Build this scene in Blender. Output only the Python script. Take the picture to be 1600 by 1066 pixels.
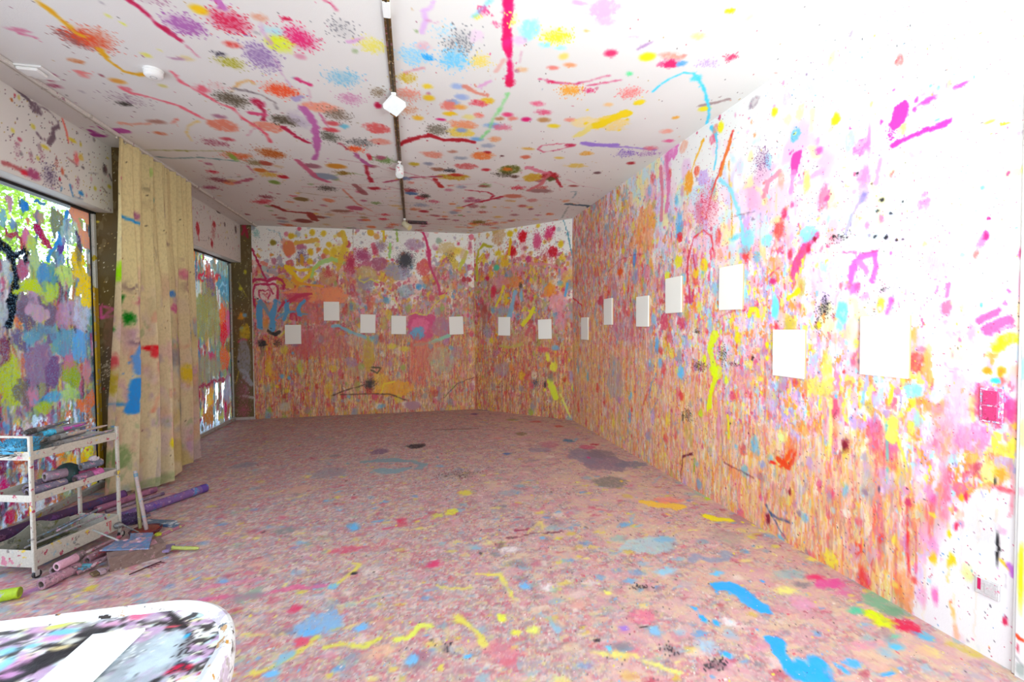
import bpy, math, random
import numpy as np
from mathutils import Vector, Matrix
random.seed(7); rng = np.random.default_rng(11)
for _o in list(bpy.data.objects): bpy.data.objects.remove(_o)
SC = bpy.context.scene; COL = SC.collection
A = np.array

# ---------------------------------------------------------------- camera
F_PX, YAW, PITCH, ROLL, EYE = 700.0, 0.2146, 0.0268, -0.0072, 1.45
_r = A([math.cos(YAW), -math.sin(YAW), 0]); _f = A([math.sin(YAW), math.cos(YAW), 0]); _d = A([0, 0, -1.0])
FWD = _f*math.cos(PITCH) + _d*math.sin(PITCH); _dn = _d*math.cos(PITCH) - _f*math.sin(PITCH)
RGT = _r*math.cos(ROLL) - _dn*math.sin(ROLL); DWN = _r*math.sin(ROLL) + _dn*math.cos(ROLL)
EYEP = A([0, 0, EYE])
cam = bpy.data.cameras.new('camera'); camo = bpy.data.objects.new('camera', cam); COL.objects.link(camo)
cam.sensor_width = 36; cam.sensor_fit = 'HORIZONTAL'; cam.lens = F_PX/1600*36; cam.clip_start = 0.05; cam.clip_end = 200
camo.matrix_world = Matrix(((RGT[0], -DWN[0], -FWD[0], 0), (RGT[1], -DWN[1], -FWD[1], 0), (RGT[2], -DWN[2], -FWD[2], EYE), (0, 0, 0, 1)))
SC.camera = camo

# ---------------------------------------------------------------- light
SC.view_settings.view_transform = 'Standard'; SC.view_settings.look = 'None'; SC.view_settings.gamma = 1
SC.view_settings.use_curve_mapping = False
SC.view_settings.exposure = 0.22
SC.cycles.max_bounces = 6; SC.cycles.diffuse_bounces = 3; SC.cycles.glossy_bounces = 2; SC.cycles.transmission_bounces = 3; SC.cycles.transparent_max_bounces = 6; SC.cycles.caustics_reflective = False; SC.cycles.caustics_refractive = False
world = bpy.data.worlds.new('sky'); SC.world = world; world.use_nodes = True
_nt = world.node_tree; _bg = _nt.nodes['Background']
_sky = _nt.nodes.new('ShaderNodeTexSky'); _sky.sky_type = 'NISHITA'; _sky.sun_disc = False; _sky.sun_elevation = math.radians(52); _sky.sun_rotation = math.radians(100)
_nt.links.new(_sky.outputs[0], _bg.inputs[0]); _bg.inputs[1].default_value = 0.65
def light(name, kind, loc, tgt, power, col, sx=1, sy=1):
    l = bpy.data.lights.new(name, kind); o = bpy.data.objects.new(name, l); COL.objects.link(o)
    o.location = loc; o.rotation_euler = (Vector(tgt)-Vector(loc)).to_track_quat('-Z', 'Y').to_euler()
    l.energy = power; l.color = col
    if kind == 'AREA': l.shape = 'RECTANGLE'; l.size = sx; l.size_y = sy
    return o
light('sun', 'SUN', (6, 4, 12), (-4, 6, 0), 8.5, (1, .95, .86)).data.angle = .01
# daylight through the glazed shop front behind the camera and the open door in the window wall
light('shopfront_daylight', 'AREA', (1.0, -0.82, 1.75), (1.0, 3, 1.75), 100, (.90, .97, 1), 2.4, 2.4)
light('doorway_daylight', 'AREA', (-2.95, 1.3, 1.35), (0, 1.3, 1.45), 38, (.93, .98, 1), 3.6, 2.3)
# added spot without a fixture, put in to brighten the near ceiling corner
_l = light('added_uplight', 'SPOT', (0.95, -0.25, 1.35), (1.95, 1.75, 3.1), 430, (.80, .97, 1))
_l.data.spot_size = math.radians(118); _l.data.spot_blend = 1.0; _l.data.shadow_soft_size = .25

# ---------------------------------------------------------------- helpers
def lin(c):
    c = np.asarray(c, float); return np.where(c <= .04045, c/12.92, ((c+.055)/1.055)**2.4)
def hx(h): return A([int(h[i:i+2], 16)/255 for i in (0, 2, 4)])
def hl(h): return tuple(lin(hx(h))) + (1,)
def put(o, parent=None):
    COL.objects.link(o)
    if parent is not None: o.parent = parent
    return o
def tag(o, label=None, cat=None, group=None, kind=None):
    for k, v in (('label', label), ('category', cat), ('group', group), ('kind', kind)):
        if v: o[k] = v
    return o
def thing(name, label, cat, loc=(0, 0, 0), rot=(0, 0, 0), group=None):
    o = bpy.data.objects.new(name, None); o.location = loc; o.rotation_euler = rot; o.empty_display_size = .05
    return tag(put(o), label, cat, group)
class MB:
    def __init__(s): s.v = []; s.f = []
    def add(s, v, f):
        n = len(s.v); s.v += [tuple(p) for p in v]; s.f += [tuple(i+n for i in q) for q in f]; return s
    def box(s, c, d, bev=0.0, M=None):
        x, y, z = (k/2 for k in d); b = min(bev, x, y, z)*.999
        if b <= 0:
            v = [(sx*x, sy*y, sz*z) for sx in (-1, 1) for sy in (-1, 1) for sz in (-1, 1)]
            f = [(0, 1, 3, 2), (4, 6, 7, 5), (0, 4, 5, 1), (2, 3, 7, 6), (0, 2, 6, 4), (1, 5, 7, 3)]
        else:
            v = []; ix = {}
            for sx in (-1, 1):
                for sy in (-1, 1):
                    for sz in (-1, 1):
                        for a in range(3):
                            p = [sx*(x-b), sy*(y-b), sz*(z-b)]; p[a] += (sx, sy, sz)[a]*b
                            ix[sx, sy, sz, a] = len(v); v.append(tuple(p))
            f = []; q = lambda *k: f.append(tuple(ix[i] for i in k))
            for a in range(3):
                o = [i for i in range(3) if i != a]
                for sg in (-1, 1):
                    loop = []
                    for (e, g) in ((-1, -1), (1, -1), (1, 1), (-1, 1)):
                        k = [0, 0, 0]; k[a] = sg; k[o[0]] = e; k[o[1]] = g; loop.append((k[0], k[1], k[2], a))
                    q(*loop)
                for e in (-1, 1):
                    for g in (-1, 1):
                        k = [0, 0, 0]; k[o[0]] = e; k[o[1]] = g
                        k0 = k[:]; k1 = k[:]; k0[a] = -1; k1[a] = 1
                        q((*k0, o[0]), (*k1, o[0]), (*k1, o[1]), (*k0, o[1]))
            for sx in (-1, 1):
                for sy in (-1, 1):
                    for sz in (-1, 1): q((sx, sy, sz, 0), (sx, sy, sz, 1), (sx, sy, sz, 2))
        v = [Vector(p) for p in v]
        if M is not None: v = [M @ p for p in v]
        return s.add([p+Vector(c) for p in v], f)
    def lathe(s, p0, p1, prof, n=14, caps=True):
        """rings (t along p0->p1 in 0..1, radius)"""
        p0 = Vector(p0); p1 = Vector(p1); ax = p1-p0
        q = ax.normalized(); a = q.orthogonal().normalized(); b = q.cross(a)
        v = []; f = []
        for t, r in prof:
            for i in range(n):
                an = 2*math.pi*i/n; v.append(p0+ax*t+(a*math.cos(an)+b*math.sin(an))*r)
        for k in range(len(prof)-1):
            for i in range(n): f.append((k*n+i, k*n+(i+1) % n, (k+1)*n+(i+1) % n, (k+1)*n+i))
        if caps: f += [tuple(range(n))[::-1], tuple(range((len(prof)-1)*n, len(prof)*n))]
        return s.add(v, f)
    def tube(s, p0, p1, r, n=14): return s.lathe(p0, p1, [(0, r), (1, r)], n)
    def hollow(s, p0, p1, r, ri, n=18):
        return s.lathe(p0, p1, [(0, ri), (0, r), (1, r), (1, ri), (0, ri)], n, caps=False)
    def obj(s, name, mat, parent=None, smooth=False):
        me = bpy.data.meshes.new(name); me.from_pydata([tuple(p) for p in s.v], [], s.f)
        bmfix(me)
        if smooth: me.shade_smooth() if hasattr(me, 'shade_smooth') else None
        if smooth:
            try: me.set_sharp_from_angle(angle=math.radians(40))
            except Exception: pass
        me.materials.append(mat); return put(bpy.data.objects.new(name, me), parent)
import bmesh
def bmfix(me):
    bm = bmesh.new(); bm.from_mesh(me); bmesh.ops.recalc_face_normals(bm, faces=bm.faces); bm.to_mesh(me); bm.free()

# ---------------------------------------------------------------- node materials
class N:
    def __init__(s, name):
        s.m = bpy.data.materials.new(name); s.m.use_nodes = True; s.t = s.m.node_tree; s.t.nodes.clear()
        s.out = s.t.nodes.new('ShaderNodeOutputMaterial')
    def n(s, typ, ins=None, **kw):
        x = s.t.nodes.new('ShaderNode'+typ)
        for k, v in kw.items(): setattr(x, k, v)
        for k, v in (ins or {}).items():
            i = x.inputs[k]
            if isinstance(v, bpy.types.NodeSocket): s.t.links.new(v, i)
            else: i.default_value = v
        return x
    def mix(s, fac, a, b):
        x = s.t.nodes.new('ShaderNodeMix'); x.data_type = 'RGBA'
        for i, v in ((0, fac), (6, a), (7, b)):
            if isinstance(v, bpy.types.NodeSocket): s.t.links.new(v, x.inputs[i])
            else: x.inputs[i].default_value = v
        return x.outputs[2]
    def math(s, op, a, b=0.0, clamp=False):
        x = s.t.nodes.new('ShaderNodeMath'); x.operation = op; x.use_clamp = clamp
        for i, v in ((0, a), (1, b)):
            if isinstance(v, bpy.types.NodeSocket): s.t.links.new(v, x.inputs[i])
            else: x.inputs[i].default_value = v
        return x.outputs[0]
    def step(s, v, lo, hi):
        x = s.n('MapRange', {0: v, 1: lo, 2: hi}); return x.outputs[0]
    def coord(s, scale=(1, 1, 1), kind='Object'):
        if kind == 'Position': c = s.n('NewGeometry').outputs['Position']
        else: c = s.n('TexCoord').outputs[kind]
        return s.n('Mapping', {'Vector': c, 'Scale': scale}).outputs[0]
    def noise(s, co, sc, det=3, rough=.55, out=0):
        return s.n('TexNoise', {'Vector': co, 'Scale': sc, 'Detail': det, 'Roughness': rough}).outputs[out]
    def ramp(s, v, cols, const=True):
        x = s.n('ValToRGB', {0: v}); e = x.color_ramp; e.interpolation = 'CONSTANT' if const else 'LINEAR'
        k = len(cols)
        while len(e.elements) < k: e.elements.new(.5)
        for i, c in enumerate(cols): e.elements[i].position = i/k if const else i/(k-1); e.elements[i].color = hl(c)
        return x.outputs[0]
    def pbr(s, col, rough=.6, bump=None, bstr=.2, bdist=.002, metal=0.0, **kw):
        p = s.n('BsdfPrincipled', {'Base Color': col, 'Roughness': rough, 'Metallic': metal, **kw})
        if bump is not None:
            b = s.n('Bump', {'Height': bump, 'Strength': bstr, 'Distance': bdist}); s.t.links.new(b.outputs[0], p.inputs['Normal'])
        s.t.links.new(p.outputs[0], s.out.inputs[0]); return s.m
_mc = {}
def stained(base, cols=('c8487a', '5aa0c8', 'd8c040', '7a5a86'), amt=.35, scale=14, rough=.6, metal=0.0):
    """base colour with dried paint blots of several colours"""
    key = (base, cols, amt, scale, rough, metal)
    if key in _mc: return _mc[key]
    n = N('stained_'+base); co = n.coord(); c = hl(base)
    for i, h in enumerate(cols):
        cc = n.n('Mapping', {'Vector': co, 'Location': (3.1*i, 1.7*i, 5.3*i)}).outputs[0]
        f = n.noise(cc, scale*(1+.35*i), 4, .62)
        t = .655-.13*amt
        c = n.mix(n.step(f, t, t+.025), c, hl(h))
    g = n.noise(co, 90, 3)
    c = n.mix(n.step(g, .35, .75), n.mix(.22, c, hl('3c3430')), c)
    _mc[key] = n.pbr(c, rough, g, .25, .002, metal); return _mc[key]
def plain(name, h, rough=.5, metal=0.0, sc=40, var=.12, bump=.1):
    n = N(name); g = n.noise(n.coord(), sc, 4)
    return n.pbr(n.mix(n.math('MULTIPLY', g, var*2), hl(h), tuple(.55*x for x in hl(h)[:3])+(1,)), rough, g, bump, .001, metal)

# ---------------------------------------------------------------- paint on surfaces (dried paint stored per vertex)
def vn(x, y, seed=0):
    """value noise on a grid (x varies along rows, y along columns)"""
    x = x[0]; y = y[:, 0]
    ix = np.floor(x).astype(int); iy = np.floor(y).astype(int); fx = x-ix; fy = (y-iy)[:, None]
    fx = fx*fx*(3-2*fx); fy = fy*fy*(3-2*fy); x0 = ix.min(); y0 = iy.min()
    L = np.random.default_rng(seed*7919+13).random((iy.max()-y0+2, ix.max()-x0+2)); ix = ix-x0; iy = iy-y0
    R = L[iy]*(1-fy)+L[iy+1]*fy
    return R[:, ix]*(1-fx)+R[:, ix+1]*fx
def fbm(x, y, seed=0, o=3):
    if x.size == 0: return np.zeros(x.shape)
    r = 0; w = 1; t = 0
    for k in range(o): r = r+w*vn(x*2**k, y*2**k, seed+17*k); t += w; w *= .55
    return r/t
def sst(v, a, b):
    q = np.clip((v-a)/(b-a), 0, 1); return q*q*(3-2*q)
_seed = [100]
def ns(): _seed[0] += 1; return _seed[0]
def steps(segs):
    """non-uniform grid lines: [(start, stop, step0, step1)]"""
    a, b, s0, s1 = segs; out = [a]
    while out[-1] < b: k = (out[-1]-a)/(b-a); out.append(out[-1]+s0+(s1-s0)*k)
    out = A(out); return a+(out-a)*(b-a)/(out[-1]-a)
class Surf:
    cover = False; coarse = False
    def __init__(s, O, es, et, S, T, base='ecebe8', detail=0.0):
        s.O = A(O, float); s.es = A(es, float); s.et = A(et, float); s.nrm = np.cross(s.es, s.et); s.S = S; s.T = T
        s.C = np.ones((len(T), len(S), 4)); s.C[..., :3] = hx(base); s.C[..., 3] = detail
        s.GS, s.GT = np.meshgrid(S, T); s.cell = (S[-1]-S[0])/(len(S)-1)
    def px(s, u, v):
        k = FWD+RGT*(u-800)/F_PX+DWN*(v-533)/F_PX
        P = EYEP+k*(((s.O-EYEP)@s.nrm)/(k@s.nrm))-s.O
        return P@s.es, P@s.et
    def win(s, s0, s1, t0, t1):
        i0, i1 = np.searchsorted(s.S, (s0, s1)); j0, j1 = np.searchsorted(s.T, (t0, t1))
        i0 = max(i0-1, 0); j0 = max(j0-1, 0); i1 += 1; j1 += 1
        return (slice(j0, j1), slice(i0, i1))
    def lay(s, w, col, a, keep=.25):
        if a.size == 0: return
        c = s.C[w]; c[..., :3] += (col-c[..., :3])*a[..., None]
        if s.cover: c[..., 3] += (1-c[..., 3])*a          # on glass the fourth value is how much paint covers it
        else: c[..., 3] *= 1-a*(1-keep)
    def lc(s, w):
        return max(s.S[min(w[1].stop, len(s.S)-1)]-s.S[max(w[1].stop-2, 0)], 1e-4)*.5+max(s.T[min(w[0].stop, len(s.T)-1)]-s.T[max(w[0].stop-2, 0)], 1e-4)*.5
    def blob(s, a, b, ra, rb, col, al=1, rough=.3, fr=2.2, soft=0, keep=.25):
        e = 1+rough; w = s.win(a-ra*e, a+ra*e, b-rb*e, b+rb*e); x = (s.GS[w]-a)/ra; y = (s.GT[w]-b)/rb
        if x.size == 0: return
        d = np.hypot(x, y)
        if rough: d = d+rough*1.7*(fbm(x*fr, y*fr, ns(), 3)-.5)+min(rough, .4)*.9*(fbm(x*fr*4.3, y*fr*4.3, ns(), 3)-.5)
        k = max(min(ra, rb)/max(s.lc(w), 1e-4)*.7, 1.2) if not soft else 1/soft
        al = al*(.62+.38*sst(fbm(s.GS[w]*55, s.GT[w]*38, ns(), 3), .3, .5)) if rough > .2 and min(ra, rb) > .02 else al
        s.lay(w, hx(col), al*np.clip((1-d)*k+.5*(not soft), 0, 1), keep)
    def spray(s, a, b, ra, rb, col, dens=.9, dot=.012, core=0.0, al=.95):
        w = s.win(a-ra*1.7, a+ra*1.7, b-rb*1.7, b+rb*1.7); gx = s.GS[w]; gy = s.GT[w]
        if gx.size == 0: return
        d = np.hypot((gx-a)/ra, (gy-b)/rb); q = ns()
        d = np.maximum(d+.3*(fbm((gx-a)/ra*1.6, (gy-b)/rb*1.6, q, 2)-.5), 0)
        if s.coarse: s.lay(w, hx(col), .75*dens*np.clip(1.2-d, 0, 1)*sst(fbm(gx*45, gy*30, q, 2), .35, .6), .4); return
        p = np.random.default_rng(q).random(gx.shape)
        den = dens*.62*np.exp(-1.5*d**2.6)+core*.45*np.exp(-3.2*d*d)+.05*dens*np.exp(-.9*d*d)
        s.lay(w, hx(col), al*np.where(p < den, 1.0, np.clip(den*1.1-.12, 0, .6)), .4)
    def line(s, pts, wd, col, al=1, rough=.35, taper=0.0, keep=.25):
        pts = A(pts, float); m = wd*1.6+s.cell
        w = s.win(pts[:, 0].min()-m, pts[:, 0].max()+m, pts[:, 1].min()-m, pts[:, 1].max()+m); gx = s.GS[w]; gy = s.GT[w]
        if gx.size == 0: return
        best = np.full(gx.shape, 1e9); L = 0; seg = np.hypot(*np.diff(pts, axis=0).T); tot = seg.sum()+1e-9; tt = np.zeros(gx.shape)
        for (p, q), l in zip(zip(pts[:-1], pts[1:]), seg):
            e = q-p; h = np.clip(((gx-p[0])*e[0]+(gy-p[1])*e[1])/max(l*l, 1e-12), 0, 1)
            d = np.hypot(gx-p[0]-h*e[0], gy-p[1]-h*e[1]); b = d < best; best[b] = d[b]; tt[b] = ((L+h*l)/tot)[b]; L += l
        k = 1/(wd*2.2+.004); W = wd*(1-taper*tt)*np.clip(1+rough*4.5*(fbm(gx*k*.5, gy*k*.5, ns(), 3)-.5), .25, 1.8); c = max(s.lc(w)*.8, wd*.08); best = best+wd*.55*(fbm(gx*k*4.5, gy*k*4.5, ns(), 3)-.5)
        s.lay(w, hx(col), al*np.clip((W-best)/c+.6, 0, 1)*np.clip(1.3*W/c, .25, 1), keep)
    def specks(s, n, cols, f=None, sz=1):
        """tiny dots: single grid cells; f(S,T) = density 0..1"""
        i = rng.integers(1, len(s.S)-3, n); j = rng.integers(1, len(s.T)-3, n)
        if f is not None: k = rng.random(n) < f(s.S[i], s.T[j]); i, j = i[k], j[k]
        c = A([hx(h) for h in cols])[rng.integers(0, len(cols), len(i))]
        for dj in range(sz):
            for di in range(sz): s.C[j+dj, i+di, :3] = c
    def smear(s, a=1.6, b=3.0, va=1.0):
        """ragged, hand-made edges: shift what is painted by small random amounts"""
        nt, nS = s.GS.shape; j, i = np.mgrid[0:nt, 0:nS]; x = i/4.0; y = j/4.0
        dx = a*2*(vn(x, y, 901)-.5)+b*2*(vn(x/5, y/5, 902)-.5); dy = va*(a*2*(vn(x, y, 903)-.5)+b*2*(vn(x/5, y/5, 904)-.5))
        s.C = s.C[np.clip(np.rint(j+dy), 0, nt-1).astype(int), np.clip(np.rint(i+dx), 0, nS-1).astype(int)]
    # the same in photograph positions, carried onto the surface
    def rr(s, u, v, ru, rv):
        a, b = s.px(u, v); q = .65 if s.coarse else 1.0; return a, b, max(q*abs(s.px(u+ru, v)[0]-a), 1e-4), max(abs(s.px(u, v+rv)[1]-b), 1e-4)
    def pblob(s, u, v, ru, rv, col, al=1, rough=.3, **k): s.blob(*s.rr(u, v, ru, rv), col, al, rough, **k)
    def pspray(s, u, v, ru, rv, col, dens=.9, core=0.0, dot=.014): s.spray(*s.rr(u, v, ru, rv), col, dens, dot, core)
    def pline(s, pts, wd, col, al=1, rough=.35, taper=0.0):
        i = max(len(pts)//2, 1); (u0, v0), (u, v) = pts[i-1], pts[i]; l = math.hypot(u-u0, v-v0)+1e-6; du, dv = (u-u0)/l, (v-v0)/l
        u, v = (u+u0)/2, (v+v0)/2; p = A(s.px(u, v)); d = A(s.px(u+du, v+dv))-p; w = A(s.px(u-dv*wd/2, v+du*wd/2))-p
        s.line([s.px(*p) for p in pts], (hw := max(abs(d[0]*w[1]-d[1]*w[0])/np.linalg.norm(d)*(.55 if s.coarse else 1), .0012)), col, al, rough, taper)
        if not s.cover and wd > 2.5:
            for _ in range(5):
                q = pts[random.randrange(len(pts))]; a, b = s.px(*q); r = hw*random.uniform(.12, .4); s.blob(a+random.gauss(0, hw*3), b+random.gauss(0, hw*3), r, r*random.uniform(.8, 1.8), col, .9, 0)
    def splat(s, u, v, ru, rv, col, n=26, drip=4):
        a, b, ra, rb = s.rr(u, v, ru, rv); s.blob(a, b, ra, rb, col, 1, .35)
        for _ in range(n):
            an = random.random()*6.283; q = 1.05+abs(random.gauss(0, .55)); k = random.uniform(.03, .12)
            s.blob(a+ra*q*math.cos(an), b+rb*q*math.sin(an), ra*k, rb*k, col, .95, 0)
        for _ in range(drip):
            x = a+ra*random.uniform(-.7, .7); s.line([(x, b), (x+.004, b-rb*random.uniform(1.5, 5))], ra*.05, col, .8, .2)
    def marks(s, x0, y0, k, L):
        for m in L:
            c = m[0]
            if c == 'l': s.pline([(x0+p[0]/k, y0+p[1]/k) for p in m[1]], m[2]/k, m[3], *(m[4:]))
            else:
                g = (x0+m[1]/k, y0+m[2]/k, m[3]/k, m[4]/k, m[5])
                if c == 'b': s.pblob(*g, *(m[6:]))
                elif c == 'o': s.pblob(*g, m[6] if len(m) > 6 else 1, .12)
                elif c == 'f': s.pblob(*g, m[6] if len(m) > 6 else .6, .5, soft=.6)
                elif c == 's': s.pspray(*g, *(m[6:]))
                elif c == 'x': s.splat(*g, *(m[6:]))
    def mesh(s, name, mat, parent=None, warp=None):
        P = s.O+s.GS[..., None]*s.es+s.GT[..., None]*s.et
        if warp is not None: P = warp(s, P)
        nt, nS = s.GS.shape; me = bpy.data.meshes.new(name); me.vertices.add(nt*nS); me.vertices.foreach_set('co', P.reshape(-1).astype(np.float32))
        idx = np.arange(nt*nS).reshape(nt, nS); q = np.stack([idx[:-1, :-1], idx[:-1, 1:], idx[1:, 1:], idx[1:, :-1]], -1).reshape(-1, 4)
        me.loops.add(q.size); me.loops.foreach_set('vertex_index', q.reshape(-1).astype(np.int32))
        me.polygons.add(len(q)); me.polygons.foreach_set('loop_start', np.arange(0, q.size, 4, dtype=np.int32))
        me.update(calc_edges=True)
        at = me.color_attributes.new('paint', 'FLOAT_COLOR', 'POINT'); c = s.C.copy(); g = c[..., :3].mean(-1, keepdims=True); c[..., :3] = g+(c[..., :3]-g)*1.14; c[..., :3] = lin(np.clip(c[..., :3], 0, 1))
        at.data.foreach_set('color', c.reshape(-1).astype(np.float32))
        if warp is not None: me.polygons.foreach_set('use_smooth', np.ones(len(q), bool))
        me.materials.append(mat); return put(bpy.data.objects.new(name, me), parent)
def painted(name, stretch, pal, size=60, dots=('c03060', '3a3040', 'd8c030', '4a90c0'), rough=.55, amt=1.0, spk=.5, dark=.18):
    """painted surface: vertex paint + fine flecks and specks below the size of its cells"""
    n = N(name); at = n.n('Attribute', attribute_name='paint'); c = at.outputs['Color']; det = n.math('MULTIPLY', at.outputs['Alpha'], amt)
    co = n.coord(stretch, 'Position')
    wa = n.n('VectorMath', {0: co, 1: n.n('VectorMath', {0: n.noise(co, size*.5, 1, .5, 1), 3: .8/size}, operation='SCALE').outputs[0]}, operation='ADD').outputs[0]
    for i, (sz, th) in enumerate(((size*.9, .50),) if amt else ()):
        v = n.n('TexVoronoi', {'Vector': wa, 'Scale': sz, 'Randomness': 1}); r = n.n('SeparateColor', {0: v.outputs['Color']})
        g = n.noise(co, sz*.28, 2, .6)
        m = n.step(n.math('ADD', g, n.math('MULTIPLY', r.outputs[1], .12)), th+.05, th+.1)
        c = n.mix(n.math('MULTIPLY', m, n.math('MULTIPLY', det, .5)), c, n.ramp(r.outputs[0], pal))
    # fine spatter
    cp = n.coord((1, 1, 1), 'Position')
    v = n.n('TexVoronoi', {'Vector': cp, 'Scale': 70, 'Randomness': 1}); r = n.n('SeparateColor', {0: v.outputs['Color']})
    m = n.math('LESS_THAN', v.outputs['Distance'], n.math('MULTIPLY', n.step(r.outputs[2], .8, 1.0), .5*spk))
    c = n.mix(n.math('MULTIPLY', m, .8), c, n.ramp(r.outputs[0], dots))
    fine = n.noise(co, size*3, 2, .65)
    c = n.mix(n.math('MULTIPLY', n.step(fine, .45, .8), n.math('MULTIPLY', det, dark)), c, hl('5a4440'))
    return n.pbr(c, rough, fine, .3, .003)
# ================================================================ room shell
H = 3.165; XR = 2.43; YB = 8.06; XW = -2.87; XH = -2.727; ZH = 2.556; YP = 4.90; XC = 1.067; YE = 6.674; XP = -2.569
WARM = ('e0936a', 'd9707c', 'e6b28a', 'e3b64a', 'c9848c', 'd8a078', 'b98f92', 'e4c49a', 'cf5a62', '9fa0a6')
PALE = ('f0a8b4', 'f4c890', 'e87a94', 'f2dc70', 'd8a8c8', 'f0b890', 'b8c0d8', 'f6e0c8', 'e05a74', 'a8d0dc')
def dense(s, D, pal, ks, kt, n, lo=.52, al=.85, sharp=.05, keep=1.0):
    for i in range(n):
        k = 2.0**(-1+3.2*i/n); q = fbm(s.GS*ks*k, s.GT*kt*k, ns(), 3)
        t = lo+(1-D)*.3; a = np.clip((q-t)/sharp, 0, 1)*al*np.clip(D*4, 0, 1)
        c = hx(pal[i % len(pal)] if isinstance(pal[0], str) else pal[i % len(pal)])
        s.C[..., :3] += (c-s.C[..., :3])*a[..., None]
def drips(s, n, f, pal, w=(.002, .006), L=(.15, .9), al=.8):
    k = 0
    for _ in range(n*4):
        a = random.uniform(s.S[0], s.S[-1]); b = random.uniform(s.T[0]+.1, s.T[-1])
        if random.random() > f(a, b): continue
        l = random.uniform(*L); x2 = a+random.gauss(0, .006)
        s.line([(a, b), (x2, max(b-l, s.T[0]))], random.uniform(*w), random.choice(pal), al, .4, .5); k += 1
        if k >= n: break
def dabs(s, n, f, pal, ra=(.01, .05), asp=(.6, 1.8), al=.9, rough=.35):
    k = 0
    for _ in range(n*5):
        a = random.uniform(s.S[0], s.S[-1]); b = random.uniform(s.T[0], s.T[-1])
        if random.random() > f(a, b): continue
        r = ra[0]+(ra[1]-ra[0])*random.random()**2; s.blob(a, b, r, r*random.uniform(*asp), random.choice(pal), al*random.uniform(.6, 1), rough); k += 1
        if k >= n: break

# ---------------------------------------------------------------- right wall
RW = Surf((XR, 0, 0), (0, 1, 0), (0, 0, 1), steps((1.347, YE, .0055, .013)), steps((0, H, .0062, .0062)), 'eceae8')
_zb = np.interp(RW.GS, (1.35, 1.7, 2.0, 2.5, 3.0, 3.6, 4.3, 5.2, 6.7), (1.25, 1.45, 1.60, 1.80, 2.0, 2.25, 2.55, 2.95, 3.35))
_nz = fbm(RW.GS*2.6, RW.GT*1.3, 5, 5)-.5; _nd = fbm(RW.GS*14, RW.GT*2.5, 6, 3)-.5
D = sst(_zb-RW.GT+_nz*1.3+_nd*.9, -.75, .75)
near = sst(1.72-RW.GS+.15*_nz-.25*(RW.GT-.3), -.05, .12)*sst(.78-RW.GT+.3*_nz, -.05, .1)    # bare corner by the sockets
D = D*(1-.9*near)
far = sst(RW.GS, 2.6, 5.2)
wash = sst(_zb+.75-RW.GT+_nz*1.6, -.5, .5)*(1-near)
RW.C[..., :3] += (hx('efd0c8')-RW.C[..., :3])*(D*.55)[..., None]
dense(RW, wash, ('e6b8d8', 'e8d0e8', 'f0c0d0', 'd4c4ec', 'f0d8e0', 'ece6a0', 'c4e2ee', 'e8a8c4', 'f2ece8'), 2.2, 1.7, 16, .56, .7, .10)
low = sst(np.interp(RW.GS, (1.3, 2.2, 4, 6.7), (.85, 1.05, 1.3, 1.6))-RW.GT+_nz, -.35, .55)
dense(RW, D, ('f0b0be', 'f2e6e0', 'e8a088', 'e4bce0', 'f0cc90', 'c4cad8', 'ecb0a0', 'f4ecd8', 'd88aa4', 'b8c4d0'), 3.0, 1.8, 18, .57, .75, .07)
dense(RW, D*(1-.4*low)*(1-.3*far), ('e88aa6', 'f4f0ec', 'd0a8e0', 'e4607e', 'f0dc60', 'a8d8ec', 'f0b0bc', 'e89040', 'ecd8e8', 'a8a0d0', 'e4e040', 'e8c0d8'), 9, 4.0, 34, .61, .85, .04)
dense(RW, D*far, ('e09868', 'd86a78', 'ecd0b0', 'e0b02a', 'd88a94', '8aa0b4', 'ecdcc4', 'c06a40', 'd0c850', 'b094b0', 'd04458', 'e88a30', '8ab8c4', 'f0d8c8', 'e8b8b0', 'b8bcc8'), 7, 3.2, 34, .60, .8, .05)
dense(RW, D*low, ('e8a878', 'e8c050', 'e07868', 'f0d8b8', 'dc8850', 'c8a8a0', 'f4e0c8', 'e89890', 'b8a080', 'e8d880', 'e8b8a8', 'f2dcae'), 12, 2.6, 26, .61, .65, .06)
dense(RW, D*np.clip(low+.3, 0, 1), ('f0c890', 'd84a58', 'f6ecd8', 'e8b030', 'b87868', 'f0b0a8', 'e87840', 'a8a8b0'), 34, 3.4, 12, .65, .5, .08)
RW.C[..., 3] = D*(1-near)
fD = lambda a, b: D[np.clip(np.searchsorted(RW.T, b), 0, len(RW.T)-1), np.clip(np.searchsorted(RW.S, a), 0, len(RW.S)-1)]
drips(RW, 620, lambda a, b: fD(a, b)*.9+.03, ('d23a52', 'e8c83a', 'e87a3a', '9a8f9a', 'f0e6d0', 'b04a6a', 'e0a040', '7aa8c0', 'f0d890', 'c86a5a', '8a5a4a'), (.0014, .004), (.08, .8), .7)
dabs(RW, 1000, lambda a, b: fD(a, b)*.9+.06, ('d8486e', 'e8d43a', '5fb4dc', 'e88a4a', 'f0eede', 'c87aa8', 'e8a0a8', '9aa4b4', 'd83a3a', 'b8a04a', 'c0a0d8', 'e8c0b0'), (.006, .045), (.8, 2.2), .85, .45)
dabs(RW, 900, lambda a, b: .5, ('d8508a', 'e6c8dc', 'e8e060', 'c03060', 'a8d8e8', 'd890b8', '907890'), (.004, .018), (.7, 1.8), .9, .4)
RW.specks(5000, ('c83060', '30283a', 'e0b020', 'd06090', '8a3a5a', '4a90c0'), lambda a, b: .35+.4*(b < 2.2))
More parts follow.
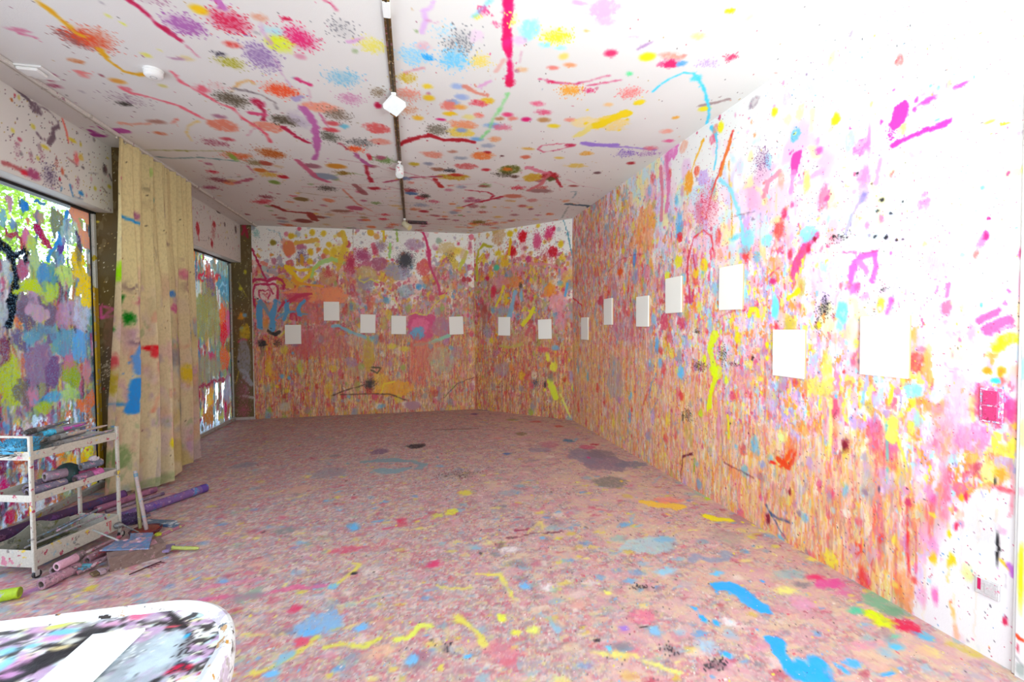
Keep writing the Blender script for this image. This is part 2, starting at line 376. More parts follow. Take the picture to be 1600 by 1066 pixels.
# fuchsia brushwork, hand marks, blots
R4 = [('b', 555, 370, 14, 34, 'cdbfe8', .8), ('b', 605, 425, 19, 27, 'eed8a8', .9), ('b', 560, 452, 17, 20, 'efe0b0', .8), ('o', 510, 425, 11, 17, 'e8e410'),
 ('o', 740, 453, 16, 22, 'e8e410'), ('b', 430, 388, 19, 19, 'a08f98', .8), ('o', 436, 382, 9, 9, 'd8d0d0', .8), ('l', [(985, 412), (968, 465)], 46, 'c83a9c'), ('s', 955, 505, 22, 34, 'c83a9c', .7),
 ('l', [(958, 552), (985, 535), (1060, 500), (1120, 478), (1172, 462)], 17, 'd03a9c'), ('b', 1090, 381, 36, 15, 'd050a4'), ('b', 1075, 356, 14, 7, 'd8a0d0'), ('b', 1216, 322, 32, 9, 'd050a4'),
 ('l', [(1190, 330), (1190, 348)], 5, 'd050a4'), ('l', [(1205, 330), (1206, 345)], 5, 'd050a4'), ('l', [(1225, 330), (1226, 345)], 5, 'd050a4'), ('b', 838, 555, 33, 34, 'd878b0', .95, .4), ('b', 896, 570, 27, 32, 'ccb8ea', .8, .4),
 ('b', 868, 520, 7, 60, 'd878b0', .8), ('b', 676, 572, 17, 14, 'd868b0'), ('l', [(592, 595), (583, 650)], 26, 'cc48a0'), ('l', [(580, 655), (572, 720)], 18, 'd88ac0', .8), ('l', [(525, 655), (485, 690), (468, 740)], 20, 'dc8aa4', .85),
 ('b', 535, 680, 12, 35, 'dca090', .8), ('l', [(690, 645), (650, 668), (605, 690)], 14, 'e0a0c8', .8), ('b', 630, 690, 14, 45, 'e8e860', .7, .5), ('l', [(352, 500), (340, 540), (318, 600), (290, 680), (262, 770), (250, 830)], 9, 'd84a40', 1, .4, .6),
 ('l', [(345, 525), (320, 600), (305, 660)], 10, 'e08030', .9), ('l', [(336, 610), (338, 680), (345, 760), (348, 900)], 4, 'e0a030'), ('l', [(240, 530), (225, 570), (207, 610), (200, 640)], 8, 'e8b028', 1, .3, .6),
 ('l', [(268, 478), (285, 500), (291, 560), (288, 600), (280, 645)], 8, '60cce8', 1, .3, .5), ('l', [(303, 680), (330, 700), (350, 735), (370, 800), (385, 850), (390, 920)], 11, '90d8ec', .9), ('o', 305, 480, 12, 22, 'e8e010'), ('b', 286, 488, 11, 16, 'e09a8a'),
 ('b', 185, 690, 18, 42, 'e8a030', .95, .4), ('b', 216, 648, 10, 20, 'e06a50'), ('b', 240, 672, 22, 30, 'c0a0e0', .8, .5), ('b', 165, 555, 16, 22, 'e8b098', .8), ('b', 120, 575, 28, 30, 'dc70b8', .8, .5), ('l', [(100, 600), (110, 700), (100, 800)], 12, 'd878a8', .8), ('l', [(75, 640), (85, 720), (80, 830)], 12, 'd87890', .8),
 ('o', 850, 735, 9, 9, '16141c'), ('o', 823, 660, 6, 6, '16141c'), ('o', 917, 757, 8, 8, '16141c'), ('o', 995, 764, 5, 5, '16141c'), ('x', 900, 800, 7, 7, '16141c', 10, 0), ('o', 948, 808, 5, 5, '16141c'), ('x', 733, 895, 6, 6, '16141c', 10, 0), ('o', 890, 893, 7, 7, '16141c'), ('x', 930, 900, 8, 8, '16141c', 10, 1), ('x', 973, 908, 7, 7, '16141c', 8, 0), ('o', 1000, 908, 6, 6, '16141c'), ('o', 882, 690, 4, 4, '16141c'),
 ('s', 760, 900, 40, 22, '3a3040', .5), ('b', 848, 735, 22, 40, 'a898e0', .8, .5), ('l', [(850, 740), (820, 790), (795, 840), (785, 880)], 14, '8878c8', .6), ('b', 1225, 772, 105, 30, 'ecec98', .75, .5), ('b', 1400, 660, 55, 22, 'e8ea80', .7, .5), ('b', 1150, 700, 36, 22, 'd8a8cc', .7, .5), ('b', 1310, 895, 14, 20, 'd02a70'), ('o', 1318, 833, 8, 8, 'd02a70'), ('b', 1395, 657, 10, 11, 'd03a70'),
 ('b', 1072, 765, 22, 42, 'd868a0', .8, .5), ('b', 545, 808, 11, 22, 'd03a68'), ('l', [(548, 825), (546, 890)], 3, 'd05a80'), ('b', 568, 960, 9, 18, 'd03a58'), ('l', [(660, 892), (628, 930), (598, 985), (578, 1045)], 24, 'd04080', .85), ('o', 663, 905, 7, 11, '8a1030'), ('b', 636, 882, 34, 30, '84d8ee', .8, .5), ('b', 410, 905, 24, 34, '84d8ee', .8, .5), ('b', 482, 910, 22, 24, '84d8ee', .8, .5), ('b', 360, 900, 20, 10, '70d0f0', .9),
 ('l', [(795, 1062), (808, 1005), (830, 975), (860, 965), (890, 962)], 24, 'd05cb4', .9), ('l', [(890, 962), (895, 1010), (880, 1062)], 22, 'd05cb4', .9), ('l', [(830, 990), (860, 1030)], 20, 'd878c0', .9), ('l', [(770, 955), (860, 955), (900, 950)], 6, 'c04080'), ('b', 1130, 960, 55, 100, 'e08ab0', .6, .6), ('b', 1050, 570, 40, 30, 'd890c0', .6, .6),
 ('l', [(910, 610), (895, 690)], 16, 'd888b8', .8), ('l', [(1250, 450), (1265, 500), (1230, 560), (1190, 575)], 10, 'd890b8', .7), ('l', [(1310, 400), (1300, 470), (1310, 520)], 14, 'e0b8d8', .6), ('l', [(935, 600), (1010, 590), (1100, 600), (1190, 510)], 8, 'e0a0c0', .7), ('o', 1325, 461, 26, 8, 'e8c860'), ('o', 1385, 466, 18, 7, 'e8e010'), ('l', [(1190, 70), (1180, 200), (1168, 380)], 10, 'ecec90', .8), ('b', 1210, 80, 30, 40, 'f0f0a8', .8, .5),
 ('b', 1220, 965, 14, 12, '88d8ec', .8), ('b', 150, 850, 14, 50, '5cb0e4', .8, .5), ('l', [(180, 1060), (185, 960), (205, 900), (240, 872), (270, 895), (278, 950)], 5, 'd83a48'), ('s', 460, 610, 36, 60, '8a5a8a', .6), ('l', [(345, 820), (430, 802)], 3, '3a2030'), ('b', 505, 1010, 30, 40, 'e8a070', .6, .6), ('b', 20, 880, 40, 90, 'e8904a', .6, .6), ('b', 640, 940, 10, 16, 'c82050'), ('b', 150, 900, 10, 18, 'd83040'), ('s', 250, 780, 60, 90, 'd05070', .45), ('b', 1290, 120, 6, 4, 'e8e010'),
 ('s', 560, 120, 20, 6, '60c8e8', .6), ('s', 720, 130, 70, 10, '60c8e8', .5), ('o', 1100, 325, 8, 7, '80d8f0'), ('o', 1130, 335, 8, 7, '80d8f0'), ('o', 1265, 290, 5, 9, '60d0f0'), ('o', 1120, 456, 14, 5, '80d8f0'), ('o', 1300, 710, 14, 10, '70d0e8'), ('l', [(875, 370), (850, 420), (835, 450)], 5, 'c8f0f4', .8), ('l', [(950, 200), (930, 260)], 6, 'eeeea0', .8)]
RW.marks(1000, 0, 2.4233, R4)
R2 = [('b', 515, 175, 36, 66, '74d8f0', .95), ('b', 500, 280, 22, 40, '84d8f0', .8, .5), ('b', 120, 160, 20, 58, '84d8f0'), ('l', [(195, 105), (225, 85), (255, 55)], 22, 'e8d020'), ('s', 410, 150, 50, 70, '1c1a20', .75), ('s', 372, 262, 26, 50, '1c1a20', .7), ('b', 380, 260, 14, 24, 'e0c820'), ('o', 68, 375, 13, 14, 'e8e010'), ('o', 100, 370, 9, 9, 'e8e010'), ('o', 70, 460, 9, 12, 'e8e010'),
 ('b', 432, 560, 32, 130, 'eee468', .85, .4), ('b', 362, 625, 50, 58, 'eed860', .8, .5), ('l', [(820, 630), (805, 690), (795, 735)], 20, 'e8d840'), ('b', 822, 840, 34, 60, 'ecdc60', .8, .5), ('l', [(840, 900), (870, 980), (885, 1060)], 14, 'e8d840', .9), ('b', 938, 650, 56, 50, '78d0ec', .8, .5), ('b', 965, 820, 24, 48, '90c8e8', .7, .5), ('b', 1095, 660, 56, 70, 'b8e4ee', .7, .6), ('b', 1120, 900, 100, 150, 'ec94a4', .7, .5),
 ('b', 1310, 930, 110, 95, 'e878a8', .75, .5), ('b', 1240, 760, 60, 120, 'f0b0c0', .6, .6), ('l', [(1345, 230), (1400, 195), (1450, 175)], 34, 'd0508c', .9), ('l', [(1390, 290), (1450, 255), (1520, 235)], 50, 'd4508c', .9), ('l', [(1400, 320), (1470, 290), (1550, 270)], 16, 'd4508c', .9), ('b', 1500, 345, 76, 36, 'e0e010', .95, .4), ('b', 1440, 385, 50, 30, 'e0e010', .95, .4), ('b', 1415, 440, 50, 24, 'e09040', .9, .5), ('b', 1382, 530, 30, 24, 'e88a10'), ('b', 1465, 535, 27, 28, 'e88a10'), ('b', 1430, 590, 32, 19, '40c0ec'),
 ('b', 1400, 740, 110, 130, 'd82868', .75, .6), ('b', 1520, 760, 45, 90, 'dc3c80', .8, .5), ('b', 1290, 740, 26, 70, 'e8b870', .7, .6), ('b', 1240, 110, 76, 56, 'eef0a0', .8, .4), ('b', 1200, 190, 36, 26, 'ecf0b0', .7), ('b', 1095, 400, 26, 60, 'eef0b8', .7, .5), ('l', [(1128, 490), (1150, 520), (1210, 530)], 12, 'e07090'), ('l', [(1192, 530), (1190, 600)], 12, 'e07090'), ('b', 1195, 310, 50, 30, 'd87aa8', .6, .6), ('b', 1285, 310, 30, 60, 'd87aa8', .6, .6),
 ('l', [(786, 830), (784, 950), (786, 1064)], 11, '6cb8a8'), ('x', 528, 968, 14, 24, '7a0c2c', 12, 0), ('l', [(530, 980), (510, 1020), (490, 1064)], 6, '3a1020'), ('l', [(805, 100), (800, 150), (780, 190)], 17, 'c468dc'), ('b', 590, 40, 28, 40, 'dc60b0', .8, .4), ('b', 650, 90, 30, 26, 'dc78b0', .7, .5), ('s', 770, 50, 26, 24, '3a4448', .8), ('b', 640, 690, 12, 60, '80c8f0', .7, .5), ('b', 740, 720, 30, 60, 'c8b8f0', .7, .5), ('l', [(1085, 20), (1075, 50)], 18, 'd8709c'), ('l', [(1150, 10), (1130, 80)], 24, 'd8709c'), ('b', 1355, 135, 11, 13, '60c8f0'),
 ('b', 90, 720, 26, 60, 'c8b8e0', .6, .6), ('l', [(485, 770), (465, 805)], 6, '5a1030'), ('b', 160, 920, 30, 40, 'f0e070', .7, .5), ('b', 285, 880, 40, 40, 'e89030', .6, .6), ('b', 210, 1000, 30, 60, 'e87020', .6, .6), ('l', [(445, 700), (450, 860), (440, 1060)], 16, 'eee880', .8), ('b', 480, 690, 9, 13, '60c0f0'), ('b', 1470, 700, 20, 18, '80c8f0'), ('b', 1550, 860, 30, 26, 'e8c030', .8, .5), ('b', 1480, 1000, 50, 36, 'e8b840', .8, .5), ('b', 1490, 450, 40, 30, 'e0c0e8', .7, .5), ('b', 990, 330, 40, 40, 'dcb0dc', .6, .6)]
RW.marks(1180, 440, 3.807, R2)
R3 = [('b', 190, 140, 30, 120, 'f0a8bc', .6, .5), ('b', 160, 440, 17, 96, 'e87890', .9, .25), ('b', 80, 420, 24, 60, 'f4d0dc', .6, .6), ('o', 333, 622, 7, 50, '101014'), ('b', 262, 368, 30, 22, 'b83a58', .9, .5), ('b', 308, 380, 30, 34, 'f0e690', .9, .5), ('b', 345, 382, 24, 22, 'e89a18', .95, .4), ('b', 358, 435, 38, 12, 'e85a68', .95, .4), ('l', [(382, 340), (385, 420), (380, 520)], 9, 'e88a9a'), ('o', 325, 405, 5, 12, '141414'), ('b', 212, 428, 24, 20, 'e87090', .9, .4), ('b', 230, 457, 7, 12, 'd02050'), ('o', 200, 552, 8, 12, 'd02050'), ('b', 215, 458, 9, 13, 'e8a818'), ('b', 180, 580, 7, 13, 'e8c818'), ('b', 184, 662, 13, 20, 'e8c818', 1, .4), ('l', [(178, 670), (170, 735)], 6, 'e8c030'), ('b', 236, 706, 19, 27, 'dce090', .8), ('b', 280, 540, 60, 80, 'c8c4c4', .45, .6), ('l', [(250, 500), (300, 470), (380, 420)], 3, 'e8e0e0'),
 ('b', 110, 440, 14, 26, 'e890c0', .8, .4), ('b', 125, 620, 20, 34, 'e890c0', .75, .4), ('b', 92, 600, 14, 60, 'e8a0c8', .7, .5), ('b', 130, 780, 13, 28, 'e878b8', .9), ('b', 85, 780, 16, 30, 'e8a0c8', .8, .4), ('b', 125, 655, 12, 20, 'e8c020', .9, .4), ('l', [(36, 480), (38, 560), (42, 640), (40, 720)], 5, 'd81828'), ('l', [(345, 665), (370, 690), (395, 715)], 8, 'e8b818', 1, .2), ('l', [(372, 680), (393, 718)], 16, 'c878d0', 1, .2), ('b', 363, 868, 10, 13, 'd02858'), ('b', 180, 800, 5, 6, 'd84010'), ('l', [(180, 800), (190, 850), (195, 880)], 9, 'f0c880'), ('b', 195, 900, 10, 24, 'f0b898', .9), ('b', 65, 690, 6, 20, 'e87898'), ('l', [(365, 715), (365, 755)], 2, '402030'), ('b', 15, 870, 30, 20, 'd02858', .8, .5), ('b', 150, 970, 8, 12, 'f0b898')]
RW.marks(1400, 560, 2.105, R3)
R1 = [('l', [(60, 350), (120, 400)], 8, 'd02a40'), ('b', 455, 100, 9, 55, '3a90d8', .95), ('b', 460, 220, 18, 50, '7aa0d0', .7, .5), ('b', 365, 185, 20, 20, 'd84a10', .9, .5), ('l', [(290, 180), (360, 110), (430, 80), (510, 65)], 5, 'a82840'), ('b', 210, 190, 18, 34, 'c85040', .6, .6), ('b', 240, 370, 18, 36, 'c02a50', .8, .4), ('b', 740, 120, 28, 40, 'e0dc10', .9, .5), ('b', 665, 215, 14, 34, 'e8e030', .9, .5), ('b', 900, 140, 24, 40, 'e8d020', .9, .5), ('b', 850, 190, 18, 34, 'e8c828', .9, .5), ('l', [(805, 40), (795, 150), (795, 260)], 8, 'c83050'), ('l', [(830, 80), (850, 170)], 6, 'c83050'),
 ('l', [(815, 380), (810, 280)], 9, 'c83a68'), ('l', [(795, 370), (785, 330)], 9, 'c83a68'), ('l', [(830, 370), (838, 300)], 9, 'c83a68'), ('b', 805, 360, 28, 30, 'c83a68', .9, .4), ('b', 645, 500, 26, 52, 'c83a60', .8, .5), ('b', 757, 510, 24, 44, 'c83a60', .8, .5), ('b', 765, 230, 18, 34, '70c8e8', .9, .4), ('b', 972, 290, 22, 44, '88c8dc', .8, .4), ('b', 580, 490, 16, 32, '80b8dc', .8, .4), ('b', 938, 500, 13, 40, '88ccdc', .8), ('b', 600, 650, 13, 50, '60b0e8', .8, .4), ('b', 618, 770, 16, 30, '60b0e8', .8, .4), ('b', 752, 830, 22, 42, '70c0ec', .9, .4), ('b', 1165, 330, 14, 60, '88d8f0', .8), ('b', 1360, 410, 24, 62, '74d8f0', .95, .3), ('b', 1160, 40, 40, 30, '84dcf0', .7, .5),
 ('l', [(970, 590), (935, 680), (960, 760), (975, 830)], 34, 'd8e820', .9), ('b', 975, 820, 40, 50, 'd8ec00', .95, .4), ('l', [(975, 860), (945, 950), (935, 1040)], 26, 'dce810', .9), ('b', 900, 740, 14, 26, 'dce820'), ('b', 1045, 880, 12, 26, 'dce820'), ('b', 1120, 610, 24, 40, 'e0d010', .95, .4), ('o', 1114, 545, 13, 16, 'e0d820'), ('l', [(1190, 470), (1200, 430), (1230, 430), (1250, 470)], 26, 'dce010', .9), ('l', [(1060, 510), (1100, 470), (1160, 465)], 8, 'e0d840', .9), ('s', 870, 790, 50, 36, '3a3020', .6), ('s', 1020, 720, 36, 60, '3a3020', .55), ('s', 860, 560, 26, 24, '3a3020', .5), ('x', 1215, 740, 9, 13, '241a18', 14, 1), ('s', 1090, 780, 40, 22, '3a2020', .5), ('l', [(1000, 470), (1060, 450), (1100, 430)], 10, 'd06078', .8), ('b', 1340, 240, 24, 22, 'c8286c', .9, .5), ('l', [(1310, 220), (1350, 180), (1380, 160)], 8, 'c8286c'), ('b', 1155, 880, 60, 80, 'e08894', .6, .5), ('b', 1305, 655, 11, 20, 'e0dc10'), ('l', [(230, 600), (300, 660), (370, 725)], 4, 'e8d0b0'), ('l', [(600, 830), (565, 900), (540, 1000)], 5, '7890c0'), ('b', 1150, 520, 40, 60, 'e8c8e8', .6, .6), ('b', 330, 300, 20, 60, 'b07a98', .6, .5), ('b', 400, 560, 120, 90, 'c08094', .45, .6), ('b', 330, 860, 60, 130, '9a9aa8', .5, .6)]
RW.marks(880, 380, 4.1, R1)
RL = [('l', [(480, 645), (420, 662), (402, 670)], 16, '641026'), ('l', [(403, 665), (390, 750), (372, 870)], 12, '641026', 1, .4, .5), ('l', [(780, 728), (850, 770)], 12, '5a1426', .85), ('l', [(870, 778), (960, 820), (1050, 872)], 14, '5a1426', .85), ('b', 395, 310, 12, 40, '2a2020', .8, .5), ('s', 440, 280, 46, 70, '3a3028', .5), ('l', [(660, 60), (650, 130), (630, 220)], 26, 'dce010', .9), ('b', 562, 275, 18, 36, 'b8e010', .95), ('l', [(810, 300), (822, 420), (818, 500)], 20, 'e0d810', .8), ('b', 810, 175, 9, 20, 'e0d810'), ('o', 835, 373, 7, 9, '141014'), ('l', [(740, 300), (745, 400), (758, 525)], 7, 'c04060'), ('l', [(724, 100), (722, 300), (730, 480)], 24, 'dc98b8', .7), ('l', [(85, 40), (40, 160), (15, 290)], 9, 'd05848'), ('l', [(100, 30), (82, 160), (98, 270), (145, 180), (180, 20)], 6, '8090b0'), ('b', 1225, 735, 34, 16, 'e03020', .95, .4), ('l', [(1300, 770), (1350, 720), (1400, 620)], 26, 'e05018', .9), ('l', [(1290, 840), (1270, 940)], 5, '5a3030'), ('b', 1385, 1000, 9, 40, '6a1030'), ('b', 1130, 750, 30, 40, '90a0d0', .8, .5), ('b', 1130, 860, 40, 30, '98a0a8', .8, .5), ('l', [(502, 690), (502, 800)], 9, '70a830'), ('b', 525, 740, 18, 26, '90b0b8', .8), ('b', 1308, 500, 26, 50, 'e4f0a0', .9, .4), ('b', 80, 490, 26, 50, '98a0b8', .7, .5)]
RW.marks(1000, 600, 5.92, RL)
RF = [('l', [(840, 195), (885, 230), (905, 180)], 16, 'd84010', .9), ('b', 1105, 140, 14, 26, '7a0c2c', .95, .4), ('l', [(1100, 150), (1085, 190)], 4, '3a1020'), ('l', [(795, 375), (815, 410), (845, 425), (880, 435)], 8, '46587a'), ('b', 800, 425, 9, 22, '7a0c2c'), ('l', [(820, 420), (850, 475), (875, 510)], 4, '46587a'), ('l', [(1145, 530), (1150, 575), (1162, 560), (1160, 530)], 9, 'e03a20'), ('l', [(1345, 450), (1345, 560), (1355, 640)], 8, 'd82028'), ('b', 885, 325, 6, 14, '8a1a30'), ('o', 1235, 310, 4, 14, '403a50'), ('b', 1045, 580, 26, 30, 'eee040', .8, .5), ('l', [(1265, 60), (1268, 180), (1265, 270)], 8, '7ab8a8'), ('l', [(1290, 40), (1285, 110)], 40, 'f0e860', .85), ('l', [(1310, 120), (1330, 180), (1345, 240)], 9, 'ece050')]
RW.marks(880, 640, 2.5016, RF)
M_RW = painted('painted_plaster_right', (1, 1, .4), PALE+WARM, 50, amt=.7, dark=.08)
RW.smear(.7, .7, 1.2)
tag(RW.mesh('wall_right', M_RW), 'paint-covered white wall running along the room, blank canvases hung on it', kind='structure')

# ---------------------------------------------------------------- back wall and angled wall
BW = Surf((0, YB, 0), (1, 0, 0), (0, 0, 1), steps((XP, XC, .0085, .0085)), steps((0, H, .0085, .0085)), 'e9e6e0')
_dir = A([XR-XC, YE-YB, 0]); LA = float(np.linalg.norm(_dir)); _dir = _dir/LA
AW = Surf((XC, YB, 0), _dir, (0, 0, 1), steps((0, LA, .0105, .0105)), steps((0, H, .0105, .0105)), 'e9e6e0')
BWARM = ('c98a62', 'c0685e', 'cda07a', 'c8a24a', 'b8808a', 'c27a52', 'a8a070', 'c8b090', 'b04a58', '9a9aa8', 'd08a9a', 'a07868')
for s, sh in ((BW, 0), (AW, 3.9)):
    g = s.GS+sh; q = fbm(g*1.6, s.GT*1.6, 31, 4)-.5
    d1 = sst(2.25-s.GT+q*1.3, -.3, .3); d2 = sst(1.55-s.GT+q*.9, -.2, .35)
    s.C[..., :3] += (hx('d8ab8c')-s.C[..., :3])*(d1*.6+.35*d2)[..., None].clip(0, .9)
    s.d1, s.d2 = d1, d2
    dense(s, sst(2.8-s.GT+q*1.0, -.4, .4)*.9, ('d8b830', 'd07868', 'a89aa8', 'e0b8b0', 'c8963a', 'b8607a'), 3.2, 2.8, 12, .62, .85, .05)
    dense(s, d1, ('c8a83a', 'b85a58', 'a89a98', 'c87a4a', 'a8a878', 'b8788a', 'cc9a50', 'b04850', '98909c', 'd0a890'), 1.6, 1.2, 12, .57, .8, .08)
    dense(s, d1, BWARM+('d0b020', 'b82a40', 'e0d0c0', '6a8aa0'), 6, 3.0, 28, .60, .9, .04)
    dense(s, d2, BWARM+('d8b020', 'c03038', 'e8d0b0'), 11, 3.4, 24, .61, .85, .04)
    dense(s, d2, ('e0b080', 'c86a48', '8a5a48', 'e8c890', 'c03a40', 'c8a030', '9a8a80'), 26, 3.2, 14, .64, .7, .06)
    s.C[..., 3] = np.clip(d1*.5+d2*.6, 0, 1)
    gi = lambda a, b, s=s: s.d1[min(int(b/H*(len(s.T)-1)), len(s.T)-1), min(int((a-s.S[0])/(s.S[-1]-s.S[0])*(len(s.S)-1)), len(s.S)-1)]
    k = 1 if s is BW else .55
    drips(s, int(430*k), lambda a, b: gi(a, b)*.9+.05, ('b83a48', 'd0a82a', 'c8602a', '8a8088', 'e0d0b0', '904058', '6a4a3a', '6a98a8', 'd8b880'), (.003, .008), (.1, .8), .7)
    dabs(s, int(420*k), lambda a, b: gi(a, b)*.9+.08, ('c03a58', 'd0b420', '5a9ab8', 'd07838', 'd8c8b8', 'a86a90', 'd08a90', '8a8a94', 'a83028', '8a9a40'), (.012, .06), (.7, 1.9), .85)
    dabs(s, int(300*k), lambda a, b: sst(A(b), 1.6, 2.3), ('c03a58', 'd0b420', 'c88aa0', 'b06a80', 'd8b060', '9aa0a8', 'c86a50'), (.008, .045), (.8, 1.3), .85, .2)
    s.specks(int(2600*k), ('a02a48', '30283a', 'b89020', '8a4a68', '6a3040'))
